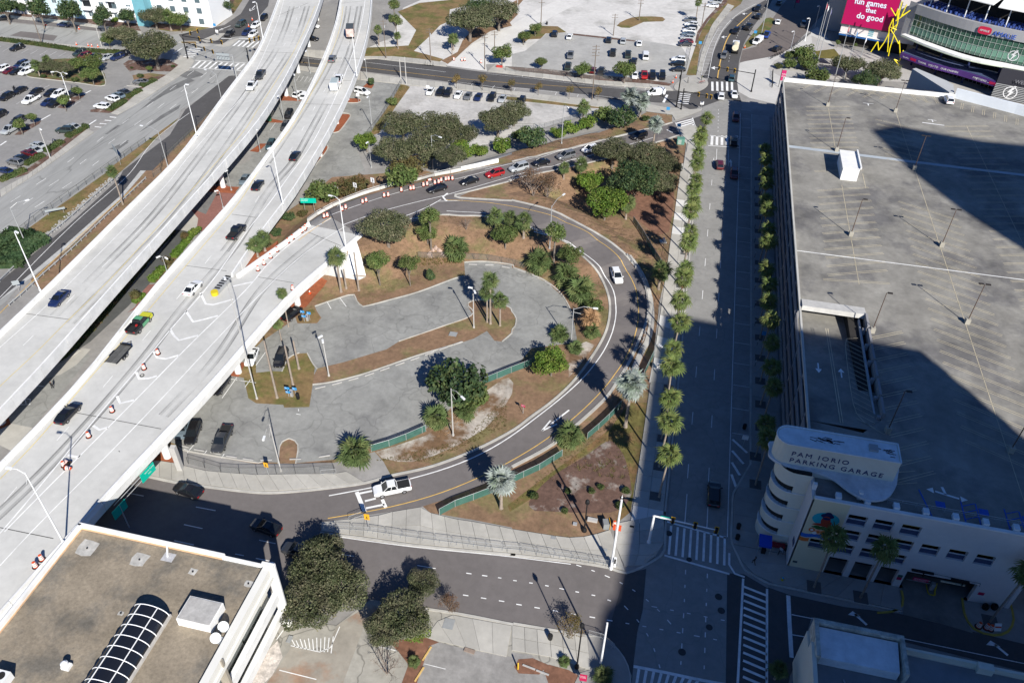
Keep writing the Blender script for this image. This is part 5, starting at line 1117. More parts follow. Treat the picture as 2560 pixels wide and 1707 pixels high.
def bolt(cx_,cz,r,par,base,d,name='bolt_logo'):
    b=B();f=lambda u,z:(base.x+d.x*(cx_+u)+d.y*0.22,base.y+d.y*(cx_+u)-d.x*0.22,cz+z);n=24
    for i in range(n):
        a,c=2*math.pi*i/n,2*math.pi*(i+1)/n;b.quad(f(r*math.cos(a),r*math.sin(a)),f(r*math.cos(c),r*math.sin(c)),f(r*.86*math.cos(c),r*.86*math.sin(c)),f(r*.86*math.cos(a),r*.86*math.sin(a)))
    z=[(0.25,1.15),(-0.45,0.0),(-0.05,0.05),(-0.4,-1.05),(0.5,0.25),(0.08,0.2),(0.6,1.1)];b.add([f(u*r,v*r)for u,v in z],[(0,1,2,5,6),(2,3,4,5)]);return b.build(name,SIGNW,par)
bolt(4.6,2.6,1.9,ar,q0,dd);g0,g1=Vector((*GC[12],0)),Vector((*GC[15],0));gd=(g1-g0).normalized();bolt(5.6,12.0,1.5,ar,g0,gd)
font('WELCOME','lettering',(q0.x+dd.x*4.6+dd.y*.1,q0.y+dd.y*4.6-dd.x*.1-0.1,5.6),1.5,na,M('dim sign letters',(0.2,0.2,0.22),0.6),ar)
i=11;u0,u1=Vector((*GC[10],0)),Vector((*GC[14],0));ud=(u1-u0).normalized();ua=math.atan2(ud.y,ud.x);uc=u0+ud*1.2+Vector((ud.y,-ud.x,0))*0.75
b=B();b.add([(uc.x+ud.x*1.9*math.copysign(abs(math.cos(t))**0.6,math.cos(t))+ud.y*.1,uc.y+ud.y*1.9*math.copysign(abs(math.cos(t))**.6,math.cos(t))-ud.x*.1,17.4+1.1*math.copysign(abs(math.sin(t))**.6,math.sin(t)))for t in(2*math.pi*q/24 for q in range(24))],[tuple(range(24))]);b.build('sponsor_oval',M('red oval',(0.50,0.02,0.06),0.5),ar)
font('AMALIE','lettering',(uc.x-ud.x*1.35+ud.y*.16,uc.y-ud.y*1.35-ud.x*.16,17.1),0.8,ua,SIGNW,ar,0.02);font('AMALIE','lettering',(uc.x+ud.x*2.4+ud.y*.16,uc.y+ud.y*2.4-ud.x*.16,16.6),1.9,ua,M('royal blue letters',(0.02,0.09,0.45),0.5),ar,0.05)
wall('terrace_floor',GC,18.6,18.8,M('blue terrace deck',(0,0,0)),off=0.7,th=9);wall('terrace_back',GC,18.8,27,VOID,off=9.5)
b=B()
for p in gr[1:-1]:
    for k in range(5):b.box((p.x+0.8+k*.75+random.uniform(-.3,.3),p.y+1.0+k*.9+random.uniform(-.3,.3),19.2),(0.55,0.5,0.8),random.random())
b.build('terrace_chairs',M('blue terrace chairs',(0.03,0.06,0.22),0.6),ar,kind='stuff')
for i in range(7):p=gr[min(2+i*4,len(gr)-1)];b=B();b.tube((p.x+1.2,p.y+1.6,18.8),(p.x+1.2,p.y+1.6,24.4),0.18);b.build('terrace_column',WHITEP,ar)
for i in range(5):
    a,c=gr[min(4+i*6,len(gr)-1)],gr[min(9+i*6,len(gr)-1)];dq=(c-a);
    if dq.length<1:continue
    nq=Vector((-dq.y,dq.x,0)).normalized();e=a+nq*9;g=c+nq*9;z=24.3+0.3*(i%2);b=B();b.add([(a.x,a.y,z),(c.x,c.y,z),(g.x,g.y,z+1.2),(e.x,e.y,z+1.2),(a.x,a.y,z-.25),(c.x,c.y,z-.25),(g.x,g.y,z+.9),(e.x,e.y,z+.9)],[(0,1,2,3),(4,7,6,5),(0,4,5,1),(1,5,6,2),(3,2,6,7),(0,3,7,4)]);b.build('shade_roof',WHITEC,ar)
b=B();p=gr[len(gr)-9];b.prism([(p.x+3+3.2*math.cos(t),p.y+4+2*math.sin(t))for t in(2*math.pi*q/14 for q in range(14))],18.8,20.2);b.build('terrace_bar',M('orange brown bar',(0.36,0.15,0.07),0.7),ar)
wall('upper_roof',GC,26.8,27.4,WHITEC,off=9,th=40)
# screen wing
s0,s1=Vector((47.4,299.2,0)),Vector((70.4,292.2,0));sd=(s1-s0).normalized();sn=Vector((-sd.y,sd.x,0));sa=math.atan2(sd.y,sd.x);SL=(s1-s0).length
wg=lambda u,d,z:s0+sd*u+sn*d+Vector((0,0,z))
def wbox(name,u0,u1,d0,d1,z0,z1,mat):b=B();b.box(wg((u0+u1)/2,(d0+d1)/2,(z0+z1)/2),(u1-u0,d1-d0,z1-z0),sa);return b.build(name,mat,ar)
wbox('wing_wall',0.2,SL,0.3,34,4.2,30,PINKW);wbox('wing_base',0.2,SL,2.0,30,0,4.2,VOID);wbox('wing_awning',0.2,SL-6,-0.6,2.5,3.6,4.2,BLUEP);wbox('wing_awning_top',0.2,SL-6,-0.7,2.5,4.2,4.35,WHITEC)
wbox('wing_side',-8,0.2,14,34,0,24,GREYP)
for i in range(7):wbox('panel_joint',16.6,SL-0.1,0.24,0.29,6.2+i*2.4,6.28+i*2.4,GREYP)
for i in range(4):wbox('teal_vent',9.4,11.0,0.2,0.3,4.6+i*0.62,4.95+i*0.62,TEAL)
wbox('screen_frame',-0.2,16.4,-0.35,0.28,6.9,21.5,M('dark screen frame',(0.06,0.06,0.065),0.6));wbox('video_screen',0.0,16.2,-0.42,-0.36,7.3,21.3,M('magenta screen',(0.40,0.006,0.085),0.45))
LW=M('screen letters',(0.74,0.76,0.84),0.5);LS=M('screen letter shade',(0.18,0.15,0.30),0.5)
for s,u,z in(('fun games',2.4,14.3),('that',6.6,12.2),('do good',4.2,9.9)):
    for q,mt,dx in((0,LW,0),(1,LS,0.1)):p=wg(u+dx,-0.46+q*0.02,z-q*0.1);font(s,'lettering',p,2.6 if s!='that' else 2.1,sa,mt,ar,0.004 if q else 0.012,sx=0.98,bold=0.035)
# ================================================================== PLANTS
def leafmat(name,c,c2,trans=0.25):
    if name in MAT:return MAT[name]
    m=M(name,c,0.7,0.28,1.3,0.30,2.6,col2=c2,mixs=0.5,spec=0.25,rnd=0.14);t=m.node_tree;b=t.nodes['Principled BSDF']
    src=b.inputs['Base Color'].links[0].from_socket;tr=t.nodes.new('ShaderNodeBsdfTranslucent');mx=t.nodes.new('ShaderNodeMixShader');mx.inputs[0].default_value=trans
    t.links.new(src,tr.inputs[0]);o=[n for n in t.nodes if n.type=='OUTPUT_MATERIAL'][0];t.links.new(b.outputs[0],mx.inputs[1]);t.links.new(tr.outputs[0],mx.inputs[2]);t.links.new(mx.outputs[0],o.inputs[0]);return m
OAKL=leafmat('oak leaves',(0.072,0.088,0.040),(0.115,0.115,0.066));DKL=leafmat('dark evergreen leaves',(0.036,0.070,0.028),(0.062,0.095,0.038))
BRL=leafmat('bright green leaves',(0.085,0.155,0.022),(0.12,0.17,0.03));OLL=leafmat('olive brown leaves',(0.10,0.095,0.035),(0.14,0.09,0.04));TANL=leafmat('golden tan leaves',(0.20,0.14,0.05),(0.15,0.13,0.05))
SABL=leafmat('cabbage palm fronds',(0.085,0.125,0.042),(0.14,0.165,0.06));WASL=leafmat('fan palm fronds',(0.115,0.16,0.045),(0.17,0.19,0.06));SILL=leafmat('silver palm fronds',(0.30,0.335,0.31),(0.20,0.25,0.19));DEADL=leafmat('dead tan fronds',(0.34,0.21,0.11),(0.24,0.14,0.07),0.1)
MIDL=leafmat('mid green leaves',(0.075,0.115,0.032),(0.115,0.14,0.045));HEDL=leafmat('clipped hedge leaves',(0.055,0.085,0.026),(0.09,0.10,0.035));BRNB=leafmat('brown twiggy leaves',(0.17,0.10,0.06),(0.12,0.085,0.05))
BARK=M('grey bark',(0.17,0.145,0.12),0.95,0.2,0.6,0.2,3);PTRUNK=M('palm trunk',(0.27,0.225,0.185),0.95,0.15,0.5,0.15,4);TWIG=M('bare grey twigs',(0.20,0.165,0.14),0.9)
LIGHT={'oak leaves':leafmat('sunbleached oak leaves',(0.155,0.16,0.085),(0.19,0.175,0.11)),'dark evergreen leaves':leafmat('young evergreen leaves',(0.085,0.125,0.045),(0.11,0.13,0.05)),'mid green leaves':leafmat('pale green leaves',(0.14,0.19,0.055),(0.17,0.18,0.07)),'bright green leaves':leafmat('lime leaves',(0.16,0.24,0.035),(0.2,0.24,0.05))}
def blob_leaves(b,lobes,n,size,rng,flat=0.5,shell=0.35):
    """leaf sized faces scattered through the outer part of several overlapping lobes"""
    wsum=sum(l[3]**2 for l in lobes)
    for c in lobes:
        for i in range(int(n*c[3]**2/wsum)):
            d=Vector((rng.gauss(0,1),rng.gauss(0,1),rng.gauss(0,1)))
            if d.length<1e-3:continue
            d.normalize();r=c[3]*(1-shell*rng.random()**1.5)*(0.86+0.2*math.sin(3*d.x+5*c[0])*math.sin(4*d.y+c[1])+0.12*rng.random())
            p=Vector((c[0]+d.x*r,c[1]+d.y*r,c[2]+d.z*r*flat*(1 if d.z>0 else 0.75)))
            nn_=(d+Vector((rng.gauss(0,.6),rng.gauss(0,.6),rng.gauss(0.35,.6)))).normalized();u=nn_.cross(Vector((rng.gauss(0,1),rng.gauss(0,1),rng.gauss(0,1)))).normalized();v=nn_.cross(u);s=size*rng.uniform(0.55,1.25);b.cur=1 if rng.random()<.32 else 0
            b.add([p-u*s*.5,p+v*s*.34,p+u*s*.5,p-v*s*.34+nn_*s*.12],[(0,1,2,3)])
def make_tree(name,leaves,seed,R=4.0,H=7.0,th=2.0,nl=7,n=3200,size=0.5,flat=0.75,trunk=0.28,spread=0.62,limbs=True):
    rng=random.Random(seed);t=E(name,(0,-5000,0));lob=[(0,0,H-R*flat*0.75,R*0.62)]
    for i in range(nl):
        a=2*math.pi*(i+rng.random()*.6)/nl;q=R*spread*rng.uniform(.75,1.1);lob.append((q*math.cos(a),q*math.sin(a),th+(H-th)*rng.uniform(.35,.68),R*rng.uniform(.33,.5)))
    b=B();blob_leaves(b,lob,n,size,rng,flat);b.build('crown',[leaves,LIGHT.get(leaves.name,leaves)],t)
    b=B();z0=th*1.1;b.tube((0,0,-0.3),(0.1,0.05,z0),trunk,trunk*.75,8)
    if limbs:
        for l in lob[1:]:m=Vector((l[0]*.45,l[1]*.45,(z0+l[2])*.5));b.tube((0.1,0.05,z0-.2),m,trunk*.5,trunk*.34,6);b.tube(m,(l[0],l[1],l[2]+l[3]*.3),trunk*.34,trunk*.1,5)
    b.build('trunk',BARK,t);return t
def make_bare(name,seed,R,H,mat,leaves=None,n=500):
    rng=random.Random(seed);t=E(name,(0,-5000,0));b=B();tips=[]
    def grow(p,d,L,r,lv):
        q=p+d*L;b.tube(p,q,r,r*.6,5 if lv<2 else 4,False)
        if lv==4:tips.append(q);return
        for i in range(3):grow(q,(d+Vector((rng.gauss(0,.45),rng.gauss(0,.45),rng.gauss(.08,.25)))).normalized(),L*rng.uniform(.6,.8),r*.58,lv+1)
    for i in range(4):a=i*1.6+rng.random();grow(Vector((0,0,-0.1)),Vector((.35*math.cos(a),.35*math.sin(a),1)).normalized(),H*.36,0.09,0)
    b.build('branches',mat,t)
    if leaves:
        b=B()
        for q in tips:
            for k in range(max(1,n//len(tips))):p=q+Vector((rng.gauss(0,.25),rng.gauss(0,.25),rng.gauss(0,.2)));s=.13;b.add([p,p+Vector((s,0,.05)),p+Vector((s,s,.0)),p+Vector((0,s,.06))],[(0,1,2,3)])
        b.build('leaves',leaves,t)
    return t
def frond_mesh(name,mat,L=1.0,fan=0.95,n=13,span=250,droop=0.35,pet=0.9,wd=0.1,seed=0):
    rng=random.Random(seed);b=B();b.tube((0,0,0),(pet,0,0.06),0.022,0.016,4,False)
    for i in range(n):
        a=RAD(-span/2+span*i/(n-1));l=fan*(1-0.22*abs(i/(n-1)-.5)*2)*rng.uniform(.88,1.08);dx,dy=math.cos(a),math.sin(a);px_,py_=-dy,dx;w=wd*l
        m=(pet+dx*l*.55,dy*l*.55,0.05+rng.uniform(-.05,.05));e=(pet+dx*l,dy*l,-droop*l*rng.uniform(.6,1.3))
        o=(pet,0,.06);b.add([o,(m[0]+px_*w,m[1]+py_*w,m[2]-.04),m,(m[0]-px_*w,m[1]-py_*w,m[2]-.04),e],[(0,1,2),(0,2,3),(1,4,2),(2,4,3)])
    return b.mesh(name,mat)
FM={'sabal':[frond_mesh('frond',SABL,fan=0.95,pet=.85,seed=i)for i in range(3)],'wash':[frond_mesh('frond',WASL,fan=.9,pet=.75,n=12,droop=.55,wd=.10,seed=10+i)for i in range(3)],'silver':[frond_mesh('frond',SILL,fan=1.35,pet=1.0,n=15,span=280,droop=.28,wd=.13,seed=20+i)for i in range(3)],'dead':[frond_mesh('dead_frond',DEADL,fan=.8,pet=.6,n=9,span=160,droop=.5,seed=30+i)for i in range(2)]}
def frond_mats(kind,rng):
    """where the fronds of one crown sit: azimuth, pitch and roll of each"""
    out=[];nf={'sabal':30,'wash':21,'silver':30}[kind]
    for i in range(nf):
        f=i/nf;az=i*2.39996+rng.uniform(-.2,.2);lo={'sabal':-58,'wash':-48,'silver':-50}[kind];el=RAD(78+(lo-78)*f**.85+rng.uniform(-8,8))
        out.append((Matrix.Rotation(az,4,'Z')@Matrix.Rotation(-el,4,'Y')@Matrix.Rotation(rng.uniform(-.5,.5),4,'X'),rng.uniform(.85,1.12)))
    return out
def make_palm(name,kind,h,seed,sep=False,rt=0.17,skirt=0,sc=1.0,lean=(0,0)):
    rng=random.Random(seed);t=E(name,(0,-5000,0));b=B();k=6;pts=[(lean[0]*(i/k)**1.6,lean[1]*(i/k)**1.6,h*i/k)for i in range(k+1)]
    b.tube((0,0,-.2),(0,0,.35),rt*1.7,rt*1.15,9)
    for i in range(k):b.tube(pts[i],pts[i+1],rt*(1.12-.3*i/k),rt*(1.12-.3*(i+1)/k),9,False)
    b.build('trunk',PTRUNK,t);top=Vector(pts[-1]);fm=frond_mats(kind,rng)
    if sep:
        cr=link('crown',None,t,loc=top)
        for i,(m,s)in enumerate(fm):o=link('frond',FM[kind][i%3],cr);o.matrix_local=m@Matrix.Scale(s*sc,4)
        for i in range(skirt):o=link('dead_frond',FM['dead'][i%2],cr);o.matrix_local=Matrix.Translation((0,0,-.15))@Matrix.Rotation(i*2.4,4,'Z')@Matrix.Rotation(RAD(rng.uniform(62,82)),4,'Y')@Matrix.Scale(sc*.95,4)
    else:
        for mats,nm in((fm,'crown'),([(Matrix.Translation((0,0,-.15))@Matrix.Rotation(i*2.4,4,'Z')@Matrix.Rotation(RAD(rng.uniform(62,82)),4,'Y'),.95)for i in range(skirt)],'dead_skirt')):
            if not mats:continue
            b=B()
            for i,(m,s)in enumerate(mats):
                me=FM[kind if nm=='crown' else 'dead'][i%2];mm_=m@Matrix.Scale(s*sc,4);b.add([top+mm_@v.co for v in me.vertices],[tuple(p.vertices)for p in me.polygons])
            b.build(nm,FM[kind][0].materials[0]if nm=='crown' else DEADL,t)
    return t
PROTO={}
def proto(k,f):PROTO.setdefault(k,[]).append(f)
for s in range(3):proto('oak',make_tree('oak_tree',OAKL,s,4.2,6.2,1.7,11,9500,.29,.72,.32,.66))
for s in range(2):proto('dark',make_tree('evergreen_tree',DKL,10+s,4.0,6.5,1.6,9,7000,.31,.8))
for s in range(2):proto('bright',make_tree('leafy_tree',BRL,20+s,3.0,5.0,1.0,8,4600,.31,.85,.18))
for s in range(2):proto('mid',make_tree('leafy_tree',MIDL,30+s,2.6,5.0,1.4,7,3600,.31,.9,.15))
for s in range(2):proto('street',make_tree('street_tree',DKL,40+s,2.6,6.6,1.6,7,2600,.40,1.15,.16,.5))
proto('pine',make_tree('pine_tree',MIDL,50,2.4,9.5,5.2,8,2000,.34,.9,.2,.55));proto('tan',make_tree('young_street_tree',TANL,51,1.5,4.2,1.2,5,520,.28,1.2,.07,.45));proto('olive',make_tree('scrub_bush',OLL,52,2.6,3.2,.4,7,1800,.34,.8,.1))
for s in range(2):proto('bush',make_tree('green_bush',MIDL,60+s,2.0,2.4,.2,6,1500,.32,.85,.1,.55))
proto('darkbush',make_tree('dark_bush',DKL,62,2.0,2.4,.2,6,1500,.30,.85,.1,.55));proto('ball',make_tree('round_shrub',DKL,63,1.6,2.6,.1,3,1500,.26,1.1,.08,.25));proto('dome',make_tree('dome_shrub',OLL,64,1.8,2.6,.1,4,1600,.22,1.0,.08,.3));proto('round',make_tree('round_young_tree',MIDL,65,1.7,3.6,1.3,5,1300,.30,.95,.09,.4));proto('shrub',make_tree('low_shrub',HEDL,66,1.0,1.0,.05,4,700,.2,.7,.05,.4));proto('brbush',make_tree('bright_bush',BRL,67,2.0,2.5,.2,6,1500,.32,.85,.1,.55))
proto('bare',make_bare('bare_tree',70,2,4.2,TWIG));proto('crape',make_bare('bare_brown_tree',71,2,3.6,TWIG,BRNB,900));proto('yellowish',make_bare('thin_yellow_tree',72,2,3.6,TWIG,TANL,700))
for s in range(2):proto('sabal',make_palm('cabbage_palm','sabal',3.6,80+s,False,.2,4,1.15))
proto('sabalclump',make_palm('palm_clump','sabal',1.1,83,True,.2,6,1.5));proto('sabaltall',make_palm('cabbage_palm','sabal',6.4,84,True,.2,3,1.15));proto('silver',make_palm('silver_palm','silver',4.2,85,True,.24,8,1.12));proto('yucca',make_palm('yucca','sabal',.5,86,False,.12,0,.6))
proto('deadpalm',make_palm('dead_palm','sabal',1.6,87,False,.2,0,1.1));
for c in PROTO['deadpalm'][0].children:
    if c.name.startswith('crown'):c.data.materials[0]=DEADL
CTR={'oak':.6,'dark':.62,'bright':.55,'mid':.6,'street':.6,'pine':.78,'tan':.6,'olive':.5,'bush':.45,'darkbush':.45,'ball':.5,'dome':.5,'round':.65,'shrub':.4,'brbush':.45,'bare':.55,'crape':.6,'yellowish':.6,'sabal':1.0,'sabalclump':1.0,'sabaltall':1.0,'silver':1.0,'yucca':1.0,'deadpalm':1.0}
RH={'oak':(4.2,6.2),'dark':(4.0,6.5),'bright':(3.0,5.0),'mid':(2.6,5.0),'street':(2.6,6.6),'pine':(2.4,9.5),'tan':(1.3,4.2),'olive':(2.6,3.2),'bush':(2.0,2.4),'darkbush':(2.0,2.4),'ball':(1.6,2.6),'dome':(1.8,2.6),'round':(1.6,3.6),'shrub':(1.0,1.0),'brbush':(2,2.5),'bare':(1.7,4.2),'crape':(1.7,3.8),'yellowish':(1.7,3.6),'sabal':(1.9,3.6),'sabalclump':(2.4,1.1),'sabaltall':(1.9,6.4),'silver':(2.5,4.2),'yucca':(1,.5),'deadpalm':(1.8,1.6)}
_used={}
def plant(kind,k,x,y,w,label,group=None,cat=None,lift=None):
    """crown centre and crown width read from the photograph; the plant stands on the ground under it"""
    uv=nat(k,x,y);R0,H0=RH[kind];p=Vector(on(uv,zt));s=1.0
    for _ in range(4):
        d=(Vector((p.x,p.y,p.z))-Vector((0,0,CAM_H))).dot(Vector(AX_F));r=(w/(ZF[k][2]if k>=20 else 3.672))*d/F_PX/2;s=r/R0*(1.2 if kind in('oak','dark','mid','bright','street','olive','bush','brbush','darkbush')else 1.0)
        hz=(H0*CTR[kind])*s if lift is None else lift;p=Vector(on(uv,lambda a,b:zt(a,b)+hz))
    i=_used.get(kind,0);_used[kind]=i+1;src=PROTO[kind][i%len(PROTO[kind])]
    o=dup(src,(p.x,p.y,zt(p.x,p.y)),random.random()*6.28,None,group,s);o['label']=label;o['category']=cat or('palm' if kind in('sabal','sabalclump','sabaltall','silver','deadpalm')else 'shrub' if kind in('bush','darkbush','ball','dome','shrub','brbush','olive','yucca')else 'tree')
    return o
def stand(kind,bk,bx,by,tx,ty,w,label,group=None,cat='palm'):
    """a plant given by its foot and the middle of its crown"""
    f=Vector(on(nat(bk,bx,by),zt));tu=np.array(nat(bk,tx,ty));best=(1e9,4.0)
    for h in np.arange(.6,15,.1):
        v=np.array([f.x,f.y,f.z+h-CAM_H]);q=(1280+F_PX*(v@AX_R)/(v@AX_F),853.5+F_PX*(v@AX_D)/(v@AX_F));e=math.hypot(q[0]-tu[0],q[1]-tu[1])
        if e<best[0]:best=(e,h)
    h=best[1];R0,H0=RH[kind];d=(f-Vector((0,0,CAM_H))).dot(Vector(AX_F));r=(w/3.672)*d/F_PX/2;i=_used.get(kind,0);_used[kind]=i+1
    o=dup(PROTO[kind][i%len(PROTO[kind])],f,random.random()*6.28,None,group);sx=r/R0;sz=h/(H0*CTR[kind])
    for c in o.children:
        if c.name.startswith('trunk'):c.scale=(min(sx,1.3),min(sx,1.3),sz)
        elif c.name.startswith('crown')and c.data is None:c.scale=(sx,sx,sx);c.location=(c.location.x,c.location.y,c.location.z*sz)
        else:c.scale=(sx,sx,sx);c.location=(0,0,(H0*CTR[kind])*(sz-sx))
    o['label']=label;o['category']=cat;return o
# --- fan palms in two rows along the street
wsep=make_palm('fan_palm','wash',10.2,90,True,.15,10,1.42,(.35,.1));wsep2=make_palm('fan_palm','wash',9.6,91,True,.15,9,1.36,(-.15,.3));wj=[make_palm('fan_palm','wash',9.6+.5*i,92+i,False,.15,9,1.4,(.3-.3*i,.1))for i in range(2)]
yl_=[83.7,89.9,96.2,102.5,108.8,115.1,121.4,127.7,134.3,140.9,147.3,153.6,159.9,165.5,171.0,177.9,183.7,189.6,195.6,204.0]
grate=M('dark tree grate',(0.10,0.10,0.098),0.9,0.1,1)
for i,y in enumerate(yl_):
    x=4.7+(.25 if y<85 else 0)+random.uniform(-.1,.1)
    if y<85:x=5.3
    if y>200:x=6.0
    o=dup(wsep if i%2 else wsep2,(x,y,.13),random.random()*6,'%s fan palm from the near crossing in the sunlit street row'%ORD[i],'fan palms in the west row along the street',random.uniform(.88,1.08))if i<8 else dup(wj[i%2],(x,y,.13),random.random()*6,'%s fan palm from the near crossing in the sunlit street row'%ORD[i],'fan palms in the west row along the street',random.uniform(.88,1.06))
    o['category']='palm'
    if y<200:b=B();b.box((4.75,y,.15),(1.7,1.7,.03));b.build('tree_grate',grate,None,kind='structure')
yr=[89.8,95.8,102.7,108.5,114.7,121.2,127.3,132.6,138.5,146.8,153.6,160.2,166.8,173.0,179.0,185.0,192.3]
for i,y in enumerate(yr):
    x=19.8 if y<98 else 20.7;o=dup((wsep,wsep2)[i%2]if i<5 else wj[i%2],(x,y,.13),random.random()*6,'%s fan palm from the corner tower in the garage row'%ORD[i],'fan palms in the row beside the garage',random.uniform(.82,.98));o['category']='palm'
    b=B();b.box((x,y,.15),(1.8,1.8,.03));b.build('tree_grate',grate,None,kind='structure')
for(bx,by,tx,ty,lab)in((420,690,690,100,'tall fan palm in front of the mural'),(848,785,1180,235,'tall fan palm in front of the recessed garage windows'),(2035,1005,2480,560,'tall fan palm by the striped barrels, its crown out of view')):
    f=P(15,bx,by);o=dup(wsep,f,random.random()*6,lab,'palms before the garage entrance');o['category']='palm';b=B();b.box((f.x,f.y,.15),(1.9,1.9,.03));b.build('tree_grate',grate,None,kind='structure')
    o.scale=(.95,.95,1.12)
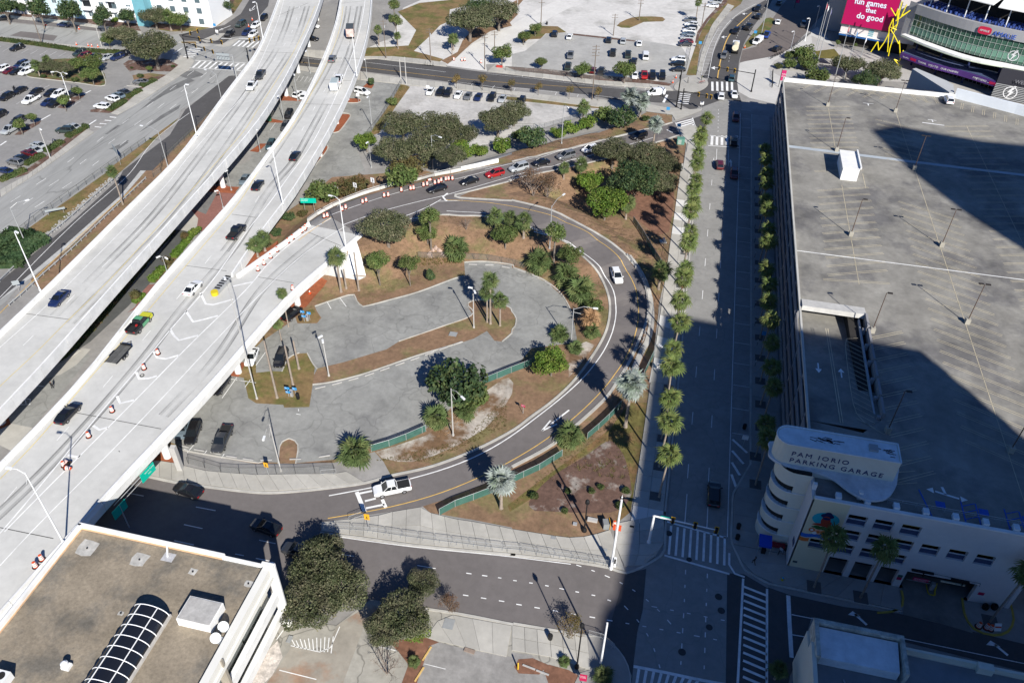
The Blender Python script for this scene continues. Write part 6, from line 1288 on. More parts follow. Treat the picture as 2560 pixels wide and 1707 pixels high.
# --- everything else, read from the photograph
for a in '''street 0 345 80 200 dark street tree left of the utility pole before the apartments
street 0 640 100 210 dark street tree above the blue hatchback before the apartments
street 0 935 150 175 dark street tree beside the low green bush before the apartments
street 0 1160 150 140 dark street tree next to the teal stair tower
street 0 30 60 180 dark street tree at the top left picture corner
street 0 135 50 90 small grey green tree near the picture corner
street 0 205 70 80 narrow cone shaped tree beside the picture corner tree
brbush 0 1055 185 70 bright upright bush between two street trees
oak 0 1400 440 380 huge grey green oak at the corner of the car park
oak 0 1130 320 240 sparse high limb oak leaning over the avenue
mid 0 990 360 120 thin leaning tree beside the sparse oak
oak 0 1410 150 230 dense tree right of the teal stair tower
sabal 0 1540 150 140 cabbage palm between tree crowns near the apartments
mid 0 1640 185 170 shaggy tree at the edge of the grass verge
bright 0 1740 80 210 bright green tree over the blue utility box
mid 0 1890 70 170 tree in the middle of the apartment verge
dark 0 2030 45 180 dark tree at the far end of the apartment verge
sabal 0 330 600 110 cabbage palm on the car park island
sabal 0 430 560 110 second cabbage palm at the head of the car park island
oak 0 455 615 160 low oak behind the island palms
oak 0 575 640 170 low oak in the middle of the island
mid 0 705 590 150 tree behind the red parked car on the island
mid 0 860 575 160 tree at the back corner of the island
mid 0 830 680 160 bushy tree at the front right of the island
round 0 710 835 115 round young tree in the narrow mulch bed
round 0 575 925 145 round young tree by the double armed lamp
round 0 175 1145 140 round young tree shading a silver pickup
round 0 290 1075 115 round young tree beside the stop mark
round 0 1370 630 70 pale young tree near the avenue corner
shrub 0 1210 625 45 low shrub on the brown mulch corner
shrub 0 1290 700 90 sprawling green shrub on the grass corner
shrub 0 1590 610 55 shrub at the tip of the mulch corner
shrub 0 690 735 100 flowering low shrub at the island edge
shrub 0 400 702 80 low shrub under the island palm
dome 4 1690 600 125 round brownish dome shrub beside the plaza
dome 4 1535 825 140 round brownish dome shrub under the walkway lamp
dome 4 1240 1140 155 round brownish dome shrub nearest the tow truck
brbush 4 1795 555 110 bright clipped shrub beside the brick paving
darkbush 5 190 570 110 dark bush beside two short palms at the gore
pine 1 1265 40 130 tall pine at the top of the dry field
pine 1 1280 185 150 tall pine beside the utility pole in the dry field
oak 1 1960 190 360 big dark oak on the yard, left of the group
oak 1 2230 120 310 big dark oak on the yard, right of the group
dark 1 2060 60 240 dark oak behind the yard group
sabal 1 1810 360 110 cabbage palm pair on the sandy verge
mid 1 2260 490 170 tree at the yard path corner by the red barriers
tan 1 1840 730 95 golden young tree, leftmost on the cross road pavement
tan 1 2080 735 105 golden young tree, second from the left on the pavement
tan 1 2345 770 85 golden young tree, third from the left on the pavement
tan 2 245 800 85 golden young tree, fourth from the left on the pavement
tan 2 530 830 90 golden young tree, fifth from the left on the pavement
tan 2 795 845 90 golden young tree beside the tall utility pole
ball 1 1055 750 100 round green shrub in the small mulch island
bush 1 1245 935 105 green bush growing through the fence
oak 1 1340 1150 330 spreading oak at the top left of the bank grove
oak 1 1700 1150 340 spreading oak at the top of the bank grove
oak 1 1260 1390 330 oak at the lower left of the bank grove
oak 1 1560 1350 370 oak in the middle of the bank grove
oak 1 1880 1240 280 oak at the right end of the bank grove
oak 1 1790 1460 250 oak at the foot of the bank grove by the lamp
bright 1 1010 1300 190 bright green tree at the fence corner
bright 1 1890 1390 200 bright leafy tree on the bank left of the palms
brbush 1 2060 1385 160 bright bush in the middle of the bank hedge
brbush 1 2250 1340 180 bright bush at the right of the bank hedge
oak 1 2220 1110 310 oak standing on the gravel lot
oak 2 20 1030 260 oak at the right edge of the gravel lot
olive 1 1370 1540 300 olive brown scrub below the grove
mid 2 110 335 115 small tree left on the yard entry verge
mid 2 215 262 105 small tree right on the yard entry verge
mid 2 270 570 105 small tree on the mulch strip at the left
mid 2 650 640 135 small tree next to the utility pole mulch strip
mid 2 1040 640 195 wide small tree before the white hatchback
silver 2 1085 890 185 silver palm, left of the pair at the far corner
silver 2 1190 940 180 silver palm, right of the pair at the far corner
sabal 2 660 985 145 cabbage palm behind the bank hedge near the lamp
darkbush 2 200 1280 260 dark bush in the bank hedge behind the silver car
brbush 2 430 1225 150 bright bush beside the bank lamp
brbush 2 545 1180 160 yellow green bush behind the bank lamp
brbush 2 690 1130 170 yellow green bush below the cabbage palm
bush 2 850 1055 200 green bush left of the dark mound
darkbush 2 1000 1100 270 dark green mound at the end of the bank hedge
bush 2 90 1240 160 shaggy bush beside the gravel lot corner
shrub 2 1225 1090 110 low shrub at the corner plaza edge
oak 2 930 1400 300 oak hiding the queue of cars, left one
oak 2 1240 1440 330 grey green oak near the street triangle top
oak 2 1400 1510 260 oak at the right of the street triangle
bright 6 720 110 230 bright tree in the street triangle, upper one
dark 6 1130 70 420 dark oak in the middle of the street triangle
bright 6 860 300 320 bright green tree in the street triangle, lower one
oak 6 1370 110 270 oak at the sidewalk side of the street triangle
sabal 2 640 1510 150 cabbage palm left of the triangle oaks
sabal 2 480 1540 120 small cabbage palm beside the queue road
sabal 6 1060 300 175 cabbage palm at the tip of the triangle grove
crape 6 200 100 220 brown leafless shrub tree on the gore, left one
crape 6 330 120 210 brown leafless shrub tree on the gore, right one
bush 3 205 510 110 small bush by the arena pavement
bush 3 330 495 200 big bush by the arena flagpoles
bush 3 200 590 130 clipped bush beside the arena bollards
bush 3 360 585 190 clipped bush below the big arena bush
shrub 3 100 612 115 low bush at the arena bed corner
oak 3 740 590 250 feathery tree behind the three flagpoles
oak 3 1050 650 280 feathery tree at the lightning sculpture
dark 3 900 730 210 tree behind the roof parapet
bush 3 450 710 220 bush row behind the garage parapet
round 3 645 395 65 potted round tree at the arena wing
round 3 805 415 45 small potted tree under the blue awning
round 3 1995 775 65 potted round tree before the arena doors
oak 5 1200 520 390 dark oak standing inside the ramp curve
pine 5 1590 410 240 leaning pine at the inner ramp kerb
mid 5 1570 570 170 ragged tree below the leaning pine
ball 5 1600 960 155 clipped green ball shrub on the loop grass
sabalclump 5 1840 720 260 low palm clump by the broken rocks
bush 5 1865 790 120 green bush below the rock palm clump
bush 5 620 200 300 green bush mass behind the ramp sign
olive 5 800 170 240 brown olive bush behind the chevron signs
olive 5 950 120 190 brown bush behind the third chevron sign
bush 5 1340 60 290 green bush behind the barrel row end
darkbush 5 300 425 120 dark bush between viaduct and ramp sign
olive 5 430 390 100 dry yellow scrub beside the ramp sign
sabal 5 2200 420 180 cabbage palm at the ramp kerb, left of three
sabal 5 2330 430 140 cabbage palm at the ramp kerb, middle of three
sabal 6 110 460 190 cabbage palm at the ramp kerb, right of three
mid 5 2290 580 230 green tree below the ramp kerb palms
bare 5 1930 490 90 small bare tree on the inner bank
pine 6 400 560 235 round headed pine by the ramp lamp
mid 6 530 770 210 thin tree at the inner ramp kerb
sabalclump 6 250 840 270 low palm clump at the lot edge, uppermost
sabalclump 6 500 960 260 low palm clump at the lot edge, second down
sabalclump 6 640 1110 290 low palm clump at the lot edge, third down
bush 6 760 1250 170 green bush between palm clump and dead palm
deadpalm 6 720 1360 225 tan dead palm beside the lot lamp
sabalclump 6 735 1480 170 low palm clump below the dead palm
sabalclump 6 440 1500 200 low palm clump left of the lot lamp
sabal 6 1370 920 215 cabbage palm at the street triangle point
bright 10 365 190 300 yellow green tree on the sandy bank
sabalclump 10 585 60 150 small palm clump above the yellow green tree
sabalclump 10 530 870 290 broad palm clump covering the green fence
darkbush 9 1850 400 540 very large feathery bush on the loop bank
bush 9 2010 520 260 palm like green growth on the big bush flank
sabalclump 9 1660 700 265 broad palm clump below the large bush
sabalclump 9 1930 640 210 smaller palm clump beside the bank lamp
sabalclump 9 910 1020 335 round palm clump at the lot exit
shrub 10 205 1415 135 clipped shrub at the left of the mulch bed
shrub 10 512 1372 100 clipped shrub alone in the mulch bed
shrub 10 730 1372 105 clipped shrub, left of the touching pair
shrub 10 818 1335 105 clipped shrub, right of the touching pair
shrub 10 1045 1365 125 clipped shrub at the sidewalk edge of the bed
shrub 10 990 1500 130 clipped shrub beside the signal mast top
shrub 10 485 1550 105 clipped shrub at the lower bed edge
oak 13 560 520 500 grey oak behind the office corner, upper crown
oak 13 480 860 470 grey oak behind the office corner, lower crown
oak 13 800 700 420 grey oak over the drive by the road
oak 13 620 330 320 sparse oak top above the bottom road
oak 13 1330 950 430 green oak by the sidewalk, main crown
oak 13 1540 660 260 thin oak crown reaching over the road
oak 13 1180 1080 330 green oak by the sidewalk, low left crown
bright 13 1450 1060 270 bright green tree in front of the sidewalk oak
crape 13 1790 850 165 small brown leafless tree in a square grate
bare 13 1190 1390 260 grey bare tree on the court
yucca 13 1450 1370 130 spiky green plant in the red mulch
yellowish 14 560 1070 200 sparse yellow tree at the near corner
yucca 14 480 1370 120 young palm sprouts by the near corner
sabalclump 14 840 1500 205 palm clump at the bottom picture edge
sabal 15 100 1440 190 palm in shade beside the small cream building'''.split('\n'):
    q=a.split(' ',5);plant(q[0],int(q[1]),float(q[2]),float(q[3]),float(q[4]),q[5])
for a in '''sabaltall 5 782 1112 725 790 185 tall cabbage palm before the white slope paving
sabaltall 5 2152 1405 2105 1010 180 tall cabbage palm in the lot island, upper of three
sabaltall 5 2122 1390 2130 1120 150 cabbage palm tucked under its taller twin in the lot island
sabaltall 5 2240 1422 2262 1190 165 short cabbage palm at the right of the lot island
sabal 5 300 1432 250 1120 110 scruffy palm leaning over the ramp edge
sabal 5 235 1560 232 1400 105 scruffy short palm under the ramp edge
sabal 4 1130 312 1035 5 120 bright green palm with tall trunk on the median
silver 10 1040 782 1120 390 300 large silver palm beside the green fence and sidewalk
silver 9 2250 1528 2255 1280 300 silver palm standing on the corner lawn
silver 2 1285 1400 1335 1150 170 silver palm at the top of the street triangle
sabal 1 1130 420 1112 275 90 slim palm left of the dry field pole
sabal 1 1305 450 1300 330 75 small palm right of the dry field pine
sabal 1 1800 505 1790 360 80 slim palm at the sandy verge
sabal 2 1685 200 1708 25 80 lone tall palm at the far gravel yard'''.split('\n'):
    q=a.split(' ',7);stand(q[0],int(q[1]),*map(float,q[2:7]),q[7])
for(tx,ty,bx,by,w,lab)in((1110,830,1140,1052,235,'young green tree on the loop grass, left of two'),(1390,850,1418,1057,205,'young green tree on the loop grass, right of two')):stand('mid',5,bx,by,tx,ty,w,lab,None,'tree')
w=[G(*q,4.6)for q in S('4 2205 930 2330 770|5 0 750 120 700 200 640 150 760 60 810 0 850')];b=B();b.prism([(q[0],q[1])for q in w],0,4.6);b.build('raised_mulch_bed',MULCH,kind='structure',label='raised orange mulch bed between the viaduct and the ramp')
for x,y,l in((85,735,'right'),(20,790,'left')):p=G(*nat(5,x,y),4.6);o=dup(PROTO['sabal'][0],p,x,'short palm on the raised mulch bed at the gore, %s of two'%l,'palms at the gore',1.05);o['category']='palm';o.scale=(1.1,1.1,.85)
# bare trunks of the palm group by the ramp
for bx,by,tx,ty,k,lab in((945,1098,880,752,5,'topless palm trunk leaning across the slope paving'),(828,1078,815,905,5,'thin topless palm trunk beside the slope paving'),(195,515,60,0,9,'tall bare palm trunk left in the lot island'),(340,395,250,40,9,'tall bare palm trunk beside the blue pay signs'),(395,250,310,0,9,'tall bare palm trunk by the parked black car')):
    f=P(k,bx,by);best=(1e9,5)
    for h in np.arange(1,14,.2):
        v=np.array([f.x,f.y,f.z+h-CAM_H]);tu=nat(k,tx,ty);e=math.hypot(1280+F_PX*(v@AX_R)/(v@AX_F)-tu[0],853.5+F_PX*(v@AX_D)/(v@AX_F)-tu[1])
        if e<best[0]:best=(e,h)
    b=B();b.tube(f-Vector((0,0,.2)),f+Vector((0,0,.4)),.32,.22,9);b.tube(f+Vector((0,0,.4)),f+Vector((0,0,best[1])),.2,.15,9);b.build('topless_palm',PTRUNK,label=lab,category='palm')
# --- clipped hedges and ground cover
def hedge(spec,w,h,mat,label=None,dens=26,size=.24,kind=None,name='hedge',category='hedge'):
    rng=random.Random(len(spec));p=resample([(q[0],q[1],0)for q in PW(S(spec))],.5);nn_=normals2(p);b=B();b2=B()
    for i in range(len(p)-1):
        for k in range(int(dens*w*.5)):
            t=rng.random();u=rng.uniform(-1,1);q=p[i].lerp(p[i+1],t)+nn_[i]*u*w/2;z=zt(q.x,q.y)+(h*rng.uniform(.8,1.05)if abs(u)<.75 else h*rng.uniform(.1,1));s=size*rng.uniform(.6,1.3);n=Vector((nn_[i].x*u*.7+rng.gauss(0,.4),nn_[i].y*u*.7+rng.gauss(0,.4),.8)).normalized();a=n.cross(Vector((rng.gauss(0,1),rng.gauss(0,1),.1))).normalized();c=n.cross(a);o=Vector((q.x,q.y,z));b.add([o-a*s,o+c*s*.6,o+a*s,o-c*s*.6],[(0,1,2,3)])
    r=link(name,None,None,label=label,category=category);b.build('foliage',mat,r);q=[(a.x+n.x*w*.36,a.y+n.y*w*.36)for a,n in zip(p,nn_)]+[(a.x-n.x*w*.36,a.y-n.y*w*.36)for a,n in list(zip(p,nn_))[::-1]]
    b2.prism(q,0,h*.75);b2.build('stems',mat,r);return r
hedge('0 -60 365 300 410 700 470 1040 490 1150 495',2.2,1.0,HEDL,'long clipped hedge between the avenue and the car park')
for s,l in(('0 1300 800 1420 745','hedge block beside the car park, nearest the oak corner'),('0 1160 905 1285 840','hedge block beside the car park, second from the oak'),('0 1000 1020 1150 935','hedge block beside the car park by the white cars'),('0 620 1265 800 1168','hedge block beside the car park above the driveway bend'),('0 420 1400 570 1310','hedge block beside the car park, fifth from the oak'),('0 230 1520 390 1435','hedge block beside the car park, sixth from the oak'),('4 0 100 230 0','hedge block beside the car park at the picture edge')):hedge(s,2.4,1.0,HEDL,l)
hedge('4 1790 560 1690 690 1600 800',1.9,1.0,BRL,'yellow green hedge along the viaduct foot by the domes');hedge('4 1500 900 1390 1020',1.9,1.0,BRL,'yellow green hedge under the walkway lamp');hedge('4 1230 1215 1320 1150',1.6,.8,BRL,'short hedge below the nearest dome shrub')
hedge('4 40 900 150 740 300 650 380 610',7.5,1.4,DKL,'wide dark ivy covered thicket by the frontage road',30,.36);hedge('4 -60 720 60 650 180 570',5,1.4,DKL,'dark thicket behind the frontage road light pole',30,.36)
hedge('4 1590 560 1400 760 1160 1070 900 1400 740 1568|8 600 130 440 210',1.6,.5,leafmat('mixed border plants',(0.07,0.10,0.03),(0.17,0.12,0.06)),'mixed flower border between viaduct and walkway',14,.26,name='planting',category='flower bed')
hedge('4 1330 690 1160 840 1000 960|0 1990 1050 1800 1230',1.2,.6,OLL,'scrubby weeds along the viaduct edge fence',8,.26,name='weeds',category='weeds')
def tufts(spec,n,size,mat,name,h=.5):
    rng=random.Random(n);w=PW(S(spec));xs=[q[0]for q in w];ys=[q[1]for q in w];b=B();c=0
    while c<n:
        x,y=rng.uniform(min(xs),max(xs)),rng.uniform(min(ys),max(ys))
        if not inside((x,y),w):continue
        c+=1;z=zt(x,y)
        for k in range(9):a=rng.random()*6.28;l=size*rng.uniform(.6,1.2);b.add([(x,y,z),(x+.06*math.cos(a+1.5),y+.06*math.sin(a+1.5),z),(x+l*math.cos(a),y+l*math.sin(a),z+h*rng.uniform(.4,1))],[(0,1,2)])
    b.build(name,mat,kind='stuff')
tufts('10 560 1150 960 1050 1040 1150 1040 1280 700 1250',26,.7,leafmat('ornamental grass',(0.14,0.12,0.04),(0.10,0.11,0.03)),'ornamental_grass',.7)
tufts('10 300 1240 860 960 1000 1100 1000 1300 700 1400 400 1400',60,.3,BRNB,'dead_perennials',.3)
tufts('5 1480 790 1900 740 1900 850 1480 870',130,.5,leafmat('tall dry grass',(0.26,0.19,0.08),(0.17,0.15,0.05)),'tall_dry_grass',.9)
tufts('9 1600 800 2050 600 2100 640 1700 900',120,.4,DEADL,'fallen_fronds',.12)
tufts('1 1330 790 1400 800 1270 985 1120 1220 1060 1220 1240 950',120,.3,TANL,'fence_weeds',.5)
for s,n in(('5 620 960 930 600 1700 410 2100 420|6 480 640 850 1050 880 1400 760 1500 600 1300 300 1000 0 860|5 1900 820 1000 1230',1500),('6 0 280 600 490 1180 960 1400 950 1500 600 1000 500 600 300',900),('10 0 1500 600 900 960 500 1200 600 1100 1300|10 900 880',600),('2 0 1480 700 1300 1400 1100 1000 1200 0 1400',500),('9 1100 1090 1600 1100 2300 780 2300 500 1900 900',700),('4 1000 0 600 290 190 580 190 690 640 430 1060 50',400)):tufts(s,n,.16,leafmat('short grass blades',(0.15,0.11,0.045),(0.11,0.11,0.035)),'grass',.14)
# rip-rap stones along the frontage road and broken rocks in the loop
rng=random.Random(5)
def stones(pts,mat,name,s0,s1,kind='stuff'):
    b=B()
    for p in pts:
        s=rng.uniform(s0,s1);q=[(s*rng.uniform(.6,1.1)*math.cos(a),s*rng.uniform(.6,1.1)*math.sin(a))for a in(0,1.2,2.4,3.6,5)];z=zt(p.x,p.y);b.add([(p.x+u,p.y+v,z)for u,v in q]+[(p.x+u*.5,p.y+v*.5,z+s*rng.uniform(.5,1))for u,v in q],[(5,6,7,8,9)]+[(i,(i+1)%5,(i+1)%5+5,i+5)for i in range(5)])
    return b.build(name,mat,kind=kind)
pl=resample([(q[0],q[1],0)for q in PW(S('4 1050 60 850 230 640 410 440 590'))],.35)
stones([p+Vector((rng.uniform(-.8,.8),rng.uniform(-.8,.8),0))for p in pl for _ in range(3)],M('pale rip rap',(0.27,0.265,0.255),.9,.15,1),'rip_rap',.15,.4)
for i,(x,y)in enumerate(((1600,770),(1625,735),(1650,715),(1680,735),(1720,770),(1755,750),(1610,790))):
    o=stones([P(5,x,y)],M('pinkish broken rock',(0.42,0.31,0.25),.9,.2,.6),'broken_rock',.6,1.0,None);tag(o,'pinkish broken rock beside the low palm clump, %s from the left'%ORD[(0,2,3,4,5,6,1)[i]],'rock','broken rocks by the palm clump')
# ================================================================== VEHICLES
PAINTC={'black':(.010,.010,.012),'white':(.74,.75,.75),'silver':(.36,.38,.39),'grey':(.13,.135,.14),'dark':(.035,.037,.04),'red':(.33,.012,.012),'darkred':(.10,.010,.012),'navy':(.012,.022,.075),'blue':(.02,.06,.28),'teal':(.03,.07,.085),'green':(.03,.045,.04),'bluegrey':(.13,.17,.20),'tan':(.30,.25,.17),'maroon':(.16,.01,.02)}
def cpaint(c):return M('car paint '+c,PAINTC[c],.28,spec=.5,coat=.6 if c!='white' else .3)
CGL=M('car glass',(.010,.013,.016),.08,spec=.6);TYRE=M('tyre rubber',(.012,.012,.012),.85);RIM=M('alloy rim',(.35,.35,.36),.35,metal=.6);HL=M('headlight lens',(.72,.74,.76),.15,spec=.7);TL=M('tail light lens',(.35,.01,.012),.25)
CARS={  # length, width, stations of the lower body (x, half width, sill, shoulder height), cabin base x range, roof x range, roof height
 'sedan':(4.8,[(-2.4,.74,.42,.78),(-2.25,.86,.30,1.0),(-1.3,.91,.2,1.0),(.9,.92,.2,.98),(1.9,.88,.26,.86),(2.3,.78,.32,.72),(2.4,.66,.38,.62)],(-1.95,1.05),(-1.05,.15),1.46,.62),
 'suv':(4.75,[(-2.37,.80,.5,.95),(-2.28,.90,.36,1.08),(-1.2,.95,.25,1.1),(1.0,.95,.25,1.08),(1.9,.92,.3,1.0),(2.3,.82,.36,.86),(2.38,.72,.42,.74)],(-2.3,1.15),(-1.95,.2),1.72,.68),
 'wagon':(5.0,[(-2.5,.84,.5,1.0),(-2.4,.95,.38,1.12),(-1.2,.98,.28,1.14),(1.1,.98,.28,1.12),(2.0,.95,.32,1.04),(2.42,.84,.38,.9),(2.5,.74,.44,.8)],(-2.42,1.2),(-2.2,.25),1.86,.72),
 'pickup':(5.8,[(-2.9,.92,.6,1.1),(-2.8,1.0,.45,1.14),(-.7,1.0,.35,1.16),(1.2,1.0,.35,1.16),(2.4,.98,.4,1.14),(2.8,.9,.45,1.0),(2.9,.8,.5,.86)],(-.75,1.55),(-.5,.72),1.92,.76),
 'van':(5.4,[(-2.7,.92,.5,1.15),(-2.6,.98,.38,1.2),(-1.0,1.0,.3,1.2),(1.3,1.0,.3,1.2),(2.1,.96,.34,1.15),(2.6,.84,.4,.98),(2.7,.74,.46,.85)],(-2.66,2.0),(-2.6,.95),2.15,.84)}
def car_meshes(kind):
    L,st,cb,rf,H,rw=CARS[kind];b=B();m=8;vs=[]
    for x,w,z0,z1 in st:vs+=[(x,-w*.92,z0),(x,-w,z0+.18),(x,-w,z1-.14),(x,-w*.88,z1),(x,w*.88,z1),(x,w,z1-.14),(x,w,z0+.18),(x,w*.92,z0)]
    n=len(st);fs=[(i*m+j,i*m+(j+1)%m,(i+1)*m+(j+1)%m,(i+1)*m+j)for i in range(n-1)for j in range(m)]+[tuple(range(m))[::-1],tuple(range((n-1)*m,n*m))];b.add(vs,fs)
    belt=st[2][3]-.02;w0=st[2][1]*.88;q=[(cb[0],w0),(cb[1],w0),(rf[1],rw),(rf[0],rw)];zt_=H-.05
    base=lambda x,s,w,z:(x,s*w,z)
    # roof panel and pillars in body colour
    r0,r1=rf;b.add([(r0,-rw,zt_),(r1,-rw,zt_),(r1,rw,zt_),(r0,rw,zt_),(r0+.1,-rw*.82,H),(r1-.12,-rw*.82,H),(r1-.12,rw*.82,H),(r0+.1,rw*.82,H)],[(4,5,6,7),(0,1,5,4),(1,2,6,5),(2,3,7,6),(3,0,4,7)])
    for s in(-1,1):
        for a,c in(((cb[1],s*w0,belt),(r1,s*rw,zt_)),((cb[0],s*w0,belt),(r0,s*rw,zt_)),(((cb[0]+cb[1])/2-.1,s*w0*1.0,belt),((r0+r1)/2,s*rw,zt_))):b.tube(a,c,.055,.045,5,False)
        b.box((cb[1]-.12,s*(st[3][1]+.1),belt+.05),(.12,.22,.15))
    parts={}
    if kind=='van':
        b.add([(-2.66,-.95,1.1),(.35,-.95,1.1),(.35,.95,1.1),(-2.66,.95,1.1),(-2.6,-.84,2.1),(.35,-.84,2.1),(.35,.84,2.1),(-2.6,.84,2.1)],[(0,1,5,4),(2,3,7,6),(1,2,6,5),(3,0,4,7)]);
    body=b.mesh(kind+'_body',cpaint('black'))
    g={}
    e=.012
    g['windscreen']=B().quad((cb[1],-w0*.97,belt),(cb[1],w0*.97,belt),(r1,rw*.95,zt_),(r1,-rw*.95,zt_))
    rx=(cb[0],r0)if kind!='van' else(-2.68,-2.62)
    g['rear_window']=B().quad((rx[0]-e,w0*.95,belt),(rx[0]-e,-w0*.95,belt),(rx[1]-e,-rw*.92,zt_-.02),(rx[1]-e,rw*.92,zt_-.02))
    sx=cb[0]if kind!='van' else .42;sr=r0 if kind!='van' else .42
    for s in(-1,1):g['side_window'+('_b' if s>0 else '')]=B().quad(*((lambda a:a if s<0 else a[::-1])([(sx+.05,s*(w0-.005),belt),(cb[1]-.05,s*(w0-.005),belt),(r1-.03,s*(rw-.005),zt_),(sr+.03,s*(rw-.005),zt_)])))
    gl={k:v.mesh(kind+'_'+k,CGL)for k,v in g.items()};allb=B()
    for v in g.values():allb.add(v.v,v.f)
    gl['all']=allb.mesh(kind+'_glass',CGL)
    xf=st[-1][0];wl_=st[-2][1];zl=st[-2][3]-.14;xr=st[0][0]
    hl=B().add([(xf-.32,.42*wl_,zl+.07),(xf-.02,.40*wl_,zl-.04),(xf-.08,.88*wl_,zl-.02),(xf-.42,.98*wl_,zl+.07),(xf+.02,.42*wl_,zl-.16),(xf-.06,.9*wl_,zl-.14)],[(0,1,2,3),(1,4,5,2)]).mesh('headlight',HL)
    tl=B().box((xr+.05,.72*st[0][1]+.06,st[0][3]-.06),(.14,.34,.16)).mesh('tail_light',TL)
    bed=B().quad((-2.72,-.8,1.17),(-.82,-.8,1.17),(-.82,.8,1.17),(-2.72,.8,1.17)).mesh('bed_liner',M('black bed liner',(.02,.02,.02),.8))if kind=='pickup' else None
    return dict(body=body,glass=gl,hl=hl,tl=tl,bed=bed,wb=(L*.295,st[2][1]-.1,.33 if kind in('sedan','suv')else .39))
def wheel_mesh(r):
    b=B();n=14;vs=[]
    for y,rr in((-.11,r*.9),(-.11,r),(.11,r),(.11,r*.9)):vs+=[(rr*math.cos(2*math.pi*i/n),y,rr*math.sin(2*math.pi*i/n))for i in range(n)]
    b.add(vs,[(j*n+i,j*n+(i+1)%n,(j+1)*n+(i+1)%n,(j+1)*n+i)for j in range(3)for i in range(n)]+[tuple(range(n)),tuple(range(4*n-1,3*n-1,-1))]);b.cur=1
    for y in(-.118,.118):c=[(r*.6*math.cos(2*math.pi*i/n),y,r*.6*math.sin(2*math.pi*i/n))for i in range(n)];b.add(c,[tuple(range(n))])
    return b.mesh('wheel',[TYRE,RIM])
CM={k:car_meshes(k)for k in CARS};WM={.33:wheel_mesh(.33),.39:wheel_mesh(.39)}
DIM={'sedan':1.0,'suv':1.0,'wagon':1.0,'pickup':1.0,'van':1.0}
NAMEC={'sedan':'sedan_car','suv':'suv','wagon':'large_suv','pickup':'pickup_truck','van':'van'}
def vehicle(kind,col,loc,rz,label,group=None,full=False,pitch=0.0):
    d=CM[kind];t=E(NAMEC[kind],loc,label,{'sedan':'car','suv':'car','wagon':'car','pickup':'pickup truck','van':'van'}[kind],group,rz)
    o=link('body',d['body'],t);o.material_slots[0].link='OBJECT';o.material_slots[0].material=cpaint(col)
    if full:
        for k,me in d['glass'].items():
            if k!='all':link(k.replace('_b',''),me,t)
        for s in(1,-1):
            for nm in('hl','tl'):q=link('headlight' if nm=='hl' else 'tail_light',d[nm],t);q.scale=(1,s,1)
    else:link('windows',d['glass']['all'],t)
    if d['bed']:link('bed',d['bed'],t)
    a,w,r=d['wb']
    for x in(a,-a):
        for s in(1,-1):q=link('wheel',WM[r],t);q.location=(x,s*w,r)
    return t
GRP={'a':'cars in the far left car park','b':'cars at the avenue crossing','c':'cars on the left viaduct','d':'vehicles on the right viaduct','e':'cars parked under the viaducts','f':'cars along the gravel lot edge','g':'vehicles in the grey gravel lot','h':'cars in the column at the yard fence','i':'cars on the arena street','j':'queue of cars on the ramp road','k':'cars in the loop lot','l':'cars on the lower roads','m':'cars on the brick road by the arena'}
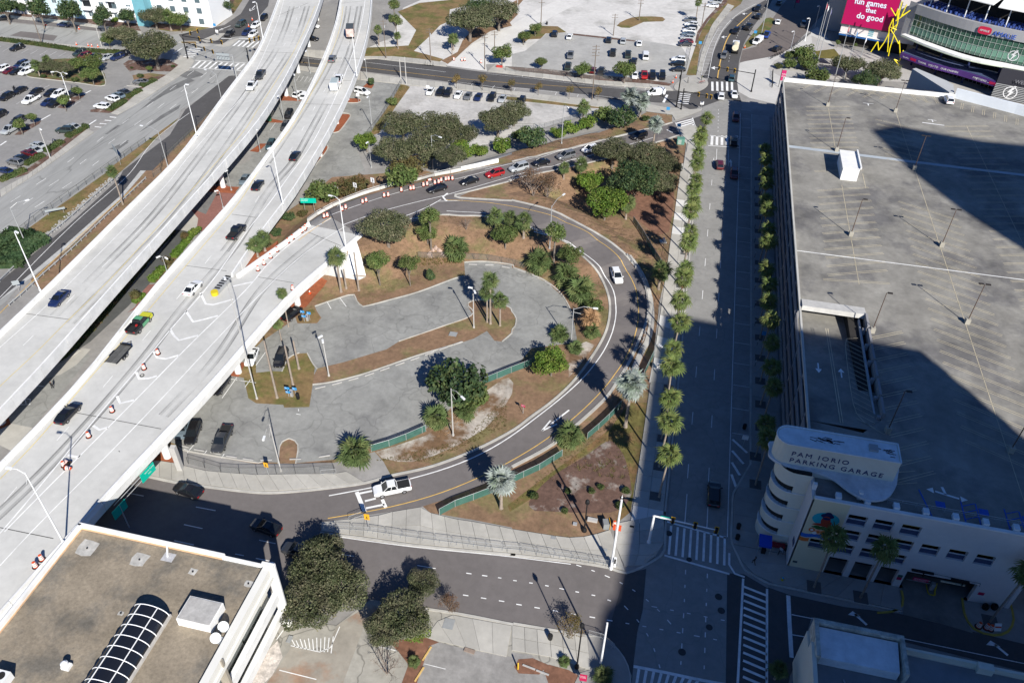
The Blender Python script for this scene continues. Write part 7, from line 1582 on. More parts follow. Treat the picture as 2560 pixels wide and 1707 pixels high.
CARDATA='''suv black 0 30 168 -200 20 b black SUV parked by the far avenue kerb at the picture edge
suv navy 0 585 228 -200 -22 b blue hatchback parked by the far avenue kerb below a street tree
suv black 0 155 440 -170 60 a black SUV alone in the top row beside the blue marked stalls
suv green 0 730 487 -150 60 a dark green SUV behind the island tree in the top row
suv maroon 0 775 515 -150 60 a deep red hatchback in the top row
sedan black 0 862 520 -150 60 a black sedan right of the red hatchback
sedan silver 0 985 525 -150 60 a silver sedan at the end of the top row
suv navy 0 1075 525 -150 60 a dark navy SUV next to the top row silver sedan
suv black 0 1130 502 -150 60 a black SUV half under the corner oak
wagon navy 0 195 597 -150 60 a navy SUV in the middle row above the silver hatchback
suv silver 0 240 610 -150 60 a silver hatchback in the middle row beside the island palm
suv white 0 20 635 -150 60 a white hatchback cut by the left picture edge
sedan darkred 0 90 647 -150 60 a dark red sedan between white and black cars
sedan black 0 152 655 -150 60 a black sedan next to the island white SUV
suv white 0 238 660 -150 60 a white SUV at the point of the island
sedan black 0 182 828 -150 80 a black sedan in the third row below the motorcycle
suv black 0 60 888 -150 80 a black SUV at the left of the third row
sedan black 0 330 840 -150 80 a black sedan above the white pickup
pickup white 0 285 915 -150 80 a white pickup in the third row
sedan black 0 465 850 -150 80 a black sedan beside a white SUV under the lamp
suv white 0 535 866 -150 80 a white SUV under the double armed lamp
sedan dark 0 645 866 -150 80 a dark sedan hidden by the lamp tree
sedan navy 0 440 937 -150 80 a blue sedan left of the round tree
suv black 0 505 950 -150 80 a black hatchback at the round tree
sedan grey 0 1290 750 -170 -8 a grey sedan alone by the hedge block
sedan dark 0 1138 842 -170 -60 a dark grey sedan, upper of the four by the hedge
sedan bluegrey 0 1088 872 -170 -60 a blue grey sedan, second of the four by the hedge
suv white 0 1030 905 -170 -50 a white boxy SUV, third of the four by the hedge
suv white 0 935 975 -170 -20 a white SUV, last of the four by the hedge
suv dark 0 165 1108 -150 80 a dark SUV behind the round tree near the stop mark
suv black 0 -10 1055 -150 80 a black car end at the left picture edge
pickup silver 0 98 1188 -150 80 a silver pickup beside the round tree
sedan silver 0 668 1160 -170 -40 a silver sedan at the driveway bend
wagon green 0 597 1196 -170 -10 a green station wagon at the driveway bend
sedan silver 0 345 1328 -170 -50 a silver sedan, uppermost of the lower row
sedan silver 0 312 1372 -170 -50 a silver sedan, second of the lower row
sedan darkred 0 265 1402 -170 -50 a dark maroon sedan in the lower row
sedan black 0 198 1447 -170 -50 a black sedan in the lower row
suv grey 0 138 1487 -170 -40 a grey SUV in the lower row
sedan navy 0 45 1565 -170 -50 a navy sedan at the end of the lower row
wagon green 20 1625 450 -130 70 b dark green SUV turning at the far left crossing
wagon black 20 1420 625 -120 85 b black SUV waiting at the stop line
suv navy 20 1735 600 -90 60 b navy SUV waiting in the right lane
suv white 20 1850 635 -90 70 b white SUV first in the right lane
suv white 20 1900 470 -90 60 b white SUV second in the right lane
suv black 20 2045 330 -90 80 b black SUV beside the viaduct at the far left crossing
pickup dark 1 40 685 -70 110 c dark pickup on the left viaduct ahead of the white one
pickup white 0 2312 785 -75 110 c white pickup on the left viaduct
sedan navy 4 537 1165 -150 150 c dark blue sedan coming down the left viaduct
suv grey 1 702 537 60 -120 d grey hatchback on the right viaduct
sedan black 1 357 1425 80 -120 d black sedan on the right viaduct left of the lamp
sedan black 5 15 125 85 -120 d black sedan near the joint of the right viaduct
pickup black 4 2170 560 110 -120 d black pickup with loaded bed on the right viaduct
sedan white 4 1770 1068 130 -140 d white sedan on the right viaduct beside the gore
sedan black 8 620 650 150 -160 d black sedan nearest the bottom on the right viaduct
suv white 1 395 865 100 -60 e white SUV parked by the red mulch triangle
suv white 1 450 878 60 -80 e white SUV half hidden by the right viaduct
sedan white 1 522 240 60 5 e white sedan under the left viaduct at the top
sedan black 1 512 355 60 5 e black sedan below the left viaduct column
suv black 1 118 1050 -50 90 e black SUV in the shade of the left viaduct
suv black 1 300 1050 -60 110 e black SUV between the two viaducts
suv dark 1 268 1160 -60 110 e dark grey SUV against the right viaduct
suv teal 1 135 1330 -60 110 e dark teal SUV in the lower mulch island bay
wagon white 1 975 845 160 40 e long white SUV leaving the lot by the mulch island
sedan bluegrey 4 2245 80 -70 110 e blue sedan between the viaducts above the brick walk
wagon black 4 1990 90 60 20 e black SUV under the left viaduct pier
sedan white 1 1600 838 -60 90 f white sedan, first from the sign on the gravel lot edge
suv black 1 1692 846 -60 90 f black car, second on the gravel lot edge
suv black 1 1762 855 -60 90 f black SUV, third on the gravel lot edge
sedan white 1 1856 870 -55 90 f white sedan, fourth on the gravel lot edge
sedan grey 1 1946 881 -55 90 f grey sedan, fifth on the gravel lot edge
sedan navy 1 2042 890 -55 90 f navy sedan, sixth on the gravel lot edge
suv black 1 2165 895 -55 90 f black car in tree shade on the gravel lot edge
sedan silver 1 2262 905 -55 90 f pale sedan at the tree end of the gravel lot edge
suv black 2 88 930 -50 90 f black SUV alone at the right of the gravel lot edge
wagon black 2 392 312 30 -110 g black SUV at the left of the upper lot row
sedan white 2 527 335 35 -110 g white sedan in the upper lot row
suv black 2 888 367 25 -110 g black SUV in the middle of the upper lot row
suv silver 2 1020 377 20 -110 g silver SUV in the upper lot row
sedan white 2 1168 396 15 -110 g white sedan at the right of the upper lot row
pickup grey 2 537 507 -25 110 g grey pickup in the middle lot row
pickup green 2 515 610 25 -110 g dark green pickup in the lower lot row
pickup black 2 927 485 15 -110 g black pickup in the middle lot row
pickup green 2 1066 502 12 -110 g dark teal pickup next to the white van
van white 2 1225 517 -10 -110 g white van in the middle lot row
suv black 2 1120 560 30 -110 g black SUV partly behind the lot tree
suv darkred 2 740 645 40 -110 g dark red SUV behind the utility pole
pickup dark 2 822 655 50 -110 g charcoal pickup beside the utility pole
sedan white 2 1127 692 -8 110 g white hatchback in the lower lot row
pickup red 2 1215 690 3 110 g bright red pickup in the lower lot row
wagon black 2 1290 697 3 110 g black SUV beside the red pickup
wagon black 2 1380 697 0 110 g black SUV at the end of the lower lot row
suv white 2 1530 545 -160 -15 g white SUV by the fence above two black cars
suv black 2 1520 587 -160 -15 g black SUV by the fence, middle of three
sedan black 2 1525 636 -160 -5 g black sedan by the fence, lowest of three
suv grey 2 1638 185 -160 -20 h grey SUV at the top of the fence column
suv white 2 1645 225 -160 -20 h white SUV, second from the top of the fence column
suv black 2 1640 257 -160 -20 h black SUV, third from the top of the fence column
suv white 2 1628 283 -160 -15 h white hatchback, fourth from the top of the fence column
sedan bluegrey 2 1620 313 -160 -15 h blue grey sedan in the fence column
suv silver 2 1606 347 -160 -10 h silver SUV in the fence column
sedan maroon 2 1602 381 -160 0 h red sedan near the foot of the fence column
sedan dark 2 1588 405 -160 0 h dark grey sedan at the foot of the fence column
sedan white 2 1840 52 -160 -20 h white sedan beyond the lone palm
suv silver 2 1870 18 -160 -20 h silver SUV beyond the lone palm
suv black 2 2255 82 -60 70 i black SUV farthest up the arena street
suv black 2 2265 152 60 -60 i black SUV behind the farthest one on the arena street
pickup black 2 2172 250 80 -70 i black pickup beside the lawn on the arena street
suv black 2 2052 287 -60 70 i black SUV on the yellow line of the arena street
suv grey 2 1945 512 -40 100 i grey SUV behind the tank truck
suv teal 2 2017 716 15 -100 i dark teal SUV at the stop line by the arena corner
suv white 2 1918 880 -5 -100 i white SUV entering the far crossing
sedan white 2 2040 866 20 100 i white sedan in the far crossing, right lane
suv darkred 2 2055 1080 0 100 i dark red SUV in the garage shade
pickup black 2 2035 1300 0 -100 i dark pickup on the shaded crosswalk
suv darkred 2 1908 1512 -10 -100 i dark red SUV at the edge of the garage shade
suv darkred 6 2042 28 0 100 i deep red car in the shaded lane by the garage
van white 2 1320 855 -150 10 i white cargo van waiting on the cross road
van white 27 1022 610 -90 60 m white van parked by the lawn tip
pickup blue 27 1155 515 60 -90 m blue car behind the white van
sedan white 27 1320 320 30 -110 m white taxi beside the lawn
suv black 27 1310 718 120 -60 m black SUV alone on the brick road
suv dark 27 1690 365 -10 100 m dark SUV in the arena shade
sedan dark 27 1340 40 40 -60 m dark red car at the far street crossing
suv red 5 2192 25 -170 45 j red SUV in the queue on the ramp road
sedan black 5 1958 90 -170 45 j black convertible in the queue on the ramp road
sedan black 5 1662 160 -170 45 j black sedan at the head of the queue beside the barrels
wagon silver 2 62 1540 -170 45 j silver station wagon in the queue on the ramp road
sedan black 2 265 1490 -170 45 j black sedan between silver wagon and grey SUV in the queue
wagon grey 2 495 1430 -170 45 j grey SUV in the queue on the ramp road
suv white 2 716 1370 -170 45 j white SUV at the tail of the queue by the oaks
wagon black 2 1165 1250 -170 45 j black SUV in shade near the top of the ramp road
suv white 6 962 965 60 160 l white SUV driving round the ramp loop
pickup white 9 1250 1345 -170 35 l white pickup with black bed at the foot of the loop
sedan black 8 1725 1360 -170 -60 l black sedan passing under the ramp on the bottom road
sedan black 13 90 135 -170 -60 l black sedan in the office shadow on the bottom road
suv dark 13 385 355 -170 -50 l dark SUV beneath the grey oak on the bottom road
suv black 8 2022 400 -110 150 k black SUV parked at the ramp edge of the loop lot
suv bluegrey 8 1675 790 -60 170 k grey green SUV half under the ramp
suv black 8 1770 840 -60 160 k black SUV at the end of the loop lot
pickup dark 8 2040 895 -70 150 k black pickup parked at the end of the loop lot
sedan white 8 2310 135 -60 150 k white sedan under the ramp beside the grass island
suv black 9 230 150 -60 150 k black SUV parked against the grass island
suv black 5 330 1310 110 -90 k black car tucked under the ramp by the pay signs
wagon black 10 1855 1400 5 -150 l black SUV alone in the shaded street'''
for ln in CARDATA.split('\n'):
    kd,c,k,x,y,dx,dy,g,lab=ln.split(' ',8);k=int(k);x,y,dx,dy=map(float,(x,y,dx,dy))
    zf=zt if g not in 'cd' else(V1Z if g=='c' else V2Z);up=(lambda a,b:zf(a,b)+.75)if callable(zf)else zf+.75
    p=Vector(on(nat(k,x,y),up));q=Vector(on(nat(k,x+dx*.4,y+dy*.4),up));d=q-p
    z=(zf(p.x,p.y)if callable(zf)else zf)+(.09 if g not in 'cd' else .01)
    f=g in 'cdjkl' or(g=='d');o=vehicle(kd,c,(p.x,p.y,z),math.atan2(d.y,d.x),lab,GRP[g],f)
    if abs(d.x)+abs(d.y)>.5 and zf is zt and z>.4:
        e=.8;hx=zt(p.x+math.cos(o.rotation_euler.z)*e,p.y+math.sin(o.rotation_euler.z)*e)-zt(p.x-math.cos(o.rotation_euler.z)*e,p.y-math.sin(o.rotation_euler.z)*e);o.rotation_euler.y=-math.atan2(hx,2*e)
p=P(3,1660,912,RZG+.8);q=P(3,1690,980,RZG+.8);vehicle('suv','white',(p.x,p.y,RZG+.03),math.atan2(p.y-q.y,p.x-q.x),'white SUV parked alone on the garage roof',None,True)
# two yellow rescue truck with trailer, box truck, truck with box trailer, tank truck
def heading(k,x,y,dx,dy,z):p=P(k,x,y,z+.8);q=P(k,x+dx,y+dy,z+.8);return(p.x,p.y,z+.02),math.atan2(q.y-p.y,q.x-p.x)
l,r=heading(4,1280,1400,90,-100,V2Z);t=vehicle('pickup','black',l,r,'green and yellow rescue tow pickup with a tool bed on the right viaduct',GRP['d'],True)
YG=M('tow truck yellow',(.50,.50,.03),.35,coat=.4);GRN=M('tow truck green',(.10,.32,.16),.35,coat=.4)
b=B();b.box((2.2,0,1.15),(1.25,1.8,.06));b.box((2.3,0,.82),(.9,2.04,.5));b.build('hood_wrap',YG,t);b=B();b.box((.1,0,1.93),(1.0,1.4,.06));b.box((.45,0,.8),(1.9,2.05,.6));b.build('cab_wrap',GRN,t);b=B();b.box((-.55,0,1.98),(.25,1.2,.12));b.build('light_bar',BLACKM,t)
b=B();b.box((-1.9,-.85,1.3),(2.0,.3,.35));b.box((-1.9,.85,1.3),(2.0,.3,.35));b.box((-1.1,.3,1.25),(.4,.4,.3));b.build('tool_box',BLACKM,t);b=B();b.box((-1.2,-.3,1.3),(.35,.3,.25));b.build('fuel_can',M('red fuel can',(.4,.02,.02),.6),t)
l,r=heading(8,1085,110,90,-100,V2Z);t=E('flatbed_trailer',l,'dark empty flatbed trailer towed behind the rescue pickup','trailer',GRP['d'],r)
for i in range(9):b=B();b.box((0,-.9+i*.225,.72),(4.6,.2,.07));b.build('plank',M('grey deck plank',(.10,.10,.095),.9,.2,.7,rnd=.2),t)
b=B();b.box((0,-1.06,.68),(4.7,.08,.16));b.box((0,1.06,.68),(4.7,.08,.16));b.tube((2.3,-.9,.66),(3.6,0,.6),.05);b.tube((2.3,.9,.66),(3.6,0,.6),.05);b.box((2.3,0,.95),(.08,2.0,.4));b.build('frame',BLACKM,t)
for x in(-.45,.35):
    for s in(1,-1):q=link('wheel',WM[.33],t);q.location=(x,s*1.2,.36)
    for s in(1,-1):b=B();b.box((x,s*1.2,.74),(.75,.3,.05));b.build('mudguard',BLACKM,t)
def boxtruck(l,r,label,cabc,boxm,L=5.2,group=None,topm=None):
    t=E('box_truck',l,label,'truck',group,r);b=B();b.box((-.9,0,2.15),(L,2.4,2.5));b.build('cargo_box',boxm,t)
    if topm:b=B();b.box((-.9,0,3.42),(L-.05,2.35,.05));b.build('roof_panel',topm,t)
    b=B();b.box((2.75,0,1.2),(2.1,2.1,1.3));b.box((2.45,0,2.1),(1.3,1.95,.7));b.build('cab',cpaint(cabc),t);b=B();b.quad((3.13,-.9,1.8),(3.13,.9,1.8),(3.11,.85,2.4),(3.11,-.85,2.4));b.build('windscreen',CGL,t);b=B();b.box((-.4,0,.75),(6.4,1.2,.3));b.build('chassis',BLACKM,t)
    for x in(2.7,-1.6,-2.5):
        for s in(1,-1):q=link('wheel',WM[.39],t);q.location=(x,s*1.0,.42);q.scale=(1.15,1.5,1.15)
    return t
l,r=heading(1,868,310,10,-120,V2Z);t=boxtruck(l,r,'brown and white box truck with dark roof going up the right viaduct','white',M('printed box side',(.30,.19,.15),.6,.25,1.2,col2=(.5,.42,.38),mixs=.5),5.4,GRP['d'],M('dark grey truck roof',(.07,.08,.085),.6))
b=B();b.box((-3.63,0,2.5),(.04,2.2,1.5));b.build('rear_door',M('pinkish printed door',(.52,.40,.36),.6,.2,.6),t)
l,r=heading(1,757,725,25,-80,V2Z);vehicle('pickup','white',l,r,'white pickup towing a white box trailer up the right viaduct',GRP['d'],True)
l,r=heading(1,722,795,25,-80,V2Z);t=E('box_trailer',l,'white enclosed box trailer behind the white pickup','trailer',GRP['d'],r);b=B();b.box((0,0,1.45),(4.2,2.1,2.0));b.build('cargo_box',cpaint('white'),t);b=B();b.box((0.2,0,2.47),(3.7,1.9,.05));b.build('roof_panel',M('pale green grey roof',(.36,.42,.42),.5),t);b=B();b.tube((2.1,0,.5),(3.2,0,.5),.06);b.build('tow_bar',BLACKM,t)
for s in(1,-1):q=link('wheel',WM[.33],t);q.location=(-.2,s*.98,.34)
l,r=heading(2,2048,450,15,-90,.09);t=E('tank_truck',l,'cream tank truck waiting in the right lane of the arena street','truck',GRP['i'],r);b=B();b.tube((-2.4,0,1.9),(1.2,0,1.9),1.05,1.05,14);b.build('tank',M('cream tank',(.62,.57,.42),.5,.1,1),t);b=B();b.box((2.3,0,1.6),(1.8,2.2,1.9));b.build('cab',cpaint('white'),t);b=B();b.quad((3.22,-.9,1.7),(3.22,.9,1.7),(3.22,.9,2.4),(3.22,-.9,2.4));b.build('windscreen',CGL,t);b=B();b.box((-.2,0,.8),(6.2,1.9,.3));b.build('chassis',BLACKM,t)
for x in(2.3,-1.2,-2.2):
    for s in(1,-1):q=link('wheel',WM[.39],t);q.location=(x,s*1.0,.42);q.scale=(1.15,1.5,1.15)
l,r=heading(0,122,800,-30,60,.03);t=E('motorcycle',l,'black motorcycle parked behind the third row sedan','motorcycle',None,r);b=B();b.box((0,0,.62),(1.1,.3,.35));b.tube((.5,0,.6),(.75,0,1.05),.05);b.tube((.72,-.38,1.05),(.72,.38,1.05),.03);b.box((-.4,0,.85),(.7,.28,.1));b.build('frame',BLACKM,t)
for x in(.7,-.65):q=link('wheel',WM[.33],t);q.location=(x,0,.33);q.scale=(1,.6,1)
b=B();p=P(5,1958,92,None);
# ================================================================== STREET FURNITURE
def height_at(f,tu):
    best=(1e9,3.0)
    for h in np.arange(.4,22,.1):
        v=np.array([f[0],f[1],f[2]+h-CAM_H]);e=math.hypot(1280+F_PX*(v@AX_R)/(v@AX_F)-tu[0],853.5+F_PX*(v@AX_D)/(v@AX_F)-tu[1])
        if e<best[0]:best=(e,h)
    return best[1]
def foot(k,x,y,z=None):return P(k,x,y,z)
LAMPMATS={'w':WHITEP,'s':METAL,'c':CPOLE,'b':BLACKM,'d':MAT['dark bronze'],'o':WOODP}
LENS=M('lamp lens',(.75,.76,.76),.3)
def lamp(k,bx,by,k2,tx,ty,heads,mat,label,z=None,group='street lamps',k3=None):
    f=foot(k,bx,by,z);h=height_at(f,nat(k2,tx,ty));t=E('street_lamp',f,label,'street lamp',group);m=LAMPMATS[mat]
    b=B();b.tube((0,0,-.1),(0,0,h),.13 if h>7 else .09,.075 if h>7 else .06,8);b.tube((0,0,0),(0,0,.35),.22,.2,8);b.build('pole',m,t)
    for hx,hy in heads:
        q=P(k2 if k3 is None else k3,hx,hy,f.z+h+.35)-f;q.z=h+.3;L=math.hypot(q.x,q.y)
        if L>5:q=Vector((q.x*5/L,q.y*5/L,q.z));L=5
        b=B();mid=Vector((q.x*.45,q.y*.45,h+.3+.12*L*.4));b.tube((0,0,h-.25),mid,.05,.045,6);b.tube(mid,q,.045,.04,6);b.tube((0,0,h-.9),mid*.8+Vector((0,0,.15)),.03,.03,5);b.build('arm',m,t)
        b=B();d=math.atan2(q.y,q.x);b.box((q.x,q.y,q.z),(.85,.34,.16),d);b.box((q.x+.3*math.cos(d),q.y+.3*math.sin(d),q.z-.06),(.3,.28,.16),d);b.build('lamp_head',WHITEP if mat!='b' else BLACKM,t)
    return t
for a in '''0 1540 1525 0 1450 1200 1285,1150 s|cobra lamp at the tip of the grass median
0 2040 940 0 1985 680 1885,640 s|cobra lamp at the far end of the avenue beside the viaduct
0 1915 200 0 1875 -30 1860,-40 w|tall pale lamp on the far grass verge
0 645 920 0 555 670 480,660;605,675 w|double armed white lamp over the car park
0 462 1452 0 345 1180 372,1186 c|single lamp on the car park edge by the driveway
4 235 665 4 95 330 245,268 s|cobra lamp in the dark ivy thicket
5 2000 1440 5 1985 1090 1968,1070;2008,1108 c|short double head lamp in the loop lot island
6 345 715 6 350 320 480,212 s|cobra lamp beside the round headed pine
10 541 22 6 570 1260 768,1260 s|cobra lamp beside the tan dead palm
9 1810 860 9 1785 430 1898,512 c|cobra lamp in front of the large bush
9 230 1185 9 120 760 72,882 c|cobra lamp leaning by the grass finger
9 670 315 5 595 1530 590,1520;612,1560 c|concrete pole lamp at the strip island
9 10 525 4 2140 970 2050,945 c|very tall lamp beside the ramp with its arm over the crash cushion
1 1065 1165 1 1040 890 1025,890 s|lamp at the fence of the gravel lot
1 1625 1560 1 1605 1245 1690,1258 s|cobra lamp in front of the bank grove
1 1060 1540 1 1035 1310 1020,1308 s|short lamp at the fence corner tree
1 500 675 1 470 470 460,468 s|lamp beside the cross road under the viaduct
1 385 925 1 360 680 350,685 s|lamp on the red mulch triangle
1 258 1110 1 210 885 205,880 s|lamp between the viaducts near the black SUV
1 40 1395 1 5 1200 0,1190 s|lamp on the lower mulch island between the viaducts
4 2125 180 4 2080 10 2075,0 s|lamp at the red mulch bed by the brick walk
4 1535 930 4 1490 785 1452,788;1525,800 s|double head lamp over the dark walkway
4 2050 340 4 2015 190 1985,183 s|lamp beside the brick walk and viaduct
2 455 1320 2 470 970 512,984 s|lamp on the bank behind the queue of cars
2 1570 1560 2 1610 1285 1648,1288 s|lamp at the top of the street sidewalk
1 1022 730 1 1005 545 998,545 s|dark pole lamp on the cross road pavement
10 1265 370 10 1320 25 1365,36 s|white headed lamp at the sidewalk fence
27 1500 760 27 1560 465 1538,465 w|white lamp on the arena pavement nearer the bushes
27 1715 605 27 1785 275 1765,272 w|white lamp on the arena pavement nearer the flagpoles
27 1860 420 27 1935 95 1915,92 s|grey lamp in the arena shade
27 1075 520 27 1165 0 1160,-5 s|tall slim pole on the arena lawn'''.split('\n'):
    d,lab=a.split('|');d=d.split();lamp(int(d[0]),float(d[1]),float(d[2]),int(d[3]),float(d[4]),float(d[5]),[tuple(map(float,q.split(',')))for q in d[6].split(';')],d[7],lab)
for k,bx,by,k2,tx,ty,hd,zz,lab in((0,1805,1240,0,1695,785,(1715,775),V1Z,'tall viaduct lamp above the frontage road'),(4,370,1100,4,132,565,(150,560),V1Z,'tall viaduct lamp over the frontage road at the left'),(1,62,345,1,0,30,(-20,20),V1Z,'tall lamp at the top of the left viaduct'),(1,925,695,1,890,330,(770,480),V2Z,'tall lamp on the right edge of the right viaduct'),(5,247,305,1,140,1365,(120,1360),V2Z,'tall lamp on the right viaduct above the bushes'),(5,828,715,5,762,262,(682,226),4.9,'cobra lamp at the ramp end above the slope paving'),(12,582,275,8,215,1210,(80,1157),V2Z,'pale cobra lamp on the ramp edge at the office corner')):
    lamp(k,bx,by,k2,tx,ty,[hd]if lab.find('right edge')<0 else[],'w',lab,zz+PARA-.02,'lamps on the viaducts')
# wooden and steel utility poles
for a in '''0 385 405 0 285 100 1 utility pole with two cross arms beside the avenue
0 935 430 0 880 262 0 short pale pole at the end of the hedge
1 1195 540 1 1175 185 1 utility pole in the dry field beside the pines
1 1605 580 1 1590 260 1 utility pole on the dry verge above the road cabinet
1 2100 640 1 2105 310 1 utility pole at the yard path beside the red barriers
1 2190 505 1 2195 285 1 slim utility pole farther up the yard path
1 1382 780 1 1368 525 0 tall pale pole at the gravel lot fence corner
1 1330 720 1 1322 540 0 thin pole beside the fence corner
2 735 920 2 760 415 2 tall utility pole on the cross road pavement
2 930 330 2 937 130 1 utility pole behind the upper lot row
2 1165 190 2 1187 0 1 utility pole on the yellow grass island
2 265 240 2 275 -10 1 utility pole at the yard entry corner
2 1740 250 2 1760 25 1 utility pole at the brick strip near the fence column
2 50 130 2 48 -20 0 thin pole at the top of the yard'''.split('\n'):
    d=a.split(' ',7);f=foot(int(d[0]),float(d[1]),float(d[2]));h=height_at(f,nat(int(d[3]),float(d[4]),float(d[5])));t=E('utility_pole',f,d[7],'utility pole','utility poles');b=B();b.tube((0,0,-.2),(0,0,h),.17,.11,8);b.build('pole',WOODP if d[6]!='0' else CPOLE,t)
    for i in range(int(d[6])*2):b=B();b.box((0,0,h-.4-i*.9),(2.2,.12,.12),.3);b.build('cross_arm',WOODP,t)
    if d[6]!='0':b=B();b.lathe((.3,0,h-2.4),[(.2,0),(.2,.8)],8);b.build('transformer',METAL,t)
# orange barrels
OR=M('barrel orange',(.62,.085,.025),.55);RW_=M('reflective white band',(.78,.76,.72),.4);BB=M('barrel rubber base',(.03,.02,.02),.8)
def barrel_proto():
    t=E('traffic_barrel',(0,-5000,0));b=B();b.lathe((0,0,0),[(.47,0),(.47,.07),(.36,.08)],14);b.build('base',BB,t)
    b=B();pr=[(.31,.06),(.31,.25)],[(.285,.42),(.28,.52)],[(.25,.70),(.24,.8)],[(.225,.98),(.12,1.0),(.12,1.08)]
    for q in pr:b.lathe((0,0,0),q,14)
    b.build('drum',OR,t);b=B()
    for q in([(.305,.25),(.287,.42)],[(.277,.52),(.252,.70)],[(.238,.8),(.227,.98)]):b.lathe((0,0,0),q,14)
    b.build('stripe_band',RW_,t);return t
BP=barrel_proto()
def barrel(p,lab,grp,lying=False):
    o=dup(BP,p,0,lab,grp,1.0);o['category']='traffic barrel'
    if lying:o.rotation_euler=(RAD(84),0,random.random()*6);o.location.z+=.3
b1=[(20,900),(75,845),(135,785),(195,725),(295,645),(337,612),(418,550),(450,530),(457,512)]
b2=[(627,420),(657,412),(793,355),(825,337),(980,287),(1012,275),(1177,230),(1214,224),(1335,180),(1420,165),(1447,161),(1538,132),(1571,124),(1642,112),(1677,104),(1700,89),(1742,79),(1768,76),(1803,74)]
for i,(x,y)in enumerate(b1):barrel(P(5,x,y+14,RZ(*P(5,x,y,6.0)[:2])),'%s orange barrel up the ramp deck from the crash cushion'%ORD[i],'orange barrels along the ramp')
for i,(x,y)in enumerate(b2):barrel(P(5,x,y+12)+Vector((0,0,.09)),'%s orange barrel past the ramp end on the curved shoulder'%ORD[i],'orange barrels along the ramp')
barrel(P(5,1610,92)+Vector((0,0,.1)),'tipped over orange barrel beside the curved barrier','orange barrels along the ramp',True)
for i,(x,y)in enumerate(((1452,112),(1325,250),(1032,640),(817,872),(590,1140))):barrel(P(8,x,y,V2Z),'%s orange barrel down the white chevron gore'%ORD[i],'orange barrels on the gore')
for x,y,l in((640,1130,'right'),(605,1165,'lower')):barrel(P(8,x,y,V2Z),'fallen orange barrel at the gore tip, the %s one'%l,'orange barrels on the gore',True)
for x,y,l in((388,435,'upper'),(330,500,'lower')):barrel(P(12,x,y,V2Z),'orange barrel beside the office roof edge, the %s of two'%l,'orange barrels at the deck edge')
for x,y,l in((1925,1055,'left of three'),(1998,1068,'middle of three'),(2035,1080,'right of three')):barrel(P(15,x,y)+Vector((0,0,.1)),'dim striped barrel on the kerbed drive island, %s'%l,'barrels on the drive island')
barrel(P(25,1930,1130),'orange barrel behind the grey box on the corner lawn',None);barrel(P(5,338,1090,RZ(*P(5,338,1090,6)[:2])),'orange barrel alone at the outer edge of the ramp',None)
for x,y,l in((1815,555,'leftmost at the yard path'),(1890,562,'second at the yard path'),(1915,560,'third at the yard path'),(2065,580,'by the path utility pole')):barrel(P(1,x,y),'far orange barrel, %s'%l,'orange barrels at the yard path')
CONEP=E('traffic_cone',(0,-5000,0));b=B();b.box((0,0,.03),(.42,.42,.06));b.lathe((0,0,.05),[(.17,0),(.11,.3)],10);b.lathe((0,0,.05),[(.075,.5),(.04,.75)],10);b.build('cone',OR,CONEP);b=B();b.lathe((0,0,.05),[(.11,.3),(.075,.5)],10);b.build('band',RW_,CONEP)
for k,x,y,l in((0,420,238,'on the parking lane above the brown patch'),(0,728,274,'on the parking lane below the blue hatchback'),(0,704,418,'on the avenue sidewalk'),(0,813,428,'first of three at the hedge end'),(0,845,433,'second of three at the hedge end'),(0,902,438,'third of three at the hedge end'),(2,2135,445,'at the tip of the arena lawn'),(2,1475,765,'beside the rounded street corner'),(2,1505,720,'left of the far signal pole'),(20,1840,380,'beside the far right lane, upper'),(20,1775,500,'beside the far right lane, lower'),(5,1745-1250,1130,'at the loop grass edge')):o=dup(CONEP,P(k,x,y)+Vector((0,0,.12)),0,'orange traffic cone '+l,'traffic cones',1.3);o['category']='traffic cone'
# crowd control barriers
def crowd_proto():
    t=E('crowd_barrier',(0,-5000,0));b=B();L=2.35;b.path([(-L/2,0,.12),(-L/2,0,.98),(-L/2+.1,0,1.08),(L/2-.1,0,1.08),(L/2,0,.98),(L/2,0,.12)],.026,6);b.tube((-L/2,0,.2),(L/2,0,.2),.022);b.build('frame',METAL,t)
    for i in range(15):b=B();x=-L/2+L*(i+1)/16;b.tube((x,0,.2),(x,0,1.07),.012,n=4);b.build('bar',METAL,t)
    for s in(-1,1):b=B();b.box((s*.85,0,.05),(.06,.6,.05));b.tube((s*.85,0,.05),(s*.85,0,.2),.02);b.build('foot',METAL,t)
    return t
CB=crowd_proto();cbp=resample([(q[0],q[1],0)for q in PW(S('13 590 150 760 165 1030 182 1320 225 1635 268 1945 305 2260 345|14 80 355 390 408 700 455 900 492'))],2.5)
for i,(a,c)in enumerate(zip(cbp,cbp[1:])):m=(a+c)/2;d=c-a;o=dup(CB,(m.x,m.y,zt(m.x,m.y)+.14),math.atan2(d.y,d.x),'%s steel crowd barrier from the island nose along the kerb'%ORD[i],'crowd barriers along the bottom road');o['category']='crowd barrier'
for k,x,y,x2,y2,l in((9,590,1225,745,1215,'steel crowd barrier alone beside the lot grass strip'),(13,850,90,1000,30,'steel crowd barrier across the island nose road side'),(14,690,1125,835,1165,'steel crowd barrier curving at the near corner'),(14,845,1180,900,1225,'short steel barrier at the corner kerb'),(14,1215,470,1320,390,'steel barrier around the rounded corner kerb')):
    a,c=P(k,x,y),P(k,x2,y2);m=(a+c)/2;d=c-a;o=dup(CB,(m.x,m.y,m.z+.14),math.atan2(d.y,d.x),l,'crowd barriers along the bottom road');o['category']='crowd barrier'
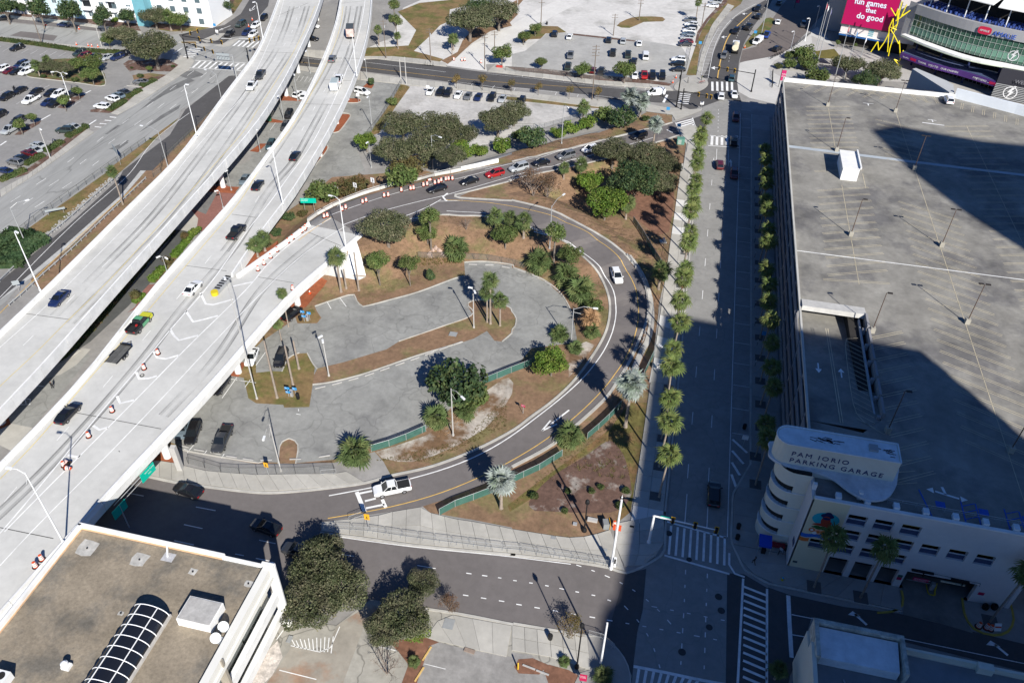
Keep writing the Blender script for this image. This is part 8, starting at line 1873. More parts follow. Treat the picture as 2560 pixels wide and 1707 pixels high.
# fences: every post its own piece, mesh panels between them
GSCR=M('green windscreen mesh',(.05,.13,.105),.85,.2,1.2);GSCR2=MAT['green windscreen mesh']
def meshmat(name,col,a):
    m=M(name,col,.7);m.node_tree.nodes['Principled BSDF'].inputs['Alpha'].default_value=a;return m
CHAIN=meshmat('chain link',(.22,.23,.22),.22);meshmat('green windscreen mesh',None,.88)
def fence(spec,label,h=1.6,step=3.0,screen=True,post=METAL):
    w=resample([(q[0],q[1],0)for q in PW(S(spec))],step);r=link('fence',None,None,label=label,category='fence')
    for p in w:b=B();b.tube((p.x,p.y,zt(p.x,p.y)-.1),(p.x,p.y,zt(p.x,p.y)+h+.06),.04,n=6);b.build('post',post,r)
    for a,c in zip(w,w[1:]):
        za,zc=zt(a.x,a.y)+.06,zt(c.x,c.y)+.06;b=B();b.quad((a.x,a.y,za),(c.x,c.y,zc),(c.x,c.y,zc+h),(a.x,a.y,za+h));b.build('mesh_panel',GSCR if screen else CHAIN,r);b=B();b.tube((a.x,a.y,za+h),(c.x,c.y,zc+h),.03,n=5);b.build('top_rail',post,r)
for a in '''9 1060 1010 1300 940 1560 825|green screened fence between lot and the loop bank, lower part|1
9 2080 395 2350 285|10 0 290 180 215 320 150|green screened fence between lot and the loop bank, upper part|1
13 1685 30|9 1700 1560 1930 1480 2180 1385|10 -10 1300 250 1180 460 1050|green fence along the loop below the silver palm|1
10 690 895 850 760 1000 600|green fence beside the broad palm clump|1
10 1210 320 1300 130|6 1320 1500|short green fence at the shaded sidewalk|1
6 1110 470 1200 600 1290 760 1370 880|green fence crossing the tip of the street triangle|1
5 1490 800 1700 800 1910 810 2150 825 2350 860|6 110 900|chain link fence behind the loop lot top|0
8 1730 1120 1880 1160 2050 1210 2350 1225|9 0 1215 370 1215 550 1205 720 1190|dark post fence in the strip beside the curved sidewalk|0
1 1335 775 1240 940 1130 1120 1030 1240|dark fence between the asphalt lot and gravel lot|0
2 -60 655 400 690 700 725 1100 755|black fence on the mulch strip of the grey lot|0
2 1690 225 1650 400 1600 640|fence along the column of cars beside the street|0
2 0 1190 300 1180 480 1130 700 1060|thin fence behind the bank hedge|0
0 1920 1080 1700 1290 1500 1480|4 1480 20 1410 60|wire fence beside the viaduct and frontage road|0
0 1340 1310 1170 1430 1000 1550|4 640 240 400 410 200 570|wire fence on the grass median of the avenue|0
6 1445 690 1400 900 1350 1250 1310 1540|slim fence along the edge of the wide sidewalk|0'''.split('\n'):
    q=a.split('|');fence('|'.join(q[:-2]),q[-2],1.5,3.0,q[-1]=='1',METAL if q[-1]=='1' else M('dark fence post',(.05,.05,.048),.7))
def guardrail(spec,label,step=1.9,h=.72,wall=False):
    w=resample([(q[0],q[1],0)for q in PW(CR(spec,4))],step);r=link('guardrail',None,None,label=label,category='guardrail');m=METAL
    for p in w:b=B();b.box((p.x,p.y,zt(p.x,p.y)+h/2),(.16,.2,h));b.build('post',m,r)
    for a,c in zip(w,w[1:]):
        za,zc=zt(a.x,a.y),zt(c.x,c.y);d=(c-a).normalized();n=Vector((-d.y,d.x,0))*.12;b=B();vs=[]
        for s,z in((1,.42),(1.5,.5),(1,.57),(1.5,.65),(1,.74)):vs.append((a.x+n.x*s,a.y+n.y*s,za+z));vs.append((c.x+n.x*s,c.y+n.y*s,zc+z))
        b.add(vs,[(2*i,2*i+1,2*i+3,2*i+2)for i in range(4)]);b.build('rail',m,r)
guardrail('6 1055 785 1150 920 1215 1060 1240 1220 1238 1380 1200 1568|10 1140 90','steel guardrail round the outside of the loop')
guardrail('4 1340 80 1120 290 880 520 640 750 400 960 230 1120 90 1240','steel guardrail along the frontage road')
guardrail('4 1080 60 860 250 600 480 420 620 200 830 0 1020','steel guardrail on the median side of the frontage road',3.8)
b=B();w=resample([(q[0],q[1],0)for q in PW(CR('6 1075 775 1175 925 1245 1080 1275 1230 1280 1400 1245 1568|10 1190 90 1120 260',4))],1.5);nn2=normals2(w)
L_=Lines();L_.strip(w,1.1);L_.build('gutter_strip',M('pale shoulder concrete',(.40,.39,.36),.9,.15,1.5),.1,label='pale concrete strip behind the guardrail')
# crash cushion at the gore
n0,n1=P(4,2100,1000,V2Z),P(4,1965,1150,V2Z);d=n1-n0;L=d.length;t=E('crash_cushion',(n0.x,n0.y,V2Z),'grey ribbed crash cushion with yellow nose at the gore','crash cushion',None,math.atan2(d.y,d.x))
for i in range(6):b=B();b.box((L*(i+.5)/7,0,.45),(L/7-.06,1.3,.75));b.build('cushion_bay',METAL,t);b=B();b.box((L*(i+.02)/7+.06,.05,.84),(.3,1.05,.2));b.build('rib',BLACKM,t)
b=B();b.lathe((L*.93,0,.1),[(.68,0),(.68,.75)],14);b.build('nose',M('hazard yellow',(.62,.48,.02),.5),t)
# signs
GS=M('sign green',(.0,.42,.30),.45);YS=M('warning yellow',(.70,.36,.02),.5);BS=M('pay sign blue',(.04,.25,.52),.5);SB=M('sign back metal',(.30,.33,.34),.55)
def sign(f,w,h,z,rz,mat,label,text=None,posts=(0,),tm=None,size=.3,cat='sign',group=None,back=None,tilt=0):
    t=E('road_sign',f,label,cat,group,rz)
    for p in posts:b=B();b.tube((p,.05,-.1),(p,.05,z+h*.9),.045,n=6);b.build('post',METAL,t)
    b=B();b.box((0,0,z+h/2),(w,.05,h));o=b.build('sign_panel',mat,t)
    if text:
        for i,s in enumerate(text.split('/')):font(s,'lettering',(-w*.44,-.035,z+h*.72-i*size*1.25),size,0,tm or SIGNW,o,.004)
    return t
p=P(5,505,388);q0_,q1_=P(5,432,300,3.2),P(5,555,318,3.2);sign((p.x-.2,p.y,p.z),3.6,1.25,2.6,math.atan2(q1_.y-q0_.y,q1_.x-q0_.x)+.25,GS,'green road sign on two posts in the ramp bushes','Channelside/Downtown',(-1.1,1.1),None,.32)
for i,(bx,by)in enumerate(((752,265),(920,232),(1080,190))):
    f=P(5,bx,by);t=sign(f,1.0,1.2,2.3,-.25,SIGNW,'white chevron sign behind the barrels, %s from the green sign'%ORD[i],group='chevron signs on the ramp curve');b=B();b.add([(-.18,-.04,3.3),(.08,-.04,3.3),(.3,-.04,2.9),(.08,-.04,2.48),(-.18,-.04,2.48),(.06,-.04,2.9)],[(0,1,2,5),(5,2,3,4)]);b.build('chevron',BLACKM,t)
def walker(t,z,m=BLACKM):b=B();b.lathe((0,0,0),[(.01,0)]*2,3);b=B();b.box((.02,-.04,z+.62),(.1,.01,.1));b.box((0,-.04,z+.42),(.12,.01,.26));b.box((-.09,-.04,z+.18),(.07,.01,.28),0,Matrix.Rotation(.3,3,'Y'));b.box((.09,-.04,z+.18),(.07,.01,.28),0,Matrix.Rotation(-.3,3,'Y'));b.build('walker_symbol',m,t)
t=sign(P(9,115,1225),.72,1.0,1.9,0,YS,'yellow pedestrian warning sign beside the curved sidewalk');walker(t,2.0)
t=sign(P(13,1035,160)+Vector((0,0,.14)),.8,1.25,2.2,.1,YS,'yellow pedestrian warning sign at the loop exit crossing');walker(t,2.35)
sign(P(10,100,660),.75,.5,1.6,-.2,SIGNR,'red wrong way sign on the sandy bank','WRONG/WAY',size=.17);sign(P(13,640,40)+Vector((0,0,0)),.5,.5,.5,0,BS,'small blue marker sign at the lawn edge')if False else None
for i,(bx,by,w,h,z,c,l)in enumerate(((300,500,.9,.55,1.6,BS,'upper left blue pay sign on the lot island'),(302,505,.8,.5,.85,BS,'lower left blue pay sign on the lot island'),(365,490,.8,.6,1.2,BS,'right blue pay sign with yellow top on the lot island'))):sign(P(9,bx,by),w,h,z,.05,c,l,'PAY/HERE',size=.16,group='blue pay signs')
for i,(bx,by,w,h,z,l)in enumerate(((440,1375,.8,.55,1.9,'upper left blue pay sign under the ramp'),(445,1385,.8,.5,1.1,'lower left blue pay sign under the ramp'),(495,1370,.8,.6,1.4,'right blue pay sign under the ramp'))):sign(P(5,bx,by),w,h,z,.05,BS,l,'PAY/HERE',size=.16,group='blue pay signs')
for k,x,y,l,m in((9,332,500,'pale pay kiosk at the lot path',METAL),(5,475,1375,'pale pay kiosk under the ramp edge',METAL)):t=E('pay_kiosk',P(k,x,y),l,'pay kiosk');b=B();b.box((0,0,.75),(.42,.4,1.5));b.build('casing',m,t);b=B();b.box((0,-.21,1.2),(.3,.03,.35));b.build('screen',SIGNBLUE,t)
for k,x,y,l in((9,388,525,'dark round bin beside the lot kiosk'),(5,410,1375,'grey bin under the ramp edge'),(14,2075,150,'black street bin near the corner tower'),(14,2065,250,'low black bin beside the kerb at the tower'),(14,350,1165,'dark round bin on the near corner walk'),(2,320,230,'black bin at the yard entry corner'),(2,1520,1415,'black bin on the triangle grass'),(10,2130,800,'dark round cover bin on the shaded walk')):t=E('litter_bin',P(k,x,y)+Vector((0,0,.1)),l,'litter bin');b=B();b.lathe((0,0,0),[(.3,0),(.34,.85),(.3,.95)],12);b.build('bin_body',BLACKM,t);b=B();b.lathe((0,0,.95),[(.22,0),(.18,.08)],12);b.build('lid',DARK,t)
p=P(0,1110,1530);sign(P(0,1095,1500),3.7,1.7,3.0,RAD(-40),SB,'large road sign seen from behind on the avenue median',None,(-1.2,1.2))
p=P(4,520,400);sign(p,4.2,.5,1.0,RAD(38),SB,'low slanted sign frame by the median fence',None,(-1.6,1.6));sign(P(4,180,1110),1.3,1.0,1.7,RAD(35),SB,'grey sign turned away beside the guardrail end',None,(0,))
t=sign(P(10,1340,290),.9,1.1,1.2,.05,SIGNW,'white and blue notice on the shaded fence');b=B();b.box((0,-.035,2.05),(.8,.01,.3));b.box((.1,-.035,1.5),(.5,.01,.22));b.build('print',SIGNBLUE,t)
sign(P(14,645,1590),.9,1.5,1.2,.05,SIGNR,'red and white parking sign in the near corner mulch','PARKING/PAY HERE/24 HOURS',size=.15)
for k,x,y,c,l in((2,1735,1010,SIGNW,'white one way sign in the far crossing'),(2,1425,1060,BS,'small blue sign at the far corner plaza'),(2,1525,1215,BS,'small blue sign at the ramp road end'),(2,2225,350,BS,'blue parking sign on the lawn kerb'),(2,1720,450,BS,'blue sign on the verge beside the arena street'),(20,1165,570,BS,'blue direction sign at the far left crossing'),(20,1210,690,SIGNW,'white sign at the far left grass island'),(3,1330,800,SIGNW,'white arena totem sign behind the parapet'),(1,1580,860,SIGNW,'white sign at the gravel lot entrance'),(1,940,935,SIGNW,'white lot entrance board by the mulch island'),(10,2120,960,SIGNW,'small white sign on the garage sidewalk'),(6,2300,1568,BS,'blue and green sign board by the garage palms')):sign(P(k,x,y),1.0,.9,1.6,0,c,l,group='small street signs')
# hanging overhead signs at the ramp side
t=link('overhead_sign',None,None,label='green overhead road sign hung from the ramp side over the bottom road',category='sign')
a,c=P(8,1320,1240,4.6),P(8,1395,1160,4.6);dd_=(c-a);an=math.atan2(dd_.y,dd_.x);m=(a+c)/2;b=B();b.box((m.x,m.y,4.6),(2.9,.1,1.7),an);o=b.build('sign_panel',GS,t)
font('Selmon Expwy','lettering',(a.x+.25*math.cos(an)+.08*math.sin(an),a.y+.25*math.sin(an)-.08*math.cos(an),4.9),.34,an,SIGNW,o,.004);font('TOLL','lettering',(a.x+.8*math.cos(an)+.08*math.sin(an),a.y+.8*math.sin(an)-.08*math.cos(an),4.3),.3,an,SIGNW,o,.004)
b=B();e0,e1=P(8,1060,1530,4.2),P(8,1330,1240,4.2)
for z in(4.1,4.9):b.tube((e0.x,e0.y,z),(e1.x,e1.y,z),.06)
b.build('truss',METAL,t);t2=link('overhead_sign',None,None,label='green overhead sign half in shadow below the ramp',category='sign');m=P(8,1100,1540,4.4);b=B();b.box((m.x,m.y,4.4),(2.6,.1,1.7),an);b.build('sign_panel',GS,t2);b=B();b.tube((m.x,m.y+.2,0),(m.x,m.y+.2,5.2),.1);b.build('post',METAL,t2)
# gantry at the far left crossing
f=foot(20,1560,1470);h=height_at(f,nat(20,1480,1020));q=P(20,1150,1000,h)-f;t=E('sign_gantry',f,'pale steel sign gantry reaching over the far avenue','sign gantry');b=B();b.tube((0,0,0),(0,0,h),.25,.2,10);b.build('post',METAL,t);b=B();u=Vector((q.x,q.y,0));nrm=Vector((-u.y,u.x,0)).normalized()*.5
for z in(h,h-1.2):
    for s in(-1,1):b.tube(nrm*s+Vector((0,0,z)),u+nrm*s+Vector((0,0,z)),.06)
for i in range(6):b.tube(u*(i/6)+nrm+Vector((0,0,h)),u*((i+1)/6)-nrm+Vector((0,0,h)),.045);b.tube(u*(i/6)+nrm+Vector((0,0,h)),u*((i+1)/6)+nrm+Vector((0,0,h-1.2)),.045)
b.build('truss',METAL,t);b=B();m=u*.55;b.box((m.x,m.y,h-.6),(u.length*.75,.12,2.2),math.atan2(u.y,u.x));b.build('sign_panel',SB,t)
# traffic signals
SIGY=M('signal backplate yellow',(.50,.30,.02),.6);RL=M('signal lens',(.10,.02,.02),.3)
def signal_head(par,p,rz,back=True,mat=BLACKM):
    s=link('signal_head',None,par,p,rz)
    b=B();b.box((0,0,0),(.38,.28,1.1));b.build('housing',mat,s)
    if back:b=B();b.box((0,.1,0),(.62,.03,1.35));b.build('backplate',SIGY,s)
    for z in(.35,0,-.35):b=B();b.lathe((0,0,0),[(.01,0),(.13,0.0),(.13,.12)],10);o=b.build('visor',BLACKM,s);o.location=(0,-.14,z);o.rotation_euler=(RAD(90),0,0)
def mast(k,bx,by,tx,ty,arms,label,mat=BLACKM,k2=None,r=.16,back=True,group='traffic signal masts',extra=None):
    f=foot(k,bx,by);h=height_at(f,nat(k2 or k,tx,ty));t=E('traffic_signal',f,label,'traffic signal',group);b=B();b.tube((0,0,0),(0,0,h),r*1.25,r,10);b.tube((0,0,0),(0,0,.4),r*1.9,r*1.8,10);b.build('pole',mat,t)
    for(kk,ex,ey),zh,heads in arms:
        e=P(kk,ex,ey,f.z+zh)-f;e.z=zh;b=B();b.tube((0,0,zh),e,r*.8,r*.45,8);b.build('mast_arm',mat,t);u=Vector((e.x,e.y,0));an_=math.atan2(u.y,u.x)
        for q in heads:signal_head(t,(u.x*q,u.y*q,zh-.1),an_ if abs(an_)<1.6 else an_+math.pi,back)
    return t,h
t,h=mast(14,1255,280,1305,35,[((14,1890,165),6.2,(.3,.65,.98))],'white signal mast over the street crossing with three yellow backed heads',WHITEP,None,.17);b=B();b.box((1.9,0.12,6.05),(2.0,.06,.55));o=b.build('street_name_sign',GS,t);font('S MERIDIAN','lettering',(1.0,.06,5.95),.26,0,SIGNW,o,.004)
t,h=mast(14,908,520,985,1450,[],'tall white signal pole at the sidewalk with orange flags',WHITEP,10,.15)
for z,dx,m in((1.2,.45,WHITEP),(h*.62,-.4,OR),(h*.62,.35,OR)):b=B();b.box((dx,0,z),(.34,.3,.9));b.build('signal_box',m,t)
b=B();b.tube((0,0,h),(0,0,h+1.0),.03);b.lathe((0,0,h+.5),[(.01,0),(.12,.1),(.01,.22)],8);b.build('antenna',WHITEP,t);signal_head(t,(.4,-.3,2.6),0,False,WHITEP)
mast(14,815,1385,862,1012,[],'white signal pole at the near corner walk',WHITEP,None,.12);
f=foot(14,595,1425);h=height_at(f,nat(14,630,1045));t=E('street_lamp',f,'black ornate lamp post at the near corner','street lamp','street lamps');b=B();b.tube((0,0,0),(0,0,h),.11,.08,8);b.lathe((0,0,0),[(.3,0),(.26,.6),(.14,.8)],10);b.build('pole',BLACKM,t);b=B();b.lathe((0,0,h-.3),[(.12,0),(.3,.3),(.28,.7),(.1,1.0)],10);b.build('lantern',BLACKM,t)
f=foot(25,1440,1215);t=E('street_lamp',f,'black ornate lamp post on the corner lawn','street lamp','street lamps');b=B();b.tube((0,0,0),(0,0,6.3),.12,.08,8);b.lathe((0,0,0),[(.42,0),(.38,.3),(.2,.7)],12);b.build('pole',BLACKM,t);b=B();b.lathe((0,0,6.0),[(.12,0),(.34,.35),(.3,.8),(.1,1.1)],10);b.build('lantern',BLACKM,t)
mast(2,1550,1010,1575,815,[((2,1840,890),5.6,(.52,.8,.95))],'black signal mast at the far corner plaza with arm over the street',BLACKM);mast(2,1508,985,1555,645,[((2,1545,700),7.5,(.9,))],'tall black signal pole beside the far corner mast',BLACKM)
mast(2,2195,845,2235,640,[((2,1895,622),5.6,(.55,.75,.98))],'black signal mast on the arena plaza with three yellow heads',BLACKM)
mast(20,655,1075,580,695,[((20,1285,780),7.2,(.42,.72,.98)),((20,1120,950),5.4,(.4,.7,.98)),((20,850,560),7.4,(.5,.95))],'black signal mast at the far left crossing with long arms',BLACKM);mast(20,1780,1140,1725,890,[((20,1990,690),6.6,(.3,.6,.9))],'black signal mast beside the left viaduct',BLACKM);mast(20,640,880,640,870,[((20,770,820),1.2,())],'low black push button post at the far left crossing',BLACKM)
# concrete planter box, slab, electrical cabinet, tents and tyres
t=E('planter_box',P(25,1790,1150),'grey tilted utility box with yellow striped edge on the corner lawn','utility box',None,.3);b=B();b.box((0,0,.6),(.9,1.1,1.2));b.build('casing',M('grey cabinet paint',(.22,.23,.23),.6),t);b=B();b.box((.5,-.1,.75),(.06,1.2,1.5));b.build('striped_board',YS,t)
t=E('concrete_slab',P(25,1575,1050),'pale concrete slab lying on the corner lawn','concrete slab');b=B();b.box((0,0,.15),(1.5,.65,.3));b.build('slab_body',CPOLE,t);t=E('utility_cover',P(25,1290,1110),'small grey utility cover on the corner lawn','utility cover');b=B();b.box((0,0,.1),(.6,.5,.25));b.build('cover',METAL,t)
t=E('electrical_cabinet',P(2,1545,1320),'green electrical cabinet at the top of the street triangle','electrical cabinet',None,.1);b=B();b.box((0,0,.85),(2.0,1.4,1.7));b.build('casing',M('cabinet green',(.10,.24,.19),.6,.1,1),t);b=B();b.box((-.3,-.72,.8),(.9,.03,1.2));b.build('door',M('marked cabinet door',(.30,.36,.33),.6,.3,.3),t)
t=E('utility_box',P(20,935,400),'bright blue utility box on the far grass verge','utility box');b=B();b.box((0,0,.8),(1.6,1.1,1.6));b.build('casing',BS,t);b=B();b.box((0,-.56,.9),(.6,.03,.6));b.build('door',SIGNW,t)
t=E('canopy_stall',P(14,2300,340)+Vector((0,0,.1)),'small blue topped stall beside the corner tower','stall');b=B();b.add([(-.9,-.9,1.9),(.9,-.9,1.9),(.9,.9,2.2),(-.9,.9,2.2),(-.9,-.9,1.5),(.9,-.9,1.5)],[(0,1,2,3),(4,5,1,0)]);b.build('awning',M('blue awning',(.01,.06,.42),.7),t);b=B()
for x in(-.85,.85):
    for y in(-.85,.85):b.tube((x,y,0),(x,y,1.95),.03)
b.build('legs',METAL,t);b=B();b.box((0,-.7,.5),(.6,.4,1));b.build('cart',BLACKM,t)
t=E('folded_stall',P(15,75,325)+Vector((0,0,.1)),'red fabric bench against the corner tower','bench');b=B();b.box((0,0,.55),(2.2,.6,.5));b.build('seat',M('dim red fabric',(.25,.02,.03),.8),t);b=B();b.lathe((1.4,0,0),[(.45,0),(.5,.6),(.2,1.0)],12);b.build('black_bag',BLACKM,t)
for x,y,l in((1985,885,'left'),(2068,885,'right')):t=E('stacked_tyre',P(15,x,y)+Vector((0,0,.1)),'black tyre shaped planter by the garage drive, the %s one'%l,'tyre planter','tyre planters');b=B();b.lathe((0,0,0),[(.36,0),(.44,.25),(.44,.6),(.36,.8),(.2,.8),(.2,.5)],14);b.build('tyre',TYRE,t)
t=E('a_frame_sign',P(15,2092,1080)+Vector((0,0,.1)),'white and red striped board leaning by the dim barrels','barricade');b=B();b.box((0,0,.6),(.9,.08,1.1),.2,Matrix.Rotation(-.5,3,'X'));b.build('board',SIGNW,t);b=B();b.box((0,-.06,.7),(.8,.02,.2),.2,Matrix.Rotation(-.5,3,'X'));b.build('stripe',OR,t)
t=E('hydrant',P(15,128,628)+Vector((0,0,.1)),'yellow fire hydrant with blue cap on the corner sidewalk','fire hydrant');b=B();b.lathe((0,0,0),[(.2,0),(.15,.1),(.15,.55),(.2,.58)],10);b.tube((-.25,0,.4),(.25,0,.4),.07);b.build('barrel',M('hydrant yellow',(.5,.4,.02),.5),t);b=B();b.lathe((0,0,.58),[(.18,0),(.05,.18)],10);b.build('bonnet',BS,t)
# garage gate island
p=P(15,1495,730);t=E('ticket_machine',(p.x,p.y,.1),'grey ticket machine behind a yellow hoop at the garage entrance','ticket machine');b=B();b.box((0,.4,.7),(.5,.5,1.4));b.build('casing',METAL,t);b=B();b.path([(-.5,1.0,.05),(-.5,-.3,.05),(-.3,-.6,.05),(.3,-.6,.05),(.5,-.3,.05),(.5,.9,.05)],.09);b.tube((.35,-.4,0),(.45,.6,1.3),.08);b.build('hoop',M('hoop yellow',(.45,.34,.03),.6),t);b=B();b.box((-1.9,.5,1.0),(3.2,.07,.08));b.build('gate_arm',METAL,t)
kerb(PW(CR('15 1225 720 1240 820 1210 880 1130 915 1000 925',4)),.3,.14,mat=M('yellow kerb paint',(.40,.30,.06),.8,.2,1),label='yellow kerb at the garage drive');kerb(PW(CR('15 1780 790 1810 960 1900 1080 2060 1130 2180 1110 2240 1040 2250 960 2220 830',4)),.3,.14,mat=MAT['yellow kerb paint'],label='yellow kerb round the drive island');sheet('drive_island',CR('15 1800 830 1830 980 1920 1080 2060 1115 2180 1090 2230 1030 2240 950 2200 860 2000 840',3,True),MAT['shade toned walk concrete'],.12,label='kerbed drive island with barrels')
# yellow lightning sculpture
YT=M('lightning yellow',(.72,.60,.015),.45)
for i,(spec,lab)in enumerate((('720,100 780,200 810,110 800,240 860,20','upper trunk'),('780,260 960,130 850,200 915,60','right upper bolt'),('830,120 800,300 760,400','centre bolt'),('680,640 700,340 750,230 745,350 700,330 790,370','left hook'),('690,690 710,590 760,430 720,370 800,300','left leg'),('760,430 815,540 825,500 835,690 875,620 825,755 760,730 800,910','right leg'),('475,640 560,510 570,620 640,520 700,400','far left leg'))):
    t=link('lightning_sculpture',None,None)if i==0 else t
    base=P(26,770,830);pts=[]
    for s in spec.split():x,y=map(float,s.split(','));u=Vector(G(*nat(26,x,y),0));c=Vector((0,0,CAM_H));d=(u-c);k=(base.y+1.2-c.y)/d.y;pts.append(c+d*k)
    b=B();b.path([(q.x,q.y,max(q.z,.1))for q in pts],.16,6);b.build('bolt_tube',YT,t)
tag(t,'tall yellow zigzag lightning sculpture before the arena','sculpture')
# flagpoles
for i,(k,bx,by,tx,ty,lab,c)in enumerate(((27,1855,800,2022,30,'tall flagpole, first from the brick road',(.4,.05,.08)),(27,1870,850,2052,60,'tall flagpole, second from the brick road',(.7,.7,.7)),(27,1890,980,2106,120,'tall flagpole, third from the brick road',(.1,.1,.2)),(26,20,1010,210,310,'flagpole before the screen wing, first from the left',(.4,.05,.05)),(26,140,990,303,372,'flagpole before the screen wing, second from the left',(.1,.25,.5)),(26,285,930,416,436,'flagpole before the screen wing with white flag',(.7,.7,.75)))):
    f=foot(k,bx,by);h=height_at(f,nat(k,tx,ty));t=E('flagpole',f,lab,'flagpole','flagpoles by the arena');b=B();b.tube((0,0,0),(0,0,h),.14,.06,8);b.build('pole',METAL,t);b=B();z=h-.4;b.add([(0,0,z),(.25,.1,z-.2),(.4,.25,z-1.2),(.1,.1,z-2.0),(0,0,z-1.6)],[(0,1,2,3,4)]);b.build('flag',M('flag cloth %d'%i,c,.8),t)
for k,x,y,l in((3,95,800,'magenta banner hanging at the garage corner'),(3,240,80,'magenta banner in the arena street shade')):t=E('banner',P(k,x,y),l,'banner');b=B();b.tube((0,0,0),(0,0,5.5),.08);b.build('post',BLACKM,t);b=B();b.box((.75,0,3.7),(1.3,.06,3.2));o=b.build('banner_cloth',M('banner magenta',(.45,.02,.12),.7),t);font('FUN','lettering',(.25,-.05,3.9),.6,0,SIGNW,o,.004);font('FOR','lettering',(.25,-.05,3.2),.6,0,SIGNW,o,.004)
p=P(27,2060,950);t=E('shade_sail',(p.x,p.y,0),'olive shade sail stretched beside the flagpoles','shade sail');b=B();b.add([(-4,-2,2.5),(3.5,-3.5,3.2),(1,3,4.2),(-5,2.5,3.0)],[(0,1,2,3)]);b.build('sail',M('olive canvas',(.13,.11,.03),.8,.15,1),t)
b=B()
for x,y in((-4,-2),(3.5,-3.5),(1,3),(-5,2.5)):b.tube((x,y,0),(x,y,3.4),.07)
b.build('posts',BLACKM,t)
# bollards, meters, wheel stops, manholes, tree grates
def row(name,cat,lab,grp,spec,n,build):
    w=[Vector((q[0],q[1],0))for q in PW(S(spec))];ds=[0.0]
    for a,c in zip(w,w[1:]):ds.append(ds[-1]+(c-a).length)
    pr=None
    for i in range(n):
        d=ds[-1]*i/max(n-1,1);j=max(0,min(len(w)-2,sum(1 for q in ds if q<=d)-1));p=w[j].lerp(w[j+1],(d-ds[j])/max(ds[j+1]-ds[j],1e-6));dv=w[j+1]-w[j]
        if pr is None:pr=build(name);pr.location=(p.x,p.y,zt(p.x,p.y)+.1);o=pr;o.rotation_euler.z=math.atan2(dv.y,dv.x)
        else:o=dup(pr,(p.x,p.y,zt(p.x,p.y)+.1),math.atan2(dv.y,dv.x))
        tag(o,lab%ORD[i],cat,grp)
def mk_bollard(n):t=E(n,(0,0,0));b=B();b.lathe((0,0,0),[(.13,0),(.13,.85),(.06,.95)],10);b.build('bollard_body',BLACKM,t);return t
def mk_meter(n):t=E(n,(0,0,0));b=B();b.tube((0,0,0),(0,0,1.1),.035);b.build('post',BLACKM,t);b=B();b.box((0,0,1.25),(.2,.14,.36));b.build('meter_head',METAL,t);return t
def mk_stop(n):t=E(n,(0,0,0));b=B();b.prism([(-.9,-.1),(.9,-.1),(.9,.1),(-.9,.1)],0,.13);b.build('stop_body',CPOLE,t);return t
row('bollard','bollard','%s bollard up the plaza edge from the garage corner','bollards on the arena plaza','27 1232 1290 1240 1070',12,mk_bollard);row('bollard','bollard','%s bollard along the brick road kerb from the bushes','bollards on the brick road','27 1520 720 1790 510',14,mk_bollard);row('bollard','bollard','%s bollard along the plaza curve below the brick road','bollards on the plaza curve','27 1215 870 1250 850 1390 790',8,mk_bollard)
row('parking_meter','parking meter','%s parking meter from the corner tower along the garage kerb','parking meters','10 2228 230 2250 0|6 2225 1440 2225 980 2225 480 2220 180',12,mk_meter)
row('parking_meter','parking meter','%s parking meter up the arena street from the far corner','parking meters on the arena street','27 185 1080 225 760 300 590 450 350 650 170',9,mk_meter)
row('wheel_stop','wheel stop','%s wheel stop along the strip island from its left end','wheel stops at the strip island','9 590 425 700 400 1000 320 1450 165 1850 20',10,mk_stop);row('wheel_stop','wheel stop','%s wheel stop above the grass strip from the ramp side','wheel stops at the lot end','8 1690 965 1820 1000 1965 1025 2120 1060 2280 1085',5,mk_stop);row('wheel_stop','wheel stop','%s wheel stop by the grass finger','wheel stops at the grass finger','9 95 1090|9 465 1080|9 630 1055',3,mk_stop);row('wheel_stop','wheel stop','%s wheel stop round the lot head','wheel stops at the lot head','5 1990 865 2170 870 2290 890|6 60 915 200 970 330 1040',6,mk_stop)
for i,(x,y,r)in enumerate(((1895,778,.5),(1920,905,.5),(1560,1285,.5),(1440,197,.48),(1625,437,.4),(1810,1058,.45))):p=P(14,x,y);b=B();b.lathe((p.x,p.y,.095),[(r,0),(r,.006)],18);b.build('manhole_cover',M('dark iron cover',(.05,.05,.05),.8,.15,.3),label='dark round manhole cover in the shaded street, %s from the top'%ORD[(1,2,5,0,3,4)[i]if i<6 else i],category='manhole cover')
for i,(k,x,y,rx,ry)in enumerate(((14,380,240,.7,.5),(14,855,352,.6,.45),(14,1100,140,.6,.4),(32,145,860,.6,.35),(13,1770,1030,1.4,1.5),(13,310,1170,.6,1.0),(5,1810,1505,1.5,1.3),(14,2050,270,.7,.8))):p=P(k,x,y);b=B();b.box((p.x,p.y,zt(p.x,p.y)+.19),(rx,ry,.03));b.build('access_cover',M('grey access cover',(.28,.29,.29),.8,.1,.5),kind='structure')
p=P(8,1305,312,V2Z);b=B();n=18;vs=[]
for r in(.36,.25):vs+=[(p.x+r*math.cos(2*math.pi*i/n),p.y+r*math.sin(2*math.pi*i/n),V2Z+.12)for i in range(n)]
b.add(vs,[(i,(i+1)%n,(i+1)%n+n,i+n)for i in range(n)]);b.add([(q[0],q[1],V2Z+.02)for q in vs[:n]]+vs[:n],[(i,(i+1)%n,(i+1)%n+n,i+n)for i in range(n)]);b.build('barrel_ring',TYRE,label='black rubber ring lying on the chevron gore',category='rubber ring')
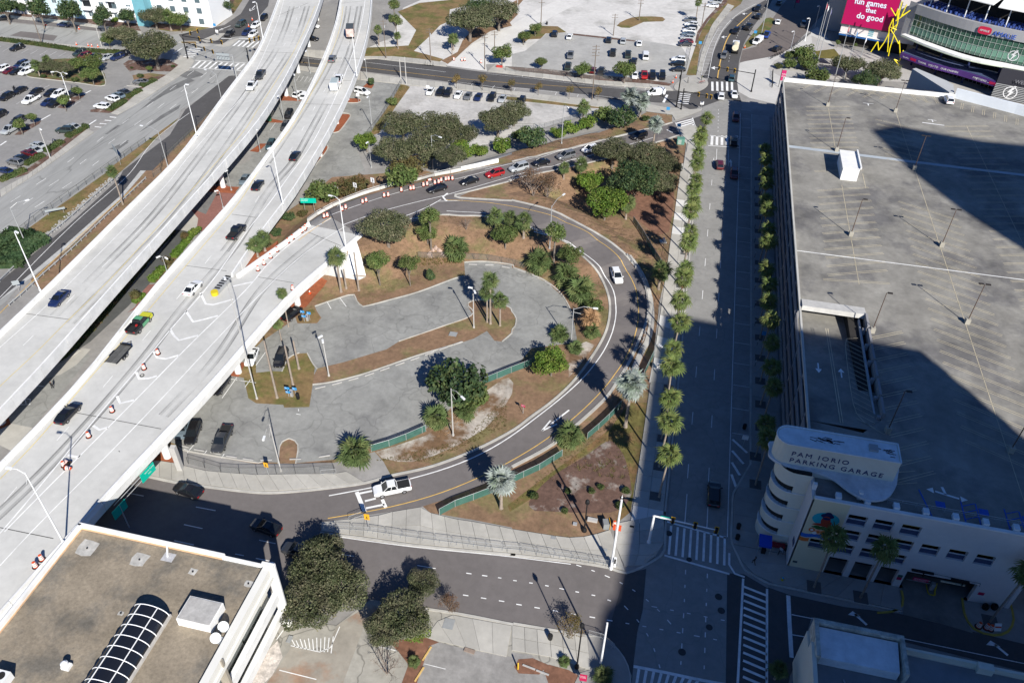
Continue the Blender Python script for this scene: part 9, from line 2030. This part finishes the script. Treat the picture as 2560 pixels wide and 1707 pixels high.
for i,(x,y)in enumerate(((1570,1300),(1500,1490))):p=P(13,x,y);t=E('parking_kerb',p,'yellow parking kerb at the red mulch, the %s one'%('upper','lower')[i],'wheel stop','yellow kerbs by the mulch',RAD(76));b=B();b.box((0,0,.1),(2.1,.2,.2));b.build('kerb_body',M('faded yellow concrete',(.60,.40,.14),.85,.2,.5),t)
for x,y,l in((155,1425,'left'),(280,1475,'right')):t=E('parking_kerb',P(14,x,y),'white parking kerb in the corner gravel, the %s one'%l,'wheel stop','white kerbs in the corner gravel',-.15);b=B();b.box((0,0,.1),(1.7,.2,.2));b.build('kerb_body',CPOLE,t)
t=E('bollard',P(14,55,1440),'yellow steel bollard in the corner mulch','bollard');b=B();b.lathe((0,0,0),[(.1,0),(.1,1.5),(.04,1.6)],10);b.build('bollard_body',M('bollard yellow',(.62,.40,.03),.6),t)
t=E('concrete_lump',P(13,1960,1275),'broken brownish concrete edge on the court','concrete lump');b=B();b.box((0,0,.12),(1.4,.5,.24),-.1);b.build('lump',M('stained lump',(.26,.20,.16),.9,.2,.4),t)
t=E('rubble',P(6,1385,655),'small broken monument base on the triangle lawn','monument base');b=B();b.box((0,0,.15),(1.4,1.2,.3),.3);b.box((.1,.1,.6),(.4,.4,.8),.3);b.build('base',CPOLE,t)
for x,y,l in((1540,605,'leftmost'),(1565,607,'second'),(1590,609,'third'),(1615,611,'rightmost')):t=E('scooter',P(1,x,y)+Vector((0,0,.15)),'black rental scooter parked on the cross road pavement, %s'%l,'scooter','rental scooters in a row',.2);b=B();b.box((0,0,.15),(.9,.16,.08));b.tube((.42,0,.15),(.5,0,1.1),.04);b.tube((.5,-.25,1.1),(.5,.25,1.1),.03);b.build('frame',BLACKM,t);b=B();b.tube((.5,-.04,.12),(.5,.04,.12),.12,n=10);b.tube((-.42,-.04,.12),(-.42,.04,.12),.12,n=10);b.build('wheels',TYRE,t)
for x,y,l in((1725,775,'left'),(1750,770,'right')):
    t=E('bicycle',P(2,x,y)+Vector((0,0,.17)),'red bicycle standing on the rounded street corner, the %s one'%l,'bicycle','red bicycles at the far corner',.4);b=B();b.tube((-.45,0,.35),(0,0,.75),.025);b.tube((0,0,.75),(.4,0,.8),.025);b.tube((.4,0,.9),(.5,0,.35),.025);b.tube((0,0,.3),(0,0,.9),.025);b.tube((.38,-.28,.98),(.38,.28,.98),.02);b.build('frame',M('bicycle red',(.45,.06,.05),.5),t)
    for xx in(-.5,.5):b=B();n=12;b.path([(xx+.33*math.cos(2*math.pi*i/n),0,.34+.33*math.sin(2*math.pi*i/n))for i in range(n+1)],.025,5);b.build('wheel',TYRE,t)
t=E('water_barrier',P(1,2235,625),'red plastic barrier lying at the yard path corner','barrier');b=B();b.box((0,0,.4),(2.0,.5,.8));b.build('barrier_body',M('barrier red',(.42,.05,.04),.6),t)
# people
SKIN=M('skin',(.32,.18,.12),.6);HAIR=M('dark hair',(.02,.015,.012),.7)
def person(loc,rz,shirt,legs,label,stride=.22):
    t=E('person',loc,label,'person',None,rz);J=[(0,0,.95,.15),(0,0,1.15,.14),(0,.0,1.38,.165),(0,0,1.5,.06),(0,.02,1.58,.075),(0,.02,1.7,.085),(.1,0,.9,.1),(.11,stride,.5,.07),(.11,stride*.9,.08,.05),(.11,stride+.14,.04,.04),(-.1,0,.9,.1),(-.11,-stride*.6,.5,.07),(-.11,-stride*1.4,.1,.05),(-.11,-stride*1.1,.04,.04),(.2,0,1.42,.065),(.26,-.12,1.16,.05),(.27,.05,.95,.04),(-.2,0,1.42,.065),(-.26,.12,1.16,.05),(-.27,.25,.98,.04)]
    ed=[(0,1),(1,2),(2,3),(3,4),(4,5),(0,6),(6,7),(7,8),(8,9),(0,10),(10,11),(11,12),(12,13),(2,14),(14,15),(15,16),(2,17),(17,18),(18,19)]
    me=bpy.data.meshes.new('person_body');me.from_pydata([j[:3]for j in J],ed,[]);o=bpy.data.objects.new('tmp',me);COL.objects.link(o);sk_=o.modifiers.new('skin','SKIN');me.skin_vertices[0].data[0].use_root=True
    for v,j in zip(me.skin_vertices[0].data,J):v.radius=(j[3],j[3]*.8)
    sb_=o.modifiers.new('sub','SUBSURF');sb_.levels=1;sb_.render_levels=1;dg=bpy.context.evaluated_depsgraph_get();dg.update();m2=bpy.data.meshes.new_from_object(o.evaluated_get(dg));bpy.data.objects.remove(o)
    for mt in(SKIN,M(shirt[0],shirt[1],.8),M(legs[0],legs[1],.8)):m2.materials.append(mt)
    for f in m2.polygons:z=f.center.z;f.material_index=0 if z>1.47 or(z<1.0 and abs(f.center.x)>.21)else 1 if z>.97 else 2
    link('body',m2,t);b=B();b.lathe((0,0,1.66),[(.09,0),(.1,.06),(.07,.12),(.02,.14)],10);b.build('hair',HAIR,t);return t
person(P(14,2215,480)+Vector((0,0,.14)),1.2,('black jacket',(.015,.015,.017)),('brown trousers',(.06,.04,.03)),'person in black walking on the shaded corner sidewalk');person(P(15,103,390)+Vector((0,0,.14)),2.6,('pale shirt',(.35,.36,.38)),('black trousers',(.012,.012,.014)),'person in a pale shirt beside the red bench');person(P(2,1738,745)+Vector((0,0,.17)),.6,('olive shirt',(.08,.09,.05)),('dark trousers',(.02,.02,.025)),'person standing by the red bicycles at the far corner');person(P(8,487,430),0,('black shirt',(.012,.012,.014)),('black trousers',(.012,.012,.014)),'person in black standing under the left viaduct',.08);person(P(2,1612,770)+Vector((0,0,.17)),2,('grey shirt',(.2,.2,.2)),('dark trousers',(.02,.02,.025)),'person in grey at the far signal pole',.1)

# prototypes that were only copied from are taken away again
def drop(o):
    for c in list(o.children):drop(c)
    bpy.data.objects.remove(o)
for o in[o for o in COL.objects if o.parent is None and o.location.y<-4000]:drop(o)
